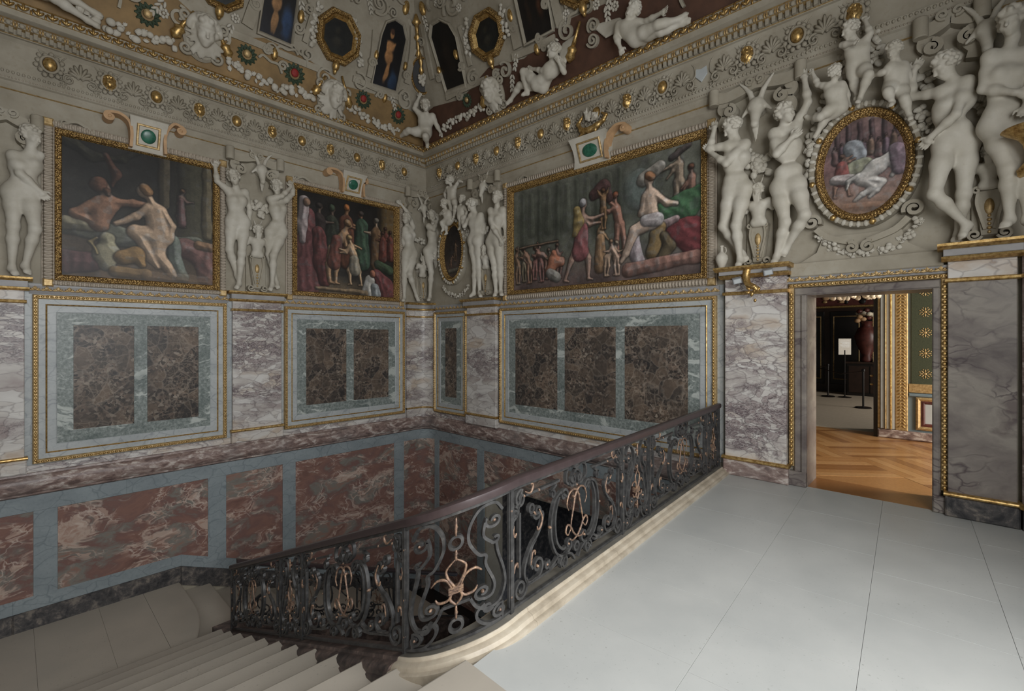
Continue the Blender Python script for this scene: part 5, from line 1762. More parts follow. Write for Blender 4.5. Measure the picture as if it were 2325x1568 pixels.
def octagon(fr, c, rx, ry, label, rot=0.0):
    u, v, _ = fr.px(*c)
    e = fr.px(c[0] + rx, c[1])[0] - u
    f = fr.px(c[0], c[1] - ry)[1] - v
    t = thing('octagonal_frame', label, 'frame', fr, u, v, 0, 'gilt octagons of the cove')
    oc = lambda k: [(e * k * math.cos(PI / 8 + PI / 4 * i + rot), f * k * math.sin(PI / 8 + PI / 4 * i + rot)) for i in range(8)]
    part('outer_moulding', MB().ring(oc(1.08), oc(0.86), 0, 0.1, [(0, 0), (0.0, 0.05), (0.25, 0.09), (0.8, 0.10), (1, 0.06)]), 'carved_gilt', t)
    part('inner_moulding', MB().ring(oc(0.86), oc(0.70), 0, 0.1, [(0, 0.06), (0.1, 0.075), (0.5, 0.055), (0.7, 0.04), (1, 0.02)]), 'gilt', t)
    lo, hi = np.array(oc(0.72)).min(0), np.array(oc(0.72)).max(0)
    fn = painter([(0, (34, 36, 34)), (1, (28, 28, 27))], [(0.45, 0.68, 0.12, 0.14, 0, (44, 42, 36), 0.7), (0.47, 0.35, 0.2, 0.24, 0, (46, 44, 38), 0.7)], 0.9, 9)
    Q = np.array(oc(0.74))

    def ins(x, y):
        r = np.ones(len(x), bool)
        for i in range(8):
            a, b = Q[i], Q[(i + 1) % 8]
            r &= ((b[0] - a[0]) * (y - a[1]) - (b[1] - a[1]) * (x - a[0])) * np.sign(f) > 0
        return r
    part('painted_field', paint_mesh('painted_field', (lo, hi), fn, 40, 40, ins), 'fresco_paint', t, at(0, 0, 0.016))
    part('pendant_knob', MB().ell((0, -1.12 * f, 0.08), (0.06, 0.09, 0.06), 10, 8).ell((0, -1.3 * f, 0.07), (0.035, 0.07, 0.04), 8, 6), 'gilt', t, smooth=True)
    return t


octagon(CA, (768, 85), 50, 64, 'gilt octagonal frame round a dark bust painting, left of the corner', 0.05)
octagon(CB, (1108, 80), 42, 62, 'gilt octagonal frame round a dark painting, right of the corner', -0.05)
octagon(CA, (500, -26), 55, 50, 'gilt octagonal frame cut off by the top edge on the left')
octagon(CB, (1320, -40), 55, 60, 'gilt octagonal frame cut off by the top edge on the right')


def bearded_mask(fr, c, hpx, label, mat='statue_stucco'):
    u, v, _ = fr.px(*c)
    s = abs(fr.px(c[0], c[1] - hpx / 2)[1] - v) / 0.17
    t = thing('bearded_mask', label, 'mask', fr, u, v, 0.01, 'bearded masks on the cove')
    S = Sculpt(0.011 * s, 0.025 * s)
    head(S, (0, 0.02 * s, 0.07 * s), 1.05 * s, (0, -0.15, 1), True)
    rr = random.Random(int(c[0]))
    for k in range(34):
        a = PI * (0.98 + 1.04 * rr.random())
        r0, r1 = 0.05 + 0.02 * rr.random(), 0.11 + 0.05 * rr.random()
        S.cone((r0 * s * math.cos(a), (r0 * 1.2 * math.sin(a) - 0.02) * s, 0.075 * s), (r1 * s * math.cos(a), (r1 * 1.15 * math.sin(a) - 0.02) * s, 0.05 * s), 0.018 * s, 0.010 * s, 0.01 * s)
    for k in range(16):
        a = PI * (k / 15)
        S.ball((0.115 * s * math.cos(a), 0.03 * s + 0.115 * s * math.sin(a), 0.06 * s), 0.026 * s, 0.012 * s)
    part('face', S.mesh('face', 0.0), mat, t)
    cart = [(x * s, y * s) for x, y in oval((0, -0.02), 0.15, 0.2, 24)]
    part('backplate', MB().prism(cart, 0.0, 0.035 * s, 0.12), 'stucco', t)
    m = MB()
    for sg in (-1, 1):
        for cc, r in (((0.14, 0.1), 0.05), ((0.12, -0.15), 0.05)):
            m = MB().tube([(sg * x * s, y * s, 0.03 * s) for x, y in spiral(cc, r, 0.01, 200, 1.4, 18)], 0.014 * s, 6)
            part('curl', m, 'stucco', t, smooth=True)
    return t


bearded_mask(CA, (460, 80), 100, 'large bearded stucco mask near the top left of the cove')
bearded_mask(CA, (752, 222), 84, 'bearded stucco mask below the left octagon')
bearded_mask(CB, (1124, 212), 80, 'weathered bearded mask below the right octagon')

ball_me = meshof(MB().ell((0, 0, 0), (1, 1, 1), 8, 6), 'fruit', 'statue_stucco')
m = MB()
for k in range(9):
    a = 2 * PI * k / 9
    m.ell((0.5 * math.cos(a), 0, 0.5 * math.sin(a)), (0.52, 0.95, 0.52), 6, 5)
melon_me = meshof(m, 'melon', 'statue_stucco')
m = MB()
for k in range(5):
    a = -60 + 30 * k
    m.ell((0.5 * math.sin(math.radians(a)), 0.5 * math.cos(math.radians(a)), 0), (0.26, 0.62, 0.16), 6, 5, Matrix.Rotation(-math.radians(a), 3, 'Z'))
leaf5_me = meshof(m, 'leaf', 'statue_stucco')


def garland(fr, pxs, r, label, cat='garland', n=None, w=0.05, group='stucco fruit garlands of the cove', fat=1.0, name='fruit_garland', leafy=0.4):
    """string of fruit and leaves along photo points, each piece its own part"""
    P = [np.array(fr.px(x, y, w)[:2]) for x, y in pxs]
    line = np.array(smooth_line([tuple(p) for p in P], 10))
    c = line.mean(0)
    t = thing(name, label, cat, fr, c[0], c[1], 0, group)
    L = np.concatenate([[0], np.cumsum(np.linalg.norm(np.diff(line, axis=0), axis=1))])
    rr = random.Random(int(pxs[0][0] * 7 + pxs[0][1]))
    s, i = 0.0, 0
    while s < L[-1]:
        x, y = np.interp(s, L, line[:, 0]), np.interp(s, L, line[:, 1])
        for q in range(3):
            ox, oy = rr.uniform(-1, 1) * r * 0.9 * fat, rr.uniform(-1, 1) * r * 0.9 * fat
            k = rr.random()
            sz = r * rr.uniform(0.42, 0.72)
            me, nm = (leaf5_me, 'leaf') if k < leafy else ((melon_me, 'melon') if k > 0.8 else (ball_me, 'fruit'))
            link(nm, me, t, Matrix.Translation((x - c[0] + ox, y - c[1] + oy, max(0.3 * sz, w * 0.6 + rr.uniform(0, 1) * r * 0.7))) @ Matrix.Rotation(rr.uniform(0, 6.28), 4, 'Z') @ Matrix.Diagonal((sz, sz * rr.uniform(0.9, 1.25), sz * 0.8, 1)))
        s += r * 0.95
        i += 1
    return t


garland(CA, [(190, 26), (235, 52), (290, 72), (345, 92), (400, 100)], 0.075, 'thick fruit garland left of the large bearded mask')
garland(CA, [(520, 140), (560, 165), (615, 192), (668, 206), (708, 214)], 0.070, 'thick fruit garland between the two masks on the left cove')
garland(CA, [(795, 242), (832, 266), (868, 284), (905, 300)], 0.065, 'fruit garland between the left mask and the corner infant')
garland(CB, [(1004, 296), (1030, 276), (1060, 262), (1098, 240)], 0.060, 'fruit garland between the corner infant and the weathered mask')
garland(CA, [(805, 50), (812, 90), (818, 130), (822, 160)], 0.055, 'hanging bunch of leaves right of the left octagon')
garland(CA, [(724, 10), (714, 60), (712, 100)], 0.055, 'hanging bunch of leaves left of the left octagon')
garland(CB, [(1060, 48), (1056, 90), (1066, 130)], 0.055, 'hanging fruit left of the right octagon')
garland(CB, [(1138, 20), (1146, 60), (1152, 84)], 0.055, 'hanging fruit right of the right octagon')


def wreath(fr, c, rpx, label, red=True):
    u, v, _ = fr.px(*c)
    r = abs(fr.px(c[0], c[1] - rpx)[1] - v)
    t = thing('wreath', label, 'wreath', fr, u, v, 0, 'painted leaf wreaths on the cove')
    m = MB()
    for k in range(26):
        a = 2 * PI * k / 26
        m.ell((r * 0.72 * math.cos(a), r * 0.72 * math.sin(a), 0.02), (r * 0.12, r * 0.34, 0.02), 5, 4, Matrix.Rotation(a - PI / 2 + 0.6 * (k % 2 * 2 - 1), 3, 'Z'))
    tag(part('leaves', m, 'wreath_green', t), kind='stuff')
    part('rosette', MB().ell((0, r * 0.1, 0.025), (r * 0.38, r * 0.4, 0.03), 10, 6), 'wreath_red' if red else 'dull_gilt', t, smooth=True)
    return t


wreath(CA, (335, 34), 28, 'green leaf wreath left of the large bearded mask', False)
wreath(CA, (560, 124), 24, 'green leaf wreath right of the large bearded mask', False)
wreath(CA, (668, 168), 26, 'green wreath with red flower left of the left octagon scroll')
wreath(CA, (824, 226), 22, 'green wreath with flower right of the left mask')
wreath(CA, (903, 262), 21, 'red flower wreath beside the corner infant')
wreath(CB, (1062, 228), 18, 'dark wreath in the russet ground right of the corner', False)


def strap(fr, pxs, wid, label_t, w1=0.06, curl0=None, curl1=None, mat='stucco'):
    P = [fr.px(x, y)[:2] for x, y in pxs]
    return part('strapwork', MB().strip(smooth_line(P, 8), wid, 0.0, w1), mat, label_t, fr.M)


def c_scroll(fr, c, rpx, a0, turns, wid=0.05, w1=0.06):
    u, v, _ = fr.px(*c)
    r = abs(fr.px(c[0], c[1] - rpx)[1] - v)
    return part('scroll', MB().strip(spiral((u, v), r, r * 0.16, a0, turns, 30), wid, 0.0, w1), 'stucco', CEILING, fr.M)


for c, r, a, tn in (((735, 176), 22, 60, 1.4), ((814, 186), 22, 120, -1.4), ((505, 84), 26, 90, 1.5), ((405, 38), 26, 90, -1.5), ((580, 10), 14, 200, 1.7), ((676, 64), 14, 20, -1.7), ((843, 142), 12, 0, 1.6), ((604, 112), 12, 90, -1.6), ((860, 214), 10, 90, -1.5), ((920, 172), 11, 30, 1.6), ((640, 150), 12, 10, 1.4), ((700, 20), 14, 40, -1.4), ((862, 10), 28, 240, 1.1), ((920, 230), 26, 120, 1.0)):
    c_scroll(CA, c, r, a, tn, 0.035)
for c, r, a, tn in (((1078, 178), 22, 60, 1.4), ((1150, 160), 22, 120, -1.4), ((1290, 70), 26, 90, 1.4), ((1242, 10), 14, 20, 1.7), ((1170, 64), 13, 180, -1.7), ((1048, 218), 12, 90, 1.4), ((1000, 178), 11, 120, -1.6), ((1030, 10), 30, 300, -1.1), ((1228, 88), 12, 90, 1.4), ((1130, 168), 12, 30, 1.5), ((1240, 108), 10, 60, 1.5), ((1050, 150), 12, 200, 1.4)):
    c_scroll(CB, c, r, a, tn, 0.035)
for fr, L, wd in ((CA, [(520, 74), (580, 98), (660, 132), (724, 158)], 0.10), (CA, [(800, 178), (850, 200), (905, 222)], 0.10), (CA, [(560, 60), (574, 20), (590, -20)], 0.16), (CA, [(690, 96), (700, 60), (712, 20)], 0.08), (CA, [(836, 176), (846, 120), (850, 70)], 0.10), (CA, [(922, 190), (934, 120), (936, 60)], 0.12),
                  (CB, [(1016, 222), (1060, 200), (1110, 178)], 0.10), (CB, [(1166, 130), (1210, 112), (1262, 86)], 0.10), (CB, [(984, 180), (972, 120), (962, 60)], 0.10), (CB, [(1070, 150), (1058, 100), (1046, 60)], 0.08), (CB, [(1178, 110), (1170, 70), (1156, 20)], 0.16), (CB, [(1276, 60), (1266, 20), (1258, -20)], 0.14)):
    strap(fr, L, wd, CEILING, 0.045)
for fr, c, s in ((CA, (682, 38), .09), (CA, (852, 125), .08), (CA, (918, 150), .07), (CB, (1000, 160), .07), (CB, (1162, 36), .09), (CB, (1038, 124), .08), (CA, (622, 122), .09), (CA, (872, 222), .08), (CB, (1222, 112), .08), (CA, (920, 18), .11), (CB, (962, 20), .11)):
    u, v, _ = fr.px(*c)
    part('gilt_drop', MB().ell((0, 0, 0.03), (s * 0.6, s * 1.1, 0.05), 10, 7), 'gilt', CEILING, fr.M @ at(u, v, 0), True)


def torch(fr, a, b, label):
    (u0, v0, _), (u1, v1, _) = fr.px(*a, 0.05), fr.px(*b, 0.05)
    t = thing('gilt_torch', label, 'torch', fr, u1, v1, 0, 'gilt torches beside the masks')
    d = np.array([u0 - u1, v0 - v1, 0])
    L = np.linalg.norm(d)
    d = d / L
    part('shaft', MB().tube([d * L * k + np.array([0, 0, 0.06]) for k in (0.35, 0.6, 1.0)], [0.035, 0.028, 0.016], 8), 'gilt', t, smooth=True)
    part('flame', MB().tube([d * L * k + np.array([0, 0, 0.06]) for k in (0.42, 0.34, 0.25, 0.12, 0.0)], [0.03, 0.075, 0.06, 0.075, 0.02], 9), 'gilt', t, smooth=True)
    return t


torch(CA, (440, 26), (392, 84), 'gilt torch slanting left of the large bearded mask')
torch(CA, (486, 52), (522, 132), 'gilt torch slanting right of the large bearded mask')
torch(CA, (738, 172), (712, 214), 'short gilt torch left of the mask under the left octagon')
torch(CA, (776, 172), (794, 246), 'gilt torch right of the mask under the left octagon')
torch(CB, (1104, 172), (1098, 246), 'gilt torch left of the weathered mask')
torch(CB, (1318, 48), (1292, 142), 'gilt torch behind the reclining winged youth')
# corner medallion and candelabrum on the diagonal of the cove
CDX = Frame((-0.36, -0.36, 5.72), (math.sqrt(.5), -math.sqrt(.5), 0), unit(np.array([-cs, -cs, cc])))
u, v, _ = CDX.px(958, 172, 0.12)
t = thing('corner_medallion', 'gilt oval medallion with a black field in the corner of the cove', 'medallion', CDX, u, v, 0)
r1 = abs(CDX.px(958, 132, 0.12)[1] - v)
r0 = r1 * 0.62
part('backing', MB().prism(oval((0, 0), r0 * 1.5, r1 * 1.35, 28), -0.2, 0.08, 0.1), 'stucco', t)
part('field', MB().prism(oval((0, 0), r0, r1, 28), 0.05, 0.095), 'dark_field', t)
part('rim', MB().ring(oval((0, 0), r0 * 1.2, r1 * 1.14, 28), oval((0, 0), r0 * 0.96, r1 * 0.96, 28), 0.05, 0.13, [(0, 0.05), (0.2, 0.13), (0.7, 0.13), (1, 0.09)]), 'carved_gilt', t)
t = thing('candelabrum', 'stucco and gilt candelabrum of grapes hanging in the corner medallion', 'ornament', CDX, u, v, 0.12)
rr = random.Random(3)
m = MB()
for k in range(26):
    y = rr.uniform(-0.9, 0.1)
    m = m.ell((rr.uniform(-1, 1) * 0.07 * (1 - abs(y + 0.2)), y * r1 * 0.6, 0.03 + rr.uniform(0, 0.03)), (0.032, 0.032, 0.03), 6, 5)
tag(part('grapes', m, 'statue_stucco', t, smooth=True), kind='stuff')
part('stem', MB().tube([(0, r1 * k, 0.03) for k in (0.0, 0.3, 0.55, 0.8, 1.25)], [0.02, 0.05, 0.02, 0.045, 0.02], 8), 'gilt', t, smooth=True)
u2, v2, _ = CDX.px(948, 86, 0.1)
t = thing('candelabrum', 'slender gilt and stucco candelabrum above the corner medallion', 'ornament', CDX, u2, v2, 0.02)
part('stem', MB().lathe([(0.02, -0.35), (0.06, -0.28), (0.03, -0.2), (0.03, -0.05), (0.07, 0.0), (0.03, 0.06), (0.04, 0.2), (0.09, 0.24), (0.05, 0.3), (0.02, 0.38)], (0, 0, 0.08), 12), 'gilt', t, smooth=True)
for sg in (-1, 1):
    part('arm', MB().strip(smooth_line([(sg * 0.03, -0.2), (sg * 0.16, -0.3), (sg * 0.2, -0.1), (sg * 0.1, 0.1), (sg * 0.14, 0.3)], 6), 0.06, 0.0, 0.08), 'stucco', t)

# denser strapwork: mirrored curls, husks and rosettes filling the cove between the larger pieces
rr = random.Random(23)
husk = MB()
for k in range(4):
    for sg in (-1, 1):
        husk.ell((sg * 0.022 * (1 - 0.15 * k), -0.05 * k, 0.018), (0.016, 0.034, 0.018), 6, 4, Matrix.Rotation(sg * 0.5, 3, 'Z'))
husk_me = meshof(husk, 'husk', 'statue_stucco')
rosm = MB().ell((0, 0, 0.016), (0.02, 0.02, 0.02), 8, 5)
for k in range(7):
    a = 2 * PI * k / 7
    rosm.ell((0.042 * math.cos(a), 0.042 * math.sin(a), 0.01), (0.022, 0.022, 0.014), 6, 4)
ros_me = meshof(rosm, 'rosette', 'statue_stucco')
curl_me = []
for tn in (1.3, -1.3, 1.7, -1.7):
    curl_me.append(meshof(MB().strip(spiral((0, 0), 0.10, 0.016, 200, tn, 26) , 0.026, 0.0, 0.06), 'curl', 'stucco', False))
sbar = [meshof(MB().strip(smooth_line([(-0.16 * s_, -0.10), (-0.12 * s_, 0.02), (0.0, 0.05), (0.10 * s_, 0.12), (0.17 * s_, 0.08)], 6), 0.034, 0.0, 0.05), 'curl', 'stucco', False) for s_ in (1, -1)]
WR = [((335, 34), 40), ((560, 124), 34), ((668, 168), 36), ((824, 226), 32), ((903, 262), 32), ((420, 60), 40), ((506, 95), 40), ((725, 195), 30), ((788, 210), 34)]
WR += [((x, y), 34) for x, y in ((200, 30), (250, 56), (300, 74), (350, 92), (400, 100), (540, 152), (590, 180), (640, 200), (690, 210), (810, 252), (850, 276), (890, 292), (812, 90), (820, 140), (718, 40), (713, 90))]
WRB = [((1062, 228), 30), ((1100, 210), 30), ((1305, 95), 40), ((1010, 292), 30), ((1040, 272), 30), ((1080, 252), 30), ((1058, 90), 30), ((1145, 60), 30)]
KEEP = {'A': WR + [((768, 85), 78), ((630, 40), 62), ((885, 130), 66), ((460, 80), 60), ((752, 222), 50), ((500, -26), 60), ((958, 175), 40), ((965, 280), 60)],
        'B': WRB + [((1108, 80), 70), ((1218, 40), 62), ((1018, 130), 62), ((1124, 212), 46), ((1230, 170), 60), ((1450, 60), 70), ((958, 175), 40), ((965, 280), 60)]}
for key, fr, u0, u1 in (('A', CA, -6.6, -0.7), ('B', CB, 0.7, 7.2)):
    zone = [fr.px(*c)[:2] + (abs(fr.px(c[0] + r, c[1])[0] - fr.px(c[0], c[1])[0]),) for c, r in KEEP[key]]
    n = 0
    for k in range(520):
        u, v = rr.uniform(u0, u1), rr.uniform(0.35, 2.5)
        if (-u if key == 'A' else u) < 0.45 + 0.4 * v:
            continue
        if any(math.hypot(u - a, (v - b) * 0.9) < r for a, b, r in zone):
            continue
        q = rr.random()
        zone.append((u, v, 0.15 if q < 0.6 else 0.10))
        M = fr.M @ Matrix.Translation((u, v, 0.006)) @ Matrix.Rotation(rr.uniform(-0.6, 0.6), 4, 'Z')
        if q < 0.38:
            link('curl', curl_me[rr.randrange(4)], CEILING, M)
        elif q < 0.60:
            link('curl', sbar[rr.randrange(2)], CEILING, M)
        elif q < 0.82:
            link('husk', husk_me, CEILING, M @ Matrix.Scale(1.3, 4))
        else:
            link('rosette', ros_me, CEILING, M @ Matrix.Scale(1.1, 4))
        n += 1


# ------------------------------------------------------------------ pictures in ribbed stone and gilt frames
def picture(fr, inner, gilt, outer, label, fn, nx, ny):
    (u0, v0, u1, v1), cu = inner, (inner[0] + inner[2]) / 2
    t = thing('picture', label, 'picture', fr, cu, outer[1], 0.002, 'frescoes in gilt frames on the walls')
    L = lambda r: (r[0] - cu, r[1] - outer[1], r[2] - cu, r[3] - outer[1])
    o, g, i = L(outer), L(gilt), L(inner)

    def rect_ring(a, b, prof):
        mb = MB()
        A = [(a[0], a[1]), (a[2], a[1]), (a[2], a[3]), (a[0], a[3])]
        B = [(b[0], b[1]), (b[2], b[1]), (b[2], b[3]), (b[0], b[3])]
        return mb.ring(A, B, 0, 0, prof)
    part('stone_frame', rect_ring(o, g, [(0, 0.0), (0, 0.03), (0.12, 0.035), (0.2, 0.06), (0.8, 0.06), (0.9, 0.04), (1, 0.04)]), 'ribbed_stone', t)
    m = MB()
    st = 0.046
    for ax in (0, 1):
        for lo_, hi_ in (((o[0] + g[0]) / 2, (o[1] + g[1]) / 2), ((o[2] + g[2]) / 2, (o[3] + g[3]) / 2)):
            pass
    au, av, bu, bv = [(p + q) / 2 for p, q in zip(o, g)]
    for u in np.arange(au + 0.05, bu - 0.04, st):
        for v, hh in ((av, abs(g[1] - o[1])), (bv, abs(o[3] - g[3]))):
            m.ell((u, v, 0.056), (st * 0.40, hh * 0.42, 0.034), 6, 4)
    for v in np.arange(av + 0.05, bv - 0.04, st):
        for u, hh in ((au, abs(g[0] - o[0])), (bu, abs(o[2] - g[2]))):
            m.ell((u, v, 0.056), (hh * 0.42, st * 0.40, 0.034), 6, 4)
    tag(part('gadrooning', m, 'ribbed_stone', t, smooth=True), kind='stuff')
    part('gilt_frame', rect_ring(g, i, [(0, 0.04), (0.0, 0.075), (0.12, 0.09), (0.3, 0.085), (0.75, 0.07), (0.85, 0.075), (1, 0.04), (1, 0.02)]), 'carved_gilt', t)
    for u in (au, bu):
        for v in (av, bv):
            part('corner_block', MB().slab(u - 0.05, v - 0.05, u + 0.05, v + 0.05, 0.03, 0.09, 0.015), 'dull_gilt', t)
    part('canvas', paint_mesh('canvas', ((i[0] - 0.004, i[1] - 0.004), (i[2] + 0.004, i[3] + 0.004)), fn, nx, ny), 'fresco_paint', t, at(0, 0, 0.024))
    return t


# painted fields: freely invented figures in the tones of each picture
def sd_caps(X, Y, caps, k):
    D = np.full(X.shape, 9.0)
    for (ax, ay), (bx, by), ra, rb in caps:
        dx, dy = bx - ax, by - ay
        t = np.clip(((X - ax) * dx + (Y - ay) * dy) / (dx * dx + dy * dy + 1e-9), 0, 1)
        d = np.hypot(X - ax - t * dx, Y - ay - t * dy) - (ra + (rb - ra) * t)
        h = np.maximum(k - np.abs(D - d), 0) / k
        D = np.minimum(D, d) - h * h * k * 0.25
    return D


def pose(x, y, h, f=1, lean=0.0, arms=((0.12, -0.10, 0.14, 0.02), (-0.06, -0.17, 0.02, -0.15)), legs=((0.02, -0.02), (-0.05, -0.02)), bend=0.0):
    """standing painted body as capsules: f = 1 faces right; arms as elbow and hand offsets; legs as knee and foot shifts"""
    P = lambda a, b: (x + f * a * h, y + b * h)
    hipy = 0.50
    top = (lean + bend, 0.80 - abs(bend) * 0.35)
    hd = (top[0] + 0.02 + bend * 0.5, top[1] + 0.125 - abs(bend) * 0.2)
    o = [(P(0, hipy), P(lean * 0.5 + bend * .4, 0.62), 0.075 * h, 0.065 * h), (P(lean * 0.5 + bend * .4, 0.62), P(top[0], top[1] - 0.06), 0.065 * h, 0.085 * h), (P(top[0], top[1]), P(hd[0], hd[1]), 0.03 * h, 0.03 * h), (P(*hd), P(hd[0], hd[1] + 0.02), 0.052 * h, 0.05 * h)]
    for (kx, fx), sgn in zip(legs, (1, -1)):
        o += [(P(sgn * 0.03, hipy - 0.02), P(kx + sgn * 0.03, 0.27), 0.058 * h, 0.04 * h), (P(kx + sgn * 0.03, 0.27), P(fx + sgn * 0.04, 0.03), 0.042 * h, 0.024 * h), (P(fx + sgn * 0.04, 0.02), P(fx + sgn * 0.04 + 0.06, 0.01), 0.02 * h, 0.015 * h)]
    for ex, ey, hx, hy in arms:
        s0 = (top[0] + 0.0, top[1] - 0.03)
        e0 = (s0[0] + ex, s0[1] + ey)
        o += [(P(*s0), P(*e0), 0.036 * h, 0.028 * h), (P(*e0), P(e0[0] + hx, e0[1] + hy), 0.028 * h, 0.018 * h)]
    hair = [(P(hd[0] - 0.012, hd[1] + 0.02), P(hd[0] - 0.02, hd[1] + 0.025), 0.052 * h, 0.05 * h)]
    return o, hair


def artist(bg, items, aspect, seed):
    base = painter(bg, [], aspect, seed, 0.35)

    def fn(X, Y):
        C = base(X, Y)
        wx = X * aspect + (vnoise(X * aspect, Y, 14, seed + 5) - 0.5) * 0.012
        wy = Y + (vnoise(X * aspect, Y, 14, seed + 6) - 0.5) * 0.012
        n = vnoise(X * aspect, Y, 22, seed + 7) * 0.6 + vnoise(X * aspect, Y, 55, seed + 8) * 0.4
        sx, sy = aspect / X.shape[1], 1.0 / X.shape[0]
        for it in items:
            kind, caps, rgb = it[0], it[1], np.array(it[2], float)
            fold = it[3] if len(it) > 3 else None
            k = 0.02 if kind == 'body' else 0.05
            D = sd_caps(wx, wy, caps, k)
            r = 0.05 if kind == 'body' else 0.09
            H = np.sqrt(np.clip(-D / r, 0, 1))
            gy, gx = np.gradient(H, sy, sx)
            lit = np.clip(0.80 + (gx * 0.5 + -gy * -0.55) * -0.030 + 0.25 * (H - 0.5), 0.45, 1.2)
            if fold is not None:
                a = math.radians(fold)
                q = wx * math.cos(a) + wy * math.sin(a) + 0.10 * vnoise(X * aspect, Y, 7, seed + 9)
                lit = lit * (1 + 0.15 * np.sin(q * 85 + 3 * n) * np.clip(H * 1.6, 0, 1))
            soft = 0.006 if kind != 'haze' else 0.10
            al = np.clip(-D / soft + 0.5, 0, 1) * (0.94 if kind != 'haze' else 0.75)
            edge = np.clip(1 - np.abs(D) / 0.010, 0, 1) * (0.35 if kind == 'body' else 0.2) * (kind != 'haze')
            col = rgb * (lit * (1 + 0.30 * (n - 0.5)))[..., None]
            C = C * (1 - al[..., None]) + col * al[..., None]
            C *= (1 - edge)[..., None]
        worn = np.clip((vnoise(X * aspect, Y, 30, seed + 11) - 0.68) * 3, 0, 0.35)[..., None]
        C = C * (1 - worn) + C.mean(-1, keepdims=True) * 1.15 * worn
        lum = C.mean(-1, keepdims=True)
        return np.clip(lum + (C - lum) * 0.78, 0, 255)
    return fn


def person(o, *a, skin=(176, 138, 104), hair=(104, 76, 52), dress=None, dcol=None, fold=12, **k):
    b, hr = pose(*a, **k)
    o.append(('body', b, skin))
    if dress:
        x, y, h = a[:3]
        f = k.get('f', 1)
        o.append(('cloth', [((x, y + dress[0] * h), (x + f * k.get('lean', 0) * h * .8, y + dress[1] * h), dress[2] * h, dress[3] * h)], dcol, fold))
    o.append(('body', hr, hair))


cap = lambda *p: [(p[i], p[i + 1], r0, r1) for i, (r0, r1) in ()]
chain = lambda pts, rs: [(a, b, ra, rb) for a, b, ra, rb in zip(pts, pts[1:], rs, rs[1:])]
A1 = 1.71 / 1.81
o1 = [('haze', chain([(0.80, 0.98), (0.80, 0.35)], [0.11, 0.11]), (84, 80, 60)), ('cloth', chain([(0.90, 1.0), (0.90, 0.42)], [0.035, 0.04]), (116, 104, 78)), ('cloth', chain([(0.60, 1.0), (0.60, 0.62)], [0.04, 0.04]), (84, 74, 56)),
      ('cloth', chain([(0.02, 0.99), (0.16, 0.90), (0.34, 0.92), (0.44, 1.02)], [0.05, 0.03, 0.02, 0.03]), (48, 46, 36), 40), ('cloth', chain([(0.24, 0.93), (0.30, 0.80), (0.28, 0.70)], [0.02, 0.025, 0.01]), (84, 54, 42), 60)]
person(o1, 0.72, 0.46, 0.32, skin=(112, 88, 78), dress=(0.1, 0.7, 0.1, 0.06), dcol=(110, 80, 78))
o1 += [('cloth', chain([(0.03, 0.36), (0.30, 0.33), (0.62, 0.30), (0.82, 0.34)], [0.06, 0.07, 0.07, 0.06]), (104, 106, 92), 75), ('cloth', chain([(0.03, 0.38), (0.15, 0.38)], [0.05, 0.05]), (126, 118, 94), 20), ('cloth', chain([(0.02, 0.10), (0.16, 0.11)], [0.09, 0.07]), (86, 58, 58), 10),
       ('cloth', chain([(0.74, 0.30), (0.90, 0.22), (0.92, 0.06)], [0.08, 0.10, 0.09]), (122, 84, 78), 30), ('cloth', chain([(0.84, 0.33), (0.93, 0.32)], [0.04, 0.04]), (150, 112, 80), 20)]
# a bearded man leaning on cushions and a seated woman, both nude
o1 += [('body', chain([(0.20, 0.40), (0.22, 0.50), (0.25, 0.56)], [0.06, 0.07, 0.075]) + chain([(0.25, 0.56), (0.24, 0.66)], [0.03, 0.03]) + chain([(0.20, 0.56), (0.07, 0.46), (0.20, 0.40)], [0.04, 0.035, 0.022]) + chain([(0.28, 0.58), (0.40, 0.60), (0.50, 0.60)], [0.035, 0.028, 0.02]) + [((0.22, 0.68), (0.22, 0.69), 0.05, 0.045)], (146, 102, 76)),
       ('body', [((0.205, 0.71), (0.20, 0.69), 0.048, 0.05)], (96, 62, 46)), ('body', [((0.25, 0.655), (0.255, 0.63), 0.025, 0.015)], (90, 60, 44))]
o1 += [('cloth', chain([(0.66, 0.34), (0.68, 0.16), (0.72, 0.05)], [0.05, 0.04, 0.05]), (110, 120, 108), 10),
       ('body', chain([(0.58, 0.37), (0.56, 0.46), (0.54, 0.56)], [0.09, 0.07, 0.075]) + chain([(0.54, 0.58), (0.49, 0.68)], [0.028, 0.026]) + chain([(0.56, 0.36), (0.42, 0.38), (0.44, 0.36)], [0.075, 0.055, 0.05]) + chain([(0.43, 0.37), (0.52, 0.20), (0.56, 0.12)], [0.05, 0.045, 0.02]) + chain([(0.56, 0.33), (0.56, 0.22), (0.65, 0.08), (0.67, 0.06)], [0.06, 0.05, 0.03, 0.02]) + chain([(0.50, 0.58), (0.42, 0.50), (0.30, 0.42)], [0.035, 0.028, 0.018]) + chain([(0.59, 0.57), (0.65, 0.46), (0.64, 0.36)], [0.036, 0.028, 0.02]) + [((0.465, 0.70), (0.46, 0.705), 0.045, 0.042)], (188, 154, 122)),
       ('body', [((0.475, 0.73), (0.49, 0.71), 0.04, 0.038)], (140, 100, 62))]
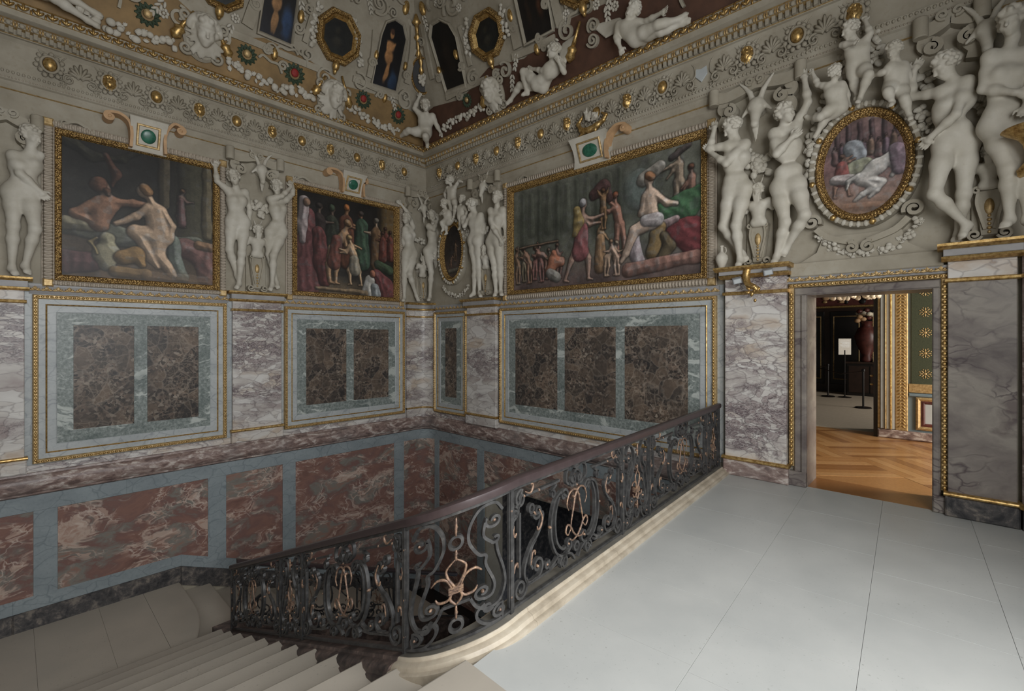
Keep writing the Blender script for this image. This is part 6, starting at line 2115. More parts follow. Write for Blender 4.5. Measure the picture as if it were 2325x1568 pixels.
o1 += [('body', chain([(0.25, 0.10), (0.25, 0.19), (0.25, 0.25)], [0.05, 0.085, 0.05]) + chain([(0.25, 0.28), (0.25, 0.30)], [0.045, 0.05]), (146, 138, 108)), ('body', chain([(0.19, 0.18), (0.155, 0.26), (0.19, 0.30)], [0.010, 0.010, 0.008]), (150, 130, 84)), ('body', chain([(0.34, 0.17), (0.42, 0.20), (0.46, 0.13)], [0.06, 0.06, 0.03]), (146, 110, 62)), ('cloth', [((0.30, 0.05), (0.48, 0.05), 0.045, 0.045)], (134, 104, 64)), ('haze', [((0.5, 0.03), (0.9, 0.02), 0.05, 0.05)], (120, 96, 74))]
f1 = artist([(0, (92, 74, 56)), (0.22, (74, 62, 50)), (0.5, (42, 40, 36)), (1, (34, 32, 29))], o1, A1, 21)
A2_ = 1.97 / 1.79
o2 = [('haze', [((1.06, 0.95), (1.04, 0.66), 0.14, 0.12)], (140, 108, 62))]
person(o2, 0.36, 0.30, 0.62, skin=(96, 78, 66), hair=(60, 74, 56), dress=(0.1, 0.7, 0.16, 0.12), dcol=(52, 56, 46))
person(o2, 0.22, 0.32, 0.60, skin=(104, 84, 72), hair=(54, 48, 44), dress=(0.1, 0.7, 0.14, 0.12), dcol=(56, 46, 44))
person(o2, 0.52, 0.30, 0.66, skin=(160, 112, 76), hair=(190, 110, 52), dress=(0.1, 0.7, 0.15, 0.12), dcol=(112, 66, 48))
person(o2, 0.70, 0.30, 0.62, f=-1, skin=(140, 98, 72), hair=(66, 56, 50), dress=(0.1, 0.74, 0.16, 0.12), dcol=(62, 88, 68))
person(o2, 0.88, 0.30, 0.58, f=-1, skin=(170, 140, 112), hair=(120, 112, 100), dress=(0.1, 0.7, 0.13, 0.11), dcol=(120, 88, 58))
for x, y in ((1.0, 0.45), (1.06, 0.42), (0.96, 0.40)):
    person(o2, x, y, 0.34, f=-1, skin=(130, 80, 62), hair=(80, 54, 44), dress=(0.1, 0.7, 0.16, 0.12), dcol=(118, 62, 52))
o2 += [('cloth', chain([(0.12, 0.78), (0.10, 0.45), (0.10, 0.08)], [0.06, 0.11, 0.14]), (116, 66, 66), 5), ('cloth', chain([(0.08, 0.90), (0.05, 0.66), (0.06, 0.50)], [0.055, 0.05, 0.03]), (164, 148, 146), 10), ('body', [((0.105, 0.885), (0.105, 0.90), 0.035, 0.035)], (140, 104, 80)), ('cloth', chain([(0.22, 0.60), (0.26, 0.30), (0.28, 0.12)], [0.07, 0.09, 0.06]), (108, 58, 56), 0)]
person(o2, 0.38, 0.10, 0.74, lean=0.06, bend=0.10, arms=((0.10, -0.14, 0.16, -0.04), (0.02, -0.18, 0.16, -0.02)), skin=(182, 140, 100), hair=(150, 112, 74), dress=(0.30, 0.62, 0.10, 0.08), dcol=(122, 70, 60))
person(o2, 0.62, 0.10, 0.56, f=-1, lean=0.02, bend=0.06, arms=((0.12, -0.12, 0.12, 0.03), (0.10, -0.14, 0.12, -0.02)), legs=((0.10, 0.04), (-0.06, -0.10)), skin=(196, 158, 118), hair=(190, 150, 96), dress=(0.30, 0.50, 0.12, 0.09), dcol=(150, 140, 120))
o2 += [('cloth', chain([(0.88, 0.24), (0.98, 0.12), (1.02, 0.02)], [0.07, 0.11, 0.10]), (124, 66, 66), 30), ('cloth', chain([(0.80, 0.17), (0.78, 0.04)], [0.06, 0.08]), (198, 192, 180), 20), ('cloth', [((0.86, 0.10), (0.88, 0.02), 0.05, 0.06)], (150, 156, 156), 20), ('body', [((0.83, 0.24), (0.83, 0.26), 0.035, 0.036)], (166, 102, 76)), ('cloth', chain([(0.90, 0.36), (1.05, 0.30)], [0.05, 0.05]), (70, 90, 64), 40), ('cloth', [((0.2, 0.045), (0.75, 0.03), 0.02, 0.03)], (140, 116, 86), 0)]
f2 = artist([(0, (104, 86, 66)), (0.10, (84, 72, 56)), (0.2, (46, 42, 38)), (1, (32, 29, 27))], o2, A2_, 31)
A3 = 3.41 / 1.78
o3 = [('haze', [((0.12 + 0.22 * k, 0.95), (0.12 + 0.22 * k, 0.45), 0.02, 0.03)], (60, 66, 54)) for k in range(6)] + [('haze', [((0.23 + 0.22 * k, 0.92), (0.23 + 0.22 * k, 0.55), 0.03, 0.05)], (84, 88, 74)) for k in range(5)]
rr3 = random.Random(12)
for k in range(8):
    person(o3, 0.06 + 0.075 * k, 0.06 + 0.02 * (k % 2), 0.36 + rr3.uniform(-.03, .06), f=rr3.choice((-1, 1)), lean=rr3.uniform(-.1, .1), bend=rr3.choice((0, .12, .2)), arms=((rr3.uniform(-.1, .1), rr3.choice((-.15, .12)), rr3.uniform(-.1, .1), rr3.choice((-.1, .13))), (0.1, -0.1, 0.1, 0.05)), skin=(148 + rr3.randint(-12, 16), 114 + rr3.randint(-10, 10), 96), hair=(112, 88, 70))
o3 += [('body', [((0.08, 0.42), (0.56, 0.43), 0.012, 0.012)], (120, 96, 76)), ('body', chain([(0.46, 0.14), (0.52, 0.24), (0.60, 0.23)], [0.05, 0.07, 0.05]) + [((0.52, 0.31), (0.52, 0.32), 0.035, 0.035)], (184, 112, 82)), ('cloth', [((0.47, 0.13), (0.55, 0.09), 0.05, 0.05)], (146, 142, 132), 20)]
person(o3, 1.22, 0.20, 0.56, f=-1, lean=.06, arms=((0.12, -0.06, 0.12, 0.08), (0.1, 0.08, 0.1, 0.1)), skin=(170, 118, 98), hair=(150, 82, 54))
person(o3, 1.03, 0.10, 0.46, f=1, arms=((0.1, -.1, .08, -.1), (-.05, -.15, .1, -.1)), skin=(182, 142, 102), hair=(150, 120, 80), dress=(0.1, 0.62, 0.14, 0.1), dcol=(160, 122, 86))
o3 += [('cloth', chain([(0.96, 0.78), (1.06, 0.82), (1.12, 0.72)], [0.05, 0.06, 0.04]), (88, 60, 58), 50)]
person(o3, 1.06, 0.46, 0.36, f=-1, arms=((0.1, .1, .05, .1), (-.1, .1, -.05, .1)), skin=(150, 112, 76), hair=(92, 62, 46))
person(o3, 0.82, 0.03, 0.74, f=1, lean=0.03, arms=((0.14, -0.04, 0.16, 0.03), (0.10, -0.10, 0.16, 0.0)), legs=((0.08, 0.08), (-0.10, -0.20)), skin=(170, 134, 116), hair=(170, 168, 170), dress=(0.36, 0.62, 0.12, 0.09), dcol=(154, 86, 88))
o3 += [('cloth', chain([(0.78, 0.68), (0.80, 0.56), (0.76, 0.46)], [0.04, 0.05, 0.03]), (176, 148, 84), 70)]
person(o3, 1.10, 0.05, 0.32, f=1, lean=.1, bend=.12, skin=(190, 156, 128), hair=(170, 138, 100))
person(o3, 1.19, 0.05, 0.32, f=-1, lean=.08, bend=.05, skin=(200, 164, 140), hair=(170, 130, 96))
o3 += [('haze', [((1.40, 0.76), (1.40, 0.70), 0.14, 0.14)], (112, 126, 122))]
person(o3, 1.74, 0.48, 0.50, f=-1, arms=((0.14, -.02, .16, -.04), (0.1, -.1, .1, -.1)), skin=(156, 134, 112), hair=(130, 112, 92))
person(o3, 1.84, 0.42, 0.42, f=-1, skin=(156, 112, 94), hair=(120, 78, 60), arms=((0.1, -.14, .06, -.12), (0.1, -.1, .1, -.1)))
o3 += [('cloth', chain([(1.58, 0.88), (1.44, 0.80)], [0.05, 0.06]), (156, 148, 136), 30), ('cloth', chain([(1.68, 0.92), (1.82, 0.98)], [0.03, 0.02]), (90, 80, 78), 30),
       ('cloth', chain([(1.62, 0.50), (1.78, 0.52), (1.90, 0.60)], [0.09, 0.11, 0.07]), (68, 112, 74), 40), ('cloth', chain([(1.72, 0.34), (1.84, 0.30), (1.88, 0.18)], [0.09, 0.13, 0.10]), (128, 54, 58), 60), ('cloth', chain([(1.58, 0.40), (1.72, 0.44)], [0.04, 0.03]), (166, 138, 138), 30),
       ('cloth', chain([(1.36, 0.40), (1.36, 0.24), (1.40, 0.14)], [0.05, 0.05, 0.06]), (170, 154, 158), 10), ('body', chain([(1.52, 0.20), (1.56, 0.34), (1.60, 0.40)], [0.06, 0.06, 0.04]), (138, 110, 66)), ('body', chain([(1.60, 0.14), (1.66, 0.24), (1.62, 0.32)], [0.05, 0.05, 0.04]), (96, 82, 58)),
       ('body', chain([(1.52, 0.46), (1.50, 0.56), (1.50, 0.66)], [0.075, 0.06, 0.07]) + chain([(1.50, 0.68), (1.49, 0.76)], [0.026, 0.026]) + [((1.49, 0.79), (1.49, 0.80), 0.042, 0.04)] + chain([(1.52, 0.46), (1.36, 0.40), (1.28, 0.22), (1.24, 0.16)], [0.07, 0.05, 0.034, 0.02]) + chain([(1.46, 0.66), (1.42, 0.54), (1.52, 0.58)], [0.034, 0.028, 0.02]) + chain([(1.55, 0.66), (1.64, 0.58), (1.72, 0.56)], [0.034, 0.028, 0.02]), (206, 174, 150)),
       ('body', [((1.495, 0.825), (1.51, 0.81), 0.04, 0.036)], (166, 112, 74)), ('cloth', chain([(1.46, 0.47), (1.56, 0.46)], [0.05, 0.06]), (186, 176, 176), 60), ('cloth', [((1.30, 0.08), (1.88, 0.13), 0.06, 0.05)], (152, 108, 94), 5)]
f3 = artist([(0, (92, 74, 70)), (0.10, (98, 82, 76)), (0.3, (94, 94, 82)), (0.6, (86, 89, 77)), (1, (100, 101, 90))], o3, A3, 41)
picture(SA, (-5.86, 2.54, -4.15, 4.35), (-5.93, 2.46, -4.06, 4.43), (-6.05, 2.39, -3.965, 4.53), 'large dark picture with two pale nude figures in a gilt frame', f1, 230, 240)
picture(SA, (-2.85, 2.55, -0.88, 4.35), (-2.94, 2.465, -0.76, 4.44), (-3.04, 2.39, -0.64, 4.53), 'smaller gilt-framed picture of a robed crowd left of the corner', f2, 250, 230)
picture(SB, (2.66, 2.58, 6.07, 4.36), (2.53, 2.50, 6.15, 4.47), (2.41, 2.40, 6.27, 4.57), 'wide gilt-framed picture of a procession on the right wall', f3, 400, 210)


def oval_picture(fr, c, canvas, gold, stone, label, fn, beads=40):
    t = thing('oval_picture', label, 'picture', fr, c[0], c[1] - stone[1], 0.002, 'oval pictures among the statues')
    y = stone[1]
    ov = lambda r, n=48: oval((0, y), r[0], r[1], n)
    part('stone_ring', MB().ring(ov(stone), ov(gold), 0, 0, [(0, 0), (0, 0.05), (0.2, 0.10), (0.7, 0.11), (1, 0.06)]), 'stucco', t, smooth=30)
    m = MB()
    for k in range(beads):
        a = 2 * PI * (k + 0.5) / beads
        r = [(p + q) / 2 for p, q in zip(stone, gold)]
        m.ell((r[0] * math.cos(a), y + r[1] * math.sin(a), 0.10), (0.026, 0.034, 0.022), 6, 5, Matrix.Rotation(a + PI / 2, 3, 'Z'))
    tag(part('carved_beads', m, 'statue_stucco', t, smooth=True), kind='stuff')
    for k in range(8):
        a = 2 * PI * (k + 0.25) / 8
        r = [(p + q) / 2 for p, q in zip(stone, gold)]
        part('gilt_boss', MB().ell((r[0] * math.cos(a), y + r[1] * math.sin(a), 0.10), (0.034, 0.034, 0.034), 8, 6), 'gilt', t, smooth=True)
    part('gilt_ring', MB().ring(ov(gold), ov(canvas), 0, 0, [(0, 0.06), (0, 0.09), (0.25, 0.115), (0.5, 0.10), (0.8, 0.075), (1, 0.04)]), 'carved_gilt', t, smooth=30)
    m = MB()
    n = beads * 2
    for k in range(n):
        a = 2 * PI * k / n
        r = [p * 0.62 + q * 0.38 for p, q in zip(gold, canvas)]
        m.ell((r[0] * math.cos(a), y + r[1] * math.sin(a), 0.108), (0.013, 0.013, 0.013), 5, 4)
    tag(part('pearls', m, 'gilt', t, smooth=True), kind='stuff')
    part('canvas', paint_mesh('canvas', ((-canvas[0], y - canvas[1]), (canvas[0], y + canvas[1])), fn, 90, 110, lambda a, b: (a / canvas[0]) ** 2 + ((b - y) / canvas[1]) ** 2 < 1.02), 'fresco_paint', t, at(0, 0, 0.04))
    return t


o4 = [('cloth', [((0.12 + 0.1 * k, 0.95), (0.12 + 0.1 * k, 0.74), 0.022, 0.022)], (92, 72, 74), 0) for k in range(6)]
for k in range(9):
    person(o4, 0.10 + 0.062 * k, 0.56 + 0.02 * (k % 3), 0.20, f=(-1) ** k, skin=(140, 106, 98), hair=(104, 80, 78), dress=(0.1, 0.7, 0.18, 0.12), dcol=((126, 96, 94), (112, 92, 104), (132, 104, 88))[k % 3])
o4 += [('cloth', [((0.26, 0.70), (0.28, 0.62), 0.09, 0.10)], (146, 152, 158), 30), ('cloth', chain([(0.20, 0.46), (0.36, 0.50)], [0.10, 0.08]), (146, 148, 122), 30)]
person(o4, 0.16, 0.20, 0.46, arms=((0.14, 0.02, 0.12, 0.06), (0.1, .1, .1, .05)), legs=((0.06, 0.10), (-0.08, -0.10)), skin=(166, 124, 104), hair=(110, 82, 70), dress=(0.42, 0.74, 0.16, 0.11), dcol=(150, 78, 74))
o4 += [('cloth', [((0.10, 0.40), (0.24, 0.38), 0.05, 0.05)], (176, 166, 162), 60), ('body', chain([(0.34, 0.36), (0.46, 0.46), (0.56, 0.52)], [0.07, 0.08, 0.06]) + chain([(0.56, 0.52), (0.62, 0.60), (0.65, 0.55)], [0.05, 0.04, 0.025]) + chain([(0.36, 0.34), (0.44, 0.26), (0.34, 0.20), (0.27, 0.14)], [0.06, 0.04, 0.028, 0.018]) + chain([(0.40, 0.34), (0.50, 0.30), (0.46, 0.22), (0.40, 0.16)], [0.05, 0.036, 0.026, 0.018]) + chain([(0.56, 0.48), (0.62, 0.40), (0.58, 0.34)], [0.035, 0.025, 0.018]) + chain([(0.30, 0.40), (0.22, 0.36), (0.20, 0.28)], [0.025, 0.02, 0.01]), (200, 194, 186)),
       ('cloth', chain([(0.62, 0.60), (0.64, 0.40)], [0.07, 0.06]), (136, 112, 126), 10), ('haze', [((0.2, 0.08), (0.5, 0.06), 0.05, 0.04)], (140, 96, 70))]
fo2 = artist([(0, (140, 112, 92)), (0.3, (138, 108, 98)), (0.5, (118, 86, 84)), (0.8, (110, 84, 84)), (1, (114, 90, 86))], o4, 0.71 / 1.03, 51)
o5 = []
person(o5, 0.34, 0.30, 0.42, skin=(124, 94, 70), hair=(70, 52, 42))
person(o5, 0.20, 0.16, 0.34, bend=.15, skin=(130, 98, 78), hair=(80, 60, 46))
o5 += [('cloth', [((0.15, 0.12), (0.42, 0.14), 0.05, 0.04)], (110, 104, 90), 30)]
fo1 = artist([(0, (88, 70, 60)), (0.5, (56, 48, 44)), (1, (44, 38, 36))], o5, 0.58 / 1.06, 52)
oval_picture(SB, (7.80, 3.57), (0.355, 0.515), (0.43, 0.60), (0.50, 0.675), 'big oval picture with a white horse above the doorway', fo2, 44)
oval_picture(SB, (0.95, 3.50), (0.29, 0.53), (0.38, 0.62), (0.45, 0.69), 'small dark oval picture by the corner of the room', fo1, 40)

# plinth and swag under the big oval
t = thing('oval_plinth', 'stucco plinth with scrolled shoulders over the doorway', 'plinth', SB, 7.78, 2.42, 0.002)
part('block', MB().slab(-0.66, 0, 0.66, 0.16, 0, 0.10, 0.01), 'stucco', t)
part('apron', MB().prism([(-0.56, 0.16), (0.56, 0.16), (0.40, 0.26), (0.34, 0.42), (-0.34, 0.42), (-0.40, 0.26)], 0, 0.06), 'stucco', t)
for sg in (-1, 1):
    part('scroll', MB().strip(spiral((sg * 0.42, 0.56), 0.10, 0.02, 90 if sg < 0 else 90, -1.3 * sg, 24) if False else [(sg * x, y) for x, y in spiral((0.44, 0.60), 0.085, 0.016, 200, -1.5, 26)], 0.035, 0.0, 0.12), 'stucco', t)
    part('shoulder', MB().strip([(sg * x, y) for x, y in smooth_line([(0.40, 0.52), (0.30, 0.42), (0.16, 0.36), (0.06, 0.33)], 6)], 0.06, 0.0, 0.10), 'stucco', t)
    part('volute', MB().strip([(sg * x, y) for x, y in spiral((0.07, 0.27), 0.06, 0.012, 60, 1.4, 22)], 0.03, 0.0, 0.13), 'stucco', t)
garland(SB, [(1858, 536), (1890, 560), (1930, 572), (1970, 574), (2020, 560), (2060, 530), (2086, 500)], 0.042, 'leafy stucco swag under the big oval picture', w=0.10, group='stucco swags and fruit bunches on the walls', leafy=0.6)
garland(SB, [(1004, 650), (1015, 664), (1033, 672), (1050, 664), (1062, 648)], 0.040, 'leafy stucco swag under the small oval picture', w=0.10, group='stucco swags and fruit bunches on the walls', leafy=0.6)
gr = 'stucco swags and fruit bunches on the walls'
garland(SB, [(1846, 310), (1836, 340), (1840, 375), (1836, 400)], 0.062, 'fruit bunch left of the big oval picture', w=0.07, group=gr, leafy=0.15)
garland(SB, [(1880, 220), (1866, 250), (1850, 290)], 0.055, 'fruit bunch below the left infant of the big oval', w=0.06, group=gr, leafy=0.15)
garland(SB, [(1918, 120), (1910, 150), (1918, 180)], 0.05, 'fruit bunch between the left and the highest infant', w=0.06, group=gr, leafy=0.15)
garland(SB, [(1976, 60), (1990, 90), (1992, 130), (1984, 150)], 0.055, 'grapes and fruit right of the highest infant', w=0.08, group=gr, leafy=0.1)
garland(SB, [(2100, 150), (2088, 180), (2110, 190), (2092, 205)], 0.06, 'fruit bunch before the bending nymph', w=0.06, group=gr, leafy=0.1)
garland(SB, [(2088, 246), (2106, 262), (2100, 285), (2118, 300)], 0.05, 'fruit bunch right of the big oval frame', w=0.06, group=gr, leafy=0.15)
garland(SB, [(2222, 222), (2236, 240), (2226, 258)], 0.055, 'fruit bunch between the two nymphs at the right edge', w=0.08, group=gr, leafy=0.2)
garland(SB, [(1012, 424), (1014, 440), (1008, 452)], 0.04, 'fruit bunch left of the infant by the corner', w=0.06, group=gr, leafy=0.2)
garland(SB, [(1062, 528), (1058, 540), (1066, 520)], 0.045, 'fruit at the right shoulder of the small oval', w=0.07, group=gr, leafy=0.2)
garland(SA, [(990, 545), (996, 552), (1000, 540)], 0.04, 'fruit between the corner nymph and the small oval', w=0.2, group=gr, leafy=0.2)


# ------------------------------------------------------------------ goat head, fruit, satyr herm and scrolled beam between each pair of nymphs
def goat_head(fr, c, hpx, label, w=0.06, turn=0.0):
    u, v, _ = fr.px(c[0], c[1], w)
    s = abs(fr.px(c[0], c[1] - hpx / 2, w)[1] - v) / 0.16
    t = thing('goat_head', label, 'carving', fr, u, v, 0.0, 'stucco goat heads on the walls')
    S = Sculpt(0.011 * s, 0.03 * s)
    wz = w + 0.06 * s
    S.cone((0, 0.06 * s, wz), (turn, -0.10 * s, wz + 0.05 * s), 0.062 * s, 0.032 * s)
    S.ball((0, 0.075 * s, wz - 0.01 * s), 0.068 * s)
    S.ball((turn, -0.12 * s, wz + 0.055 * s), 0.030 * s, 0.02 * s)
    for sg in (-1, 1):
        hp = [(sg * 0.03, 0.12, 0.0), (sg * 0.055, 0.20, -0.01), (sg * 0.10, 0.27, -0.015), (sg * 0.14, 0.31, 0.0)]
        for a, b, ra, rb in zip(hp, hp[1:], (0.026, 0.022, 0.016), (0.022, 0.016, 0.008)):
            S.cone((a[0] * s, a[1] * s, wz + a[2] * s), (b[0] * s, b[1] * s, wz + b[2] * s), ra * s, rb * s, 0.008 * s)
        S.cone((sg * 0.055 * s, 0.07 * s, wz), (sg * 0.12 * s, 0.0, wz), 0.024 * s, 0.012 * s, 0.01 * s)
        S.ball((sg * 0.045 * s, 0.045 * s, wz + 0.04 * s), 0.016 * s, 0.008 * s)
    for k in range(5):
        S.cone(((k - 2) * 0.010 * s + turn, -0.13 * s, wz + 0.03 * s), ((k - 2) * 0.006 * s + turn, (-0.22 - 0.02 * (2 - abs(k - 2))) * s, wz + 0.02 * s), 0.012 * s, 0.005 * s, 0.008 * s)
    S.cone((0, 0.05 * s, 0.0), (0, 0.05 * s, wz), 0.06 * s, 0.06 * s)
    part('head', S.mesh('head', 0.008), 'statue_stucco', t)
    return t


def herm(fr, top, hip, foot, label, w=0.12):
    """horned bearded half-figure on a tapering scrolled pedestal"""
    (u0, v0, _), (u1, v1, _), (u2, v2, _) = fr.px(*top, w), fr.px(*hip, w), fr.px(*foot, 0.08)
    t = thing('satyr_herm', label, 'statue', fr, u2, v2, 0.0, 'satyr herms between the nymphs')
    H = v0 - v1
    q = H / 0.60
    S = Sculpt(0.0105 * max(q, 0.7), 0.045 * q)
    c = lambda x, y, z: (u1 - u2 + x * q, v1 - v2 + y * q, w + z * q)
    S.cone(c(-0.05, 0, 0), c(0.05, 0, 0), 0.07 * q, 0.07 * q)
    S.cone(c(0, 0.08, 0), c(0, 0.2, 0.01), 0.085 * q, 0.10 * q)
    S.cone(c(-0.07, 0.26, 0.02), c(0.07, 0.26, 0.02), 0.08 * q, 0.08 * q)
    for sg in (-1, 1):
        S.ball(c(sg * 0.15, 0.30, 0), 0.055 * q)
        S.cone(c(sg * 0.15, 0.30, 0), c(sg * 0.19, 0.20, -0.02), 0.05 * q, 0.042 * q)
        S.ell(c(sg * 0.055, 0.27, 0.085), np.array([0.05, 0.04, 0.03]) * q, None, 0.03 * q)
        for k in range(3):
            S.cone(c(sg * (0.03 + 0.018 * k), 0.55 + 0.05 * k, 0.03), c(sg * (0.045 + 0.02 * k), 0.60 + 0.055 * k, 0.03), (0.017 - 0.004 * k) * q, (0.013 - 0.004 * k) * q, 0.008 * q)
    S.cone(c(0, 0.34, 0.02), c(0, 0.44, 0.04), 0.045 * q, 0.045 * q)
    head(S, c(0, 0.47, 0.05), 0.95 * q, (0, -0.35, 1), True)
    for k in range(7):
        a = PI * (1.1 + 0.8 * k / 6)
        S.cone(c(0.04 * math.cos(a), 0.42 + 0.03 * math.sin(a), 0.11), c(0.035 * math.cos(a), 0.34 + 0.07 * math.sin(a), 0.10), 0.018 * q, 0.008 * q, 0.01 * q)
    S.cone(c(0, 0.15, -w / q), c(0, 0.15, 0), 0.08 * q, 0.08 * q)
    part('torso', S.mesh('torso', 0.008), 'statue_stucco', t)
    hp = v1 - v2
    part('pedestal', MB().prism([(-0.06, 0.03), (0.06, 0.03), (0.13 * q + 0.02, hp - 0.02), (-0.13 * q - 0.02, hp - 0.02)], 0.002, 0.10, 0.10), 'stucco', t)
    part('back_slab', MB().slab(-0.16 * q - 0.02, 0.0, 0.16 * q + 0.02, hp + 0.3 * q, 0.001, 0.035, 0.006), 'stucco', t)
    part('gilt_cartouche', MB().ell((0, hp * 0.62, 0.10), (0.035, 0.075, 0.022), 10, 8), 'dull_gilt', t, smooth=True)
    for k in range(5):
        part('bead', MB().ell((0, hp * (0.45 - 0.075 * k), 0.105), (0.014 + 0.004 * (k % 2), 0.016, 0.014), 6, 5), 'dull_gilt', t, smooth=True)
    for sg in (-1, 1):
        part('strap', MB().strip([(sg * x, y) for x, y in smooth_line([(0.03, hp * 0.20), (0.06, hp * 0.45), (0.085, hp * 0.7), (0.075, hp * 0.9)], 5)], 0.022, 0.09, 0.125), 'stucco', t)
        part('curl', MB().strip([(sg * x, y) for x, y in spiral((0.085, hp * 0.93), 0.035, 0.008, 180, -1.3, 18)], 0.018, 0.06, 0.13), 'stucco', t)
        part('foot_scroll', MB().strip([(sg * x, y) for x, y in spiral((0.10, 0.055), 0.055, 0.010, 200, 1.4, 20)], 0.022, 0.03, 0.14), 'stucco', t)
    return t


def scrolled_beam(fr, a, b, label, w=0.03, big=1.0):
    """rolled strapwork that the nymphs carry: a long curled band with hanging rolls"""
    (u0, v0, _), (u1, v1, _) = fr.px(*a, 0.12), fr.px(*b, 0.12)
    t = thing('scrolled_band', label, 'strapwork', fr, (u0 + u1) / 2, (v0 + v1) / 2 - 0.2, 0.0, 'rolled stucco bands above the nymphs')
    cu, cv = (u0 + u1) / 2, (v0 + v1) / 2 - 0.2
    W = u1 - u0
    x0, x1 = u0 - cu, u1 - cu
    y = 0.22
    part('band', MB().strip(smooth_line([(x0, y + 0.02), (x0 + W * 0.12, y - 0.03), (x0 + W * 0.3, y - 0.01), (x0 + W * 0.45, y + 0.03), (x0 + W * 0.55, y + 0.03), (x0 + W * 0.7, y - 0.01), (x0 + W * 0.88, y - 0.03), (x1, y + 0.02)], 6), 0.13 * big, 0.004, 0.12), 'stucco', t)
    for sg, xe in ((-1, x0), (1, x1)):
        part('roll', MB().lathe([(0.055, -0.10), (0.062, -0.09), (0.062, 0.09), (0.055, 0.10)], (xe, y, 0.13), 14, 'v'), 'stucco', t, smooth=30)
        part('hanging_strap', MB().strip([(xe - sg * W * 0.12 + sg * q * 0.8, p) for q, p in smooth_line([(0.0, y - 0.08), (0.03, y - 0.16), (-0.04, y - 0.24), (0.02, y - 0.33), (0.0, y - 0.42)], 6)], 0.12 * big, 0.004, 0.10), 'stucco', t)
        part('curl', MB().strip([(xe - sg * W * 0.20 + sg * q, p) for q, p in spiral((0.0, y - 0.22), 0.07, 0.012, 90, 1.4, 22)], 0.05, 0.004, 0.15), 'stucco', t)
        part('volute', MB().strip([(sg * 0.055 + sg * q, p) for q, p in spiral((0.0, y + 0.06), 0.05, 0.010, 250, 1.4, 20)], 0.024, 0.02, 0.15), 'stucco', t)
    return t


goat_head(SB, (1722, 262), 80, 'horned goat head between the two nymphs left of the doorway')
goat_head(SA, (590, 398), 52, 'horned goat head between the two nymphs beside the smaller picture')
goat_head(SB, (1102, 432), 40, 'horned goat head between the two nymphs right of the small oval')
goat_head(SA, (957, 480), 36, 'horned goat head between the two corner nymphs')
goat_head(SB, (2240, 92), 90, 'dark horned goat head between the nymphs at the right edge', w=0.1)
for fr, L, r, lab, ww in ((SB, [(1700, 350), (1720, 372), (1742, 350), (1716, 392), (1738, 385), (1702, 372)], 0.062, 'fruit cluster hanging between the nymphs left of the doorway', 0.08), (SA, [(566, 470), (586, 462), (606, 474), (590, 482), (600, 494)], 0.07, 'fruit cluster hanging between the nymphs beside the smaller picture', 0.08),
                          (SB, [(1096, 510), (1104, 520), (1098, 530)], 0.055, 'fruit cluster between the nymphs right of the small oval', 0.08), (SA, [(948, 545), (960, 546), (966, 550)], 0.055, 'fruit cluster between the two corner nymphs', 0.15)):
    garland(fr, L, r, lab, w=ww, group=gr, leafy=0.15)
herm(SB, (1722, 416), (1722, 505), (1722, 604), 'satyr herm on a scrolled pedestal left of the doorway')
herm(SA, (584, 510), (584, 578), (583, 662), 'satyr herm on a scrolled pedestal beside the smaller picture')
herm(SB, (1102, 556), (1103, 606), (1104, 670), 'satyr herm on a scrolled pedestal right of the small oval')
herm(SA, (958, 580), (959, 625), (960, 683), 'satyr herm on a scrolled pedestal in the rounded corner', w=0.18)
herm(SB, (2240, 330), (2244, 420), (2246, 545), 'shadowed satyr herm between the nymphs at the right edge')
scrolled_beam(SB, (1622, 226), (1818, 166), 'rolled stucco band above the nymphs left of the doorway')
scrolled_beam(SA, (522, 352), (636, 376), 'rolled stucco band above the nymphs beside the smaller picture')
scrolled_beam(SA, (926, 446), (990, 446), 'rolled stucco band above the corner nymphs', big=0.85)
scrolled_beam(SB, (1068, 420), (1130, 404), 'rolled stucco band right of the small oval')
scrolled_beam(SA, (-60, 236), (84, 300), 'rolled stucco band above the nymph at the left edge')
scrolled_beam(SB, (2090, 72), (2230, 24), 'rolled stucco band above the bending nymph')


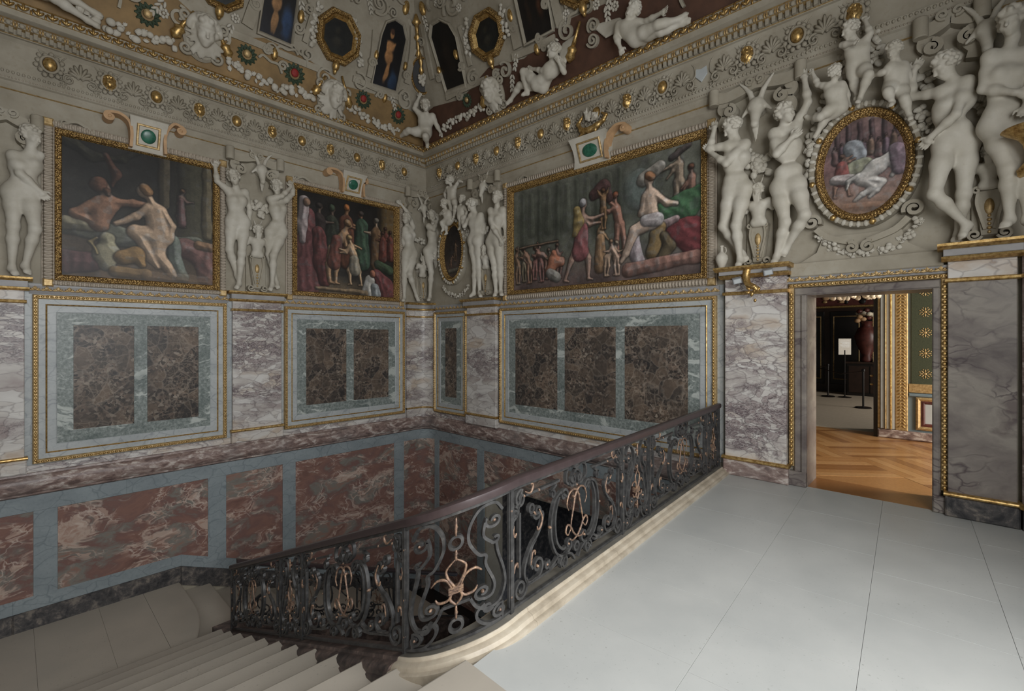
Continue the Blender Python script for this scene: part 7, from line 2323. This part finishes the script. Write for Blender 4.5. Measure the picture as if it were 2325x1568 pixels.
# ------------------------------------------------------------------ scrolled cartouches with a green stone above the pictures
def stone_cartouche(fr, c, half, hgt, earL, earR, label, lean=0.16):
    u, v, _ = fr.px(c[0], c[1], 0.12)
    t = thing('scroll_cartouche', label, 'cartouche', fr, u, v - hgt / 2, 0.0, 'cartouches with green stones above the pictures')
    n = 9
    mb = MB()
    pr = [(hgt * k / (n - 1), 0.10 + lean * (k / (n - 1)) ** 1.6) for k in range(n)]
    vs = [(x * (1 - 0.10 * math.sin(PI * (yy / hgt))), yy, w) for yy, w in pr for x in (-half, half)] + [(x, yy, 0.004) for yy, w in pr for x in (-half * 0.92, half * 0.92)]
    fs = [(2 * k, 2 * k + 1, 2 * k + 3, 2 * k + 2) for k in range(n - 1)]
    fs += [(2 * n + 2 * k, 2 * k, 2 * k + 2, 2 * n + 2 * k + 2) for k in range(n - 1)] + [(2 * k + 1, 2 * n + 2 * k + 1, 2 * n + 2 * k + 3, 2 * k + 3) for k in range(n - 1)]
    fs += [(2 * n - 2, 2 * n - 1, 4 * n - 1, 4 * n - 2), (1, 0, 2 * n, 2 * n + 1)]
    part('plate', mb.add(vs, fs), 'statue_stucco', t, smooth=30)
    ang = math.atan2(lean * 1.05, hgt)
    T = Matrix.Translation((0, hgt * 0.5, 0.10 + lean * 0.34)) @ Matrix.Rotation(ang, 4, 'X')
    part('border', MB().frame(-half * 0.62, -hgt * 0.36, half * 0.62, hgt * 0.36, [(0, -0.01), (0, 0.022), (0.008, 0.028), (0.022, 0.028), (0.03, 0.01)]), 'dull_gilt', t, T)
    part('green_stone', MB().ell((0, 0, 0.008), (half * 0.40, hgt * 0.23, 0.02), 18, 9), 'jade', t, T, True)
    for sg, (ex, ey) in ((-1, earL), (1, earR)):
        if ex is None:
            continue
        eu, ev, _ = fr.px(ex, ey, 0.16)
        x, y = eu - u, ev - (v - hgt / 2)
        r = 0.06
        pts = smooth_line([(sg * half * 0.9, 0.01), (sg * half * 0.86, hgt * 0.5), (sg * half * 1.0, hgt * 0.85), ((sg * half + x) / 2, max(y + r * 1.2, hgt * 0.98)), (x, y + r)], 7)
        pts += [(x + sg * q, y + p) for q, p in spiral((0, 0), r, 0.012, 90, -1.3, 24)][1:]
        part('ear_scroll', MB().strip(pts, 0.036, 0.03, 0.19), 'ear_stone', t, smooth=30)
        part('scroll_knob', MB().ell((x, y, 0.15), (0.03, 0.03, 0.06), 8, 6), 'ear_stone', t, smooth=True)
    return t



stone_cartouche(SA, (336, 312), 0.22, 0.42, (249, 264), (410, 298), 'scrolled cartouche with a green stone above the large picture')
stone_cartouche(SA, (800, 420), 0.24, 0.40, (748, 390), (828, 412), 'scrolled cartouche with a green stone above the smaller picture')
stone_cartouche(SB, (1342, 342), 0.34, 0.42, (None, None), (1416, 290), 'scrolled cartouche with a green stone above the wide picture')


# gilt salamander-like beast standing on the right cartouche
def beast():
    u, v, _ = SB.px(1340, 300, 0.2)
    t = thing('gilt_beast', 'gilt lizard beast standing on the cartouche above the wide picture', 'statue', SB, u, v, 0)
    J = lambda x, y, w=0.2: (SB.px(x, y, w)[0] - u, SB.px(x, y, w)[1] - v, w)
    S = Sculpt(0.008, 0.03)
    for a, b, ra, rb in (((1338, 296), (1356, 284), .05, .045), ((1338, 296), (1320, 296), .05, .035), ((1320, 296), (1313, 283), .034, .026), ((1313, 283), (1320, 270), .026, .02), ((1320, 270), (1324, 262), .02, .006), ((1356, 284), (1370, 272), .04, .03), ((1370, 272), (1376, 260), .026, .022), ((1376, 260), (1366, 255), .024, .014),
                         ((1328, 300), (1310, 316), .026, .018), ((1310, 316), (1300, 322), .02, .014), ((1352, 290), (1352, 306), .026, .018), ((1352, 306), (1344, 312), .018, .013)):
        S.cone(J(*a), J(*b), ra, rb)
    for k in range(5):
        S.ball(J(1299 - k % 2 * 3, 319 + k * 1.4, 0.2), 0.014, 0.006)
    part('body', S.mesh('body', 0.01), 'gilt', t)
    rr = random.Random(5)
    S = Sculpt(0.009, 0.02)
    for k in range(26):
        a = rr.uniform(0, 2 * PI)
        c = J(1340 + 15 * math.cos(a) * rr.random() ** .5, 264 + 10 * math.sin(a) * rr.random() ** .5, 0.22)
        S.cone(c, (c[0] + rr.uniform(-.05, .05), c[1] + rr.uniform(0, .08), c[2] + rr.uniform(-.02, .05)), 0.022, 0.008)
    part('plume', S.mesh('plume', 0.01), 'statue_stucco', t)


beast()

# vase on the pilaster, gilt bracket and small spotlights
u, v, _ = SB.px(1638, 610, 0.2)
t = thing('vase', 'small white stucco vase at the feet of the hiding nymph', 'vase', SB, u, 2.585, 0.19)
part('body', MB().lathe([(0.03, 0), (0.035, 0.015), (0.055, 0.06), (0.075, 0.12), (0.07, 0.16), (0.035, 0.20), (0.02, 0.215), (0.018, 0.27), (0.028, 0.285), (0.026, 0.29)], (0, 0, 0), 18), 'statue_stucco', t, smooth=True)
part('handle', MB().tube([(0.02, 0.27, 0), (0.05, 0.26, 0), (0.055, 0.22, 0), (0.045, 0.19, 0)], 0.007, 6), 'statue_stucco', t, smooth=True)
t = thing('gilt_bracket', 'gilt curled leaf bracket on the pilaster left of the doorway', 'bracket', SB, 6.72, 2.28, 0.13)
part('horn', MB().tube(smooth_line([(-0.02, 0.26, 0.10), (-0.03, 0.17, 0.12), (0.0, 0.08, 0.15), (0.07, 0.04, 0.17), (0.10, 0.0, 0.16)], 6), [0.05 - 0.001 * k for k in range(25)], 10), 'gilt', t, smooth=True)
rr = random.Random(8)
for k in range(12):
    part('leaf', MB().ell((0.06 + rr.uniform(-.06, .06), 0.02 + rr.uniform(-.08, .06), 0.17 + rr.uniform(-.03, .04)), (0.02, 0.032, 0.016), 6, 5, Matrix.Rotation(rr.uniform(0, 6), 3, 'Z')), 'gilt', t, smooth=True)
part('drop', MB().ell((0.08, -0.12, 0.16), (0.018, 0.022, 0.018), 8, 6), 'gilt', t, smooth=True)
for (x, y), lab in (((1672, 636), 'small grey spotlight left of the gilt bracket'), ((1742, 616), 'small grey spotlight right of the gilt bracket')):
    u, v, _ = SB.px(x, y, 0.32)
    t = thing('spotlight', lab, 'spotlight', SB, u, v, 0.30, 'small spotlights on the pilaster')
    R = Matrix.Rotation(0.5, 4, 'X') @ Matrix.Rotation(0.4, 4, 'Y')
    part('housing', MB().slab(-0.05, -0.035, 0.05, 0.035, -0.02, 0.035, 0.006), 'lamp_grey', t, R)
    part('glass', MB().slab(-0.038, -0.025, 0.038, 0.025, 0.03, 0.037, 0.002), 'pale_panel', t, R)
    part('bracket_arm', MB().tube([(0, 0, -0.02), (0, -0.03, -0.06), (0, -0.05, -0.10)], 0.007, 6), 'lamp_grey', t)
# gilt wall light cut off by the right edge
u, v, _ = SB.px(2322, 330, 0.62)
t = thing('gilt_sconce', 'flared gilt wall-light cup cut off by the right edge', 'sconce', SB, u, v, 0.60)
part('cup', MB().lathe([(0.03, -0.12), (0.05, -0.10), (0.06, -0.05), (0.09, 0.0), (0.17, 0.06), (0.19, 0.075), (0.18, 0.085), (0.02, 0.07)], (0.06, 0.06, 0), 22), 'gilt', t, smooth=30)
part('stem', MB().tube([(0.06, -0.06, 0), (0.05, -0.14, -0.02), (0.0, -0.18, -0.10), (0.02, -0.22, -0.25)], [0.03, 0.035, 0.03, 0.03], 8), 'gilt', t, smooth=True)
# little crest leaves on the corners of the frames
for fr, c, lab in ((SA, (176, 286), 'curled leaf crest on the top left of the large picture frame'), (SA, (690, 408), 'curled leaf crest on the top left of the smaller picture frame'), (SB, (1190, 404), 'curled leaf crest on the top left of the wide picture frame')):
    u, v, _ = fr.px(*c, 0.06)
    t = thing('leaf_crest', lab, 'ornament', fr, u, v, 0.0, 'leaf crests on the picture frames')
    part('leaf', MB().strip(smooth_line([(-0.16, -0.05), (-0.08, 0.02), (0.0, 0.045), (0.1, 0.0), (0.2, -0.05)], 5), 0.035, 0.004, 0.07), 'stucco', t)
    part('curl', MB().strip(spiral((-0.12, 0.0), 0.04, 0.008, 270, -1.3, 18), 0.016, 0.004, 0.08), 'stucco', t)


# ------------------------------------------------------------------ doorway and the rooms beyond
door = struct('door_1', MB().box((-0.05, -DU0 - 0.004, 0.0), (0.445, -DU0 + 0.0, DH)).box((-0.05, -DU1, 0.0), (0.445, -DU1 + 0.004, DH)).box((-0.05, -DU1, DH - 0.004), (0.445, -DU0, DH)), 'shaded_breccia', 'grey marble doorway with gilt beading')
for u0, u1, sg in ((7.10, DU0, 1), (DU1, 8.475, -1)):
    a, b = (u0, u1)
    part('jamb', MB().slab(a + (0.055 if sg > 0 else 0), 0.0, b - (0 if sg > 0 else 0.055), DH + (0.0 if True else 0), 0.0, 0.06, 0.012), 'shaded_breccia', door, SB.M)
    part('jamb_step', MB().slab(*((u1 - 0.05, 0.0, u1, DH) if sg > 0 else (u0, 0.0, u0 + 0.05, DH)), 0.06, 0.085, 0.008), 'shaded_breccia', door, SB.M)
    c = u0 + 0.028 if sg > 0 else u1 - 0.028
    part('gilt_strip', MB().slab(c - 0.026, 0.22, c + 0.026, 2.30, 0.0, 0.07, 0.008), 'dull_gilt', door, SB.M)
    m = MB()
    for k in range(40):
        m.ell((c, 0.25 + k * 0.0505, 0.07), (0.022, 0.024, 0.020), 7, 5)
    tag(part('gilt_eggs', m, 'gilt', door, SB.M, True), kind='stuff')
    part('plinth_block', MB().slab(u0 - 0.0, 0.0, u1, 0.17, 0.0, 0.10, 0.012), 'shaded_breccia', door, SB.M)
part('lintel', MB().slab(7.155, DH, 8.42, DH + 0.085, 0.0, 0.06, 0.012), 'shaded_breccia', door, SB.M)
part('gilt_strip', MB().slab(7.10, 2.30, 8.475, 2.345, 0.0, 0.075, 0.008), 'dull_gilt', door, SB.M)
m = MB()
for k in range(34):
    m.ell((7.125 + k * 0.0405, 2.323, 0.075), (0.017, 0.017, 0.016), 7, 5)
tag(part('gilt_eggs', m, 'gilt', door, SB.M, True), kind='stuff')
leaf_band(SB, door, 7.06, 8.47, 2.35, 2.43, 0.06, 14)
part('threshold', MB().box((-0.02, -DU1, -0.03), (0.47, -DU0, 0.001)), 'oak2', door)
part('door_leaf', MB().slab(0, 0, 0.05, DH - 0.02, 0, 0.10, 0.004), 'black_wood', door, Matrix.Translation((0.45, -DU1 + 0.0, 0.01)) @ Matrix(((0, 0, 1, 0), (1, 0, 0, 0), (0, 1, 0, 0), (0, 0, 0, 1))) @ Matrix.Translation((-0.05, 0, 0)))

# next room: oak floor of boards laid in squares, seen slantwise
m = MB().box((0.45, -12.0, -0.2), (4.4, -4.6, -0.002))
floor2 = struct('floor_oak', m, 'oak0', 'warm oak parquet floor of the room beyond the doorway')
SQ, NBD = 0.98, 7
RB = Matrix.Translation((0.6, -7.3, 0)) @ Matrix.Rotation(math.radians(38), 4, 'Z')
bw = SQ / NBD
plank = [MB().slab(0.001, 0.001, SQ - 0.001, bw - 0.001, -0.03, 0.0, 0.0008).mesh('plank') for _ in range(3)]
for k, me in enumerate(plank):
    me.materials.append(MAT['oak%d' % k])
for i in range(-4, 6):
    for j in range(-6, 5):
        c = RB @ Vector(((i + .5) * SQ, (j + .5) * SQ, 0))
        if not (0.0 < c.x < 4.6 and -9.6 < c.y < -5.4):
            continue
        for k in range(NBD):
            M = RB @ Matrix.Translation((i * SQ, j * SQ + k * bw, 0)) if (i + j) % 2 == 0 else RB @ Matrix.Translation((i * SQ + (k + 1) * bw, j * SQ, 0)) @ Matrix.Rotation(PI / 2, 4, 'Z')
            cs_ = [M @ Vector(q) for q in ((0, 0, 0), (SQ, 0, 0), (0, bw, 0), (SQ, bw, 0))]
            if min(q.x for q in cs_) < 0.44 or max(q.x for q in cs_) > 4.4:
                continue
            link('plank', plank[(i * 3 + j * 5 + k * 2 + (k // 3)) % 3 if (i + j) % 2 else (i + j + k) % 2 + (k == 3)], floor2, M)
# its walls
XN = 4.0
m = MB()
m.box((XN, -12.0, -0.2), (XN + 0.4, -7.56, 4.5)).box((XN, -6.0, -0.2), (XN + 0.4, -4.6, 4.5)).box((XN, -7.56, 2.75), (XN + 0.4, -6.0, 4.5)).box((XN, -7.56, -0.2), (XN + 0.4, -6.0, -0.02))
m.box((0.45, -4.6, -0.2), (XN + 0.4, -4.3, 4.5)).box((0.45, -12.3, 3.4), (XN + 0.4, -12.0, 4.5)).box((0.45, -12.3, -0.2), (1.0, -12.0, 3.4)).box((3.0, -12.3, -0.2), (XN + 0.4, -12.0, 3.4)).box((0.45, -12.0, 4.3), (XN, -4.6, 4.5))
wall_n = struct('wall_next_room', m, 'blue_paint', 'blue-grey walls of the room beyond the doorway')
SN = Frame((XN, 0, 0), (0, -1, 0), (0, 0, 1))
part('green_fabric', MB().slab(8.0, 0.80, 10.5, 3.6, 0, 0.02), 'green_fabric', wall_n, SN.M)
part('gilt_border', MB().slab(7.97, 0.80, 10.5, 0.95, 0.02, 0.04, 0.008), 'dull_gilt', wall_n, SN.M)
part('dado_rail', MB().slab(7.97, 0.74, 10.5, 0.79, 0, 0.05, 0.01), 'blue_paint', wall_n, SN.M)
part('gilt_pilaster', MB().slab(7.80, 0.15, 7.96, 3.6, 0, 0.05, 0.01), 'dull_gilt', wall_n, SN.M)
m = MB()
for k in range(60):
    for sg in (-1, 1):
        m.ell((7.88 + sg * 0.028, 0.22 + k * 0.055, 0.052), (0.012, 0.032, 0.012), 5, 4, Matrix.Rotation(sg * 0.9, 3, 'Z'))
tag(part('gilt_chevrons', m, 'gilt', wall_n, SN.M, True), kind='stuff')
for u0, u1, w, mt in ((7.56, 7.60, 0.05, 'dull_gilt'), (7.60, 7.66, 0.07, 'pale_panel'), (7.66, 7.68, 0.09, 'dull_gilt'), (7.68, 7.73, 0.06, 'pale_panel'), (7.73, 7.75, 0.08, 'gilt'), (7.75, 7.80, 0.04, 'pale_panel')):
    part('architrave', MB().slab(u0, 0.16, u1, 3.6, 0, w, 0.008), mt, wall_n, SN.M)
part('skirting', MB().slab(7.56, 0.0, 10.5, 0.15, 0, 0.06, 0.02), 'ledge_marble', wall_n, SN.M)
part('dado_panel', MB().slab(8.12, 0.24, 8.62, 0.68, 0, 0.02, 0.004), 'pale_panel', wall_n, SN.M)
part('dado_moulding', MB().frame(8.06, 0.19, 8.68, 0.73, [(0, 0), (0, 0.03), (0.03, 0.045), (0.06, 0.03), (0.06, 0.01)]), 'dull_gilt', wall_n, SN.M)
part('dado_moulding', MB().frame(8.13, 0.25, 8.61, 0.67, [(0, 0.01), (0, 0.03), (0.03, 0.035), (0.05, 0.02)]), 'red_lacquer', wall_n, SN.M)
m = MB()
m.ell((0, 0, 0), (0.022, 0.022, 0.005), 8, 4)
for k in range(8):
    a = 2 * PI * k / 8
    m.ell((0.05 * math.cos(a), 0.05 * math.sin(a), 0), (0.010, 0.026, 0.004), 6, 4, Matrix.Rotation(a - PI / 2, 3, 'Z'))
    m.ell((0.075 * math.cos(a + PI / 8), 0.075 * math.sin(a + PI / 8), 0), (0.008, 0.012, 0.004), 5, 4, Matrix.Rotation(a + PI / 8 - PI / 2, 3, 'Z'))
ros = meshof(m, 'rosette', 'dull_gilt')
for i in range(4):
    for j in range(8):
        link('rosette', ros, wall_n, SN.M @ at(8.18 + i * 0.25, 1.12 + j * 0.34 + (i % 2) * 0.17, 0.022))
# opening to the last room, edged by a dark door leaf
part('dark_door_leaf', MB().box((XN - 0.02, -7.56, 0.005), (XN + 0.85, -7.50, 2.74)), 'black_wood', wall_n)
for z in (0.9, 1.05):
    part('door_handle', MB().ell((XN + 0.05, -7.47, z), (0.02, 0.03, 0.02), 8, 6), 'dull_gilt', wall_n, None, True)

# last room
floor3 = struct('floor_carpet', MB().box((XN + 0.4, -12.0, -0.2), (12.5, -2.0, 0.0)), 'carpet', 'beige carpet of the dim farthest room')
m = MB().box((11.6, -12.0, 0.0), (11.9, -2.0, 4.5)).box((XN + 0.4, -12.3, 0.0), (6.8, -12.0, 4.5)).box((9.2, -12.3, 0), (12, -12.0, 4.5)).box((XN + 0.4, -2.0, 0.0), (12, -1.7, 4.5)).box((XN, -12.0, 4.3), (12, -2.0, 4.5)).box((6.8, -12.3, 3.6), (9.2, -12.0, 4.5))
wall_l = struct('wall_last_room', m, 'dark_wood', 'dark panelled walls of the farthest room')
SL = Frame((11.6, 0, 0), (0, -1, 0), (0, 0, 1))
for u in (3.6, 4.6, 5.6, 6.6, 7.6):
    part('wall_panel', MB().slab(u + 0.06, 0.25, u + 0.9, 2.55, 0, 0.03, 0.01), 'black_wood', wall_l, SL.M)
    part('gilt_line', MB().frame(u + 0.14, 0.4, u + 0.82, 2.4, [(0, 0.03), (0, 0.04), (0.015, 0.045), (0.03, 0.03)]), 'dull_gilt', wall_l, SL.M)
part('gilt_ledge', MB().slab(2.5, 2.66, 10, 2.72, 0, 0.10, 0.01), 'gilt', wall_l, SL.M)
part('tapestry_frieze', MB().slab(2.5, 2.72, 10, 3.7, 0, 0.04, 0.01), 'red_lacquer', wall_l, SL.M)
rr = random.Random(4)
for k in range(46):
    part('frieze_leaf', MB().ell((5.0 + rr.uniform(0, 2.2), 2.78 + rr.uniform(0, 0.75), 0.05), (rr.uniform(.04, .12), rr.uniform(.03, .10), 0.02), 7, 5), rr.choice(['dull_gilt', 'black_wood', 'black_wood', 'gilt', 'ear_stone']), wall_l, SL.M, True)
# cabinet with porcelain at the back
x, y = 11.1, -6.75
t = thing('cabinet', 'dark lacquered cabinet with vases at the back of the farthest room', 'cabinet', WO, x, y, 0.0)
part('body', MB().box((-0.3, -0.55, 0.0), (0.4, 0.55, 0.95)), 'black_wood', t)
part('top', MB().box((-0.34, -0.6, 0.95), (0.44, 0.6, 1.0)), 'dark_wood', t)
for k in (-1, 1):
    part('door', MB().box((-0.32, min(0.02 * k, 0.5 * k), 0.1), (-0.30, max(0.02 * k, 0.5 * k), 0.88)), 'dark_wood', t)
t = thing('porcelain_vase', 'tall red patterned vase on the cabinet in the farthest room', 'vase', WO, x - 0.05, y + 0.1, 1.0)
part('body', MB().lathe([(0.14, 0), (0.16, 0.05), (0.12, 0.2), (0.24, 0.5), (0.30, 0.75), (0.22, 0.98), (0.12, 1.08), (0.16, 1.2)], (0, 0, 0), 18, 'z'), 'red_lacquer', t, smooth=True)
for k in range(14):
    part('flower', MB().ell((rr.uniform(-.2, .2), rr.uniform(-.22, .22), 1.22 + rr.uniform(0, .35)), (0.08, 0.08, 0.07), 7, 5), rr.choice(['ear_stone', 'crystal', 'red_lacquer']), t, smooth=True)
t = thing('gilt_casket', 'small gilt casket lying on the cabinet in the farthest room', 'casket', WO, x - 0.15, y - 0.32, 1.0)
part('box', MB().box((-0.1, -0.18, 0), (0.1, 0.18, 0.10)), 'gilt', t)
part('lid', MB().box((-0.08, -0.14, 0.10), (0.08, 0.14, 0.16)), 'crystal', t)
# rope stands and a notice
for (px_, py_), lab, hgt in (((1880, 900), 'black barrier post left of the notice', 0.95), ((1960, 926), 'black barrier post nearest the doorway on the carpet', 0.95)):
    d = FW + RT * (px_ - CX) / FPX + UP * (HZ - py_) / FPX
    p = CAM + d * (-CAM[2] / d[2])
    t = thing('barrier_post', lab, 'barrier post', WO, p[0], p[1], 0.0, 'barrier posts on the carpet')
    part('base', MB().lathe([(0.17, 0), (0.175, 0.015), (0.15, 0.03), (0.03, 0.045)], (0, 0, 0), 22, 'z'), 'black_wood', t, smooth=30)
    part('pole', MB().lathe([(0.022, 0.03), (0.022, hgt - 0.06), (0.035, hgt - 0.05), (0.035, hgt), (0.01, hgt + 0.01)], (0, 0, 0), 14, 'z'), 'black_wood', t, smooth=30)
    part('tape', MB().tube([(0, 0, hgt - 0.05), (0.3, 0.5, hgt - 0.16), (0.6, 1.0, hgt - 0.05)], 0.012, 5), 'dark_wood', t, smooth=True)
d = FW + RT * (1918 - CX) / FPX + UP * (HZ - 902) / FPX
p = CAM + d * (-CAM[2] / d[2])
t = thing('notice_stand', 'white notice on a black stand in the farthest room', 'notice', WO, p[0], p[1], 0.0)
part('base', MB().lathe([(0.16, 0), (0.165, 0.015), (0.03, 0.035)], (0, 0, 0), 20, 'z'), 'black_wood', t, smooth=30)
part('pole', MB().tube([(0, 0, 0.02), (0, 0, 1.35)], 0.02, 8), 'black_wood', t)
Rn = Matrix.Rotation(math.radians(-44), 4, 'Z') @ Matrix.Rotation(math.radians(14), 4, 'Y')
part('board', MB().box((-0.012, -0.17, -0.22), (0.0, 0.17, 0.24)), 'sign_white', t, Matrix.Translation((-0.03, 0, 1.45)) @ Matrix.Rotation(math.radians(38), 4, 'Z'))
for k in range(6):
    part('print_line', MB().box((-0.0135, -0.13, 0.17 - k * 0.035), (-0.0115, 0.12 - 0.05 * (k % 3 == 2), 0.18 - k * 0.035)), 'lamp_grey', t, Matrix.Translation((-0.03, 0, 1.45)) @ Matrix.Rotation(math.radians(38), 4, 'Z'))
part('clamp', MB().box((-0.05, -0.02, 1.2), (0.0, 0.02, 1.36)), 'black_wood', t)
# chandelier in the next room, its lower edge in view
d = FW + RT * (1940 - CX) / FPX + UP * (HZ - 668) / FPX
p = CAM + d * ((2.6 - CAM[0]) / d[0])
t = thing('chandelier', 'gilt and crystal chandelier hanging in the room beyond the doorway', 'chandelier', WO, p[0], p[1], p[2])
part('chain', MB().tube([(0, 0, 0.35), (0, 0, 4.3 - p[2])], 0.012, 6), 'gilt', t)
part('stem', MB().lathe([(0.02, -0.06), (0.06, 0.0), (0.05, 0.08), (0.09, 0.16), (0.03, 0.3), (0.02, 0.4)], (0, 0, 0), 14, 'z'), 'gilt', t, smooth=True)
for k in range(10):
    a = 2 * PI * k / 10
    c, s_ = math.cos(a), math.sin(a)
    arm = part('arm', MB().tube([(0.04 * c, 0.04 * s_, 0.1), (0.18 * c, 0.18 * s_, 0.0), (0.32 * c, 0.32 * s_, 0.04), (0.36 * c, 0.36 * s_, 0.14)], 0.012, 6), 'gilt', t, smooth=True)
    for q, (r, z) in enumerate(((0.30, -0.03), (0.36, 0.10), (0.22, -0.04), (0.40, 0.05))):
        part('crystal_leaf', MB().ell((r * c + 0.03 * math.cos(q * 2.), r * s_ + 0.03 * math.sin(q * 2.), z), (0.035, 0.035, 0.05), 6, 5), 'crystal', arm, smooth=True)
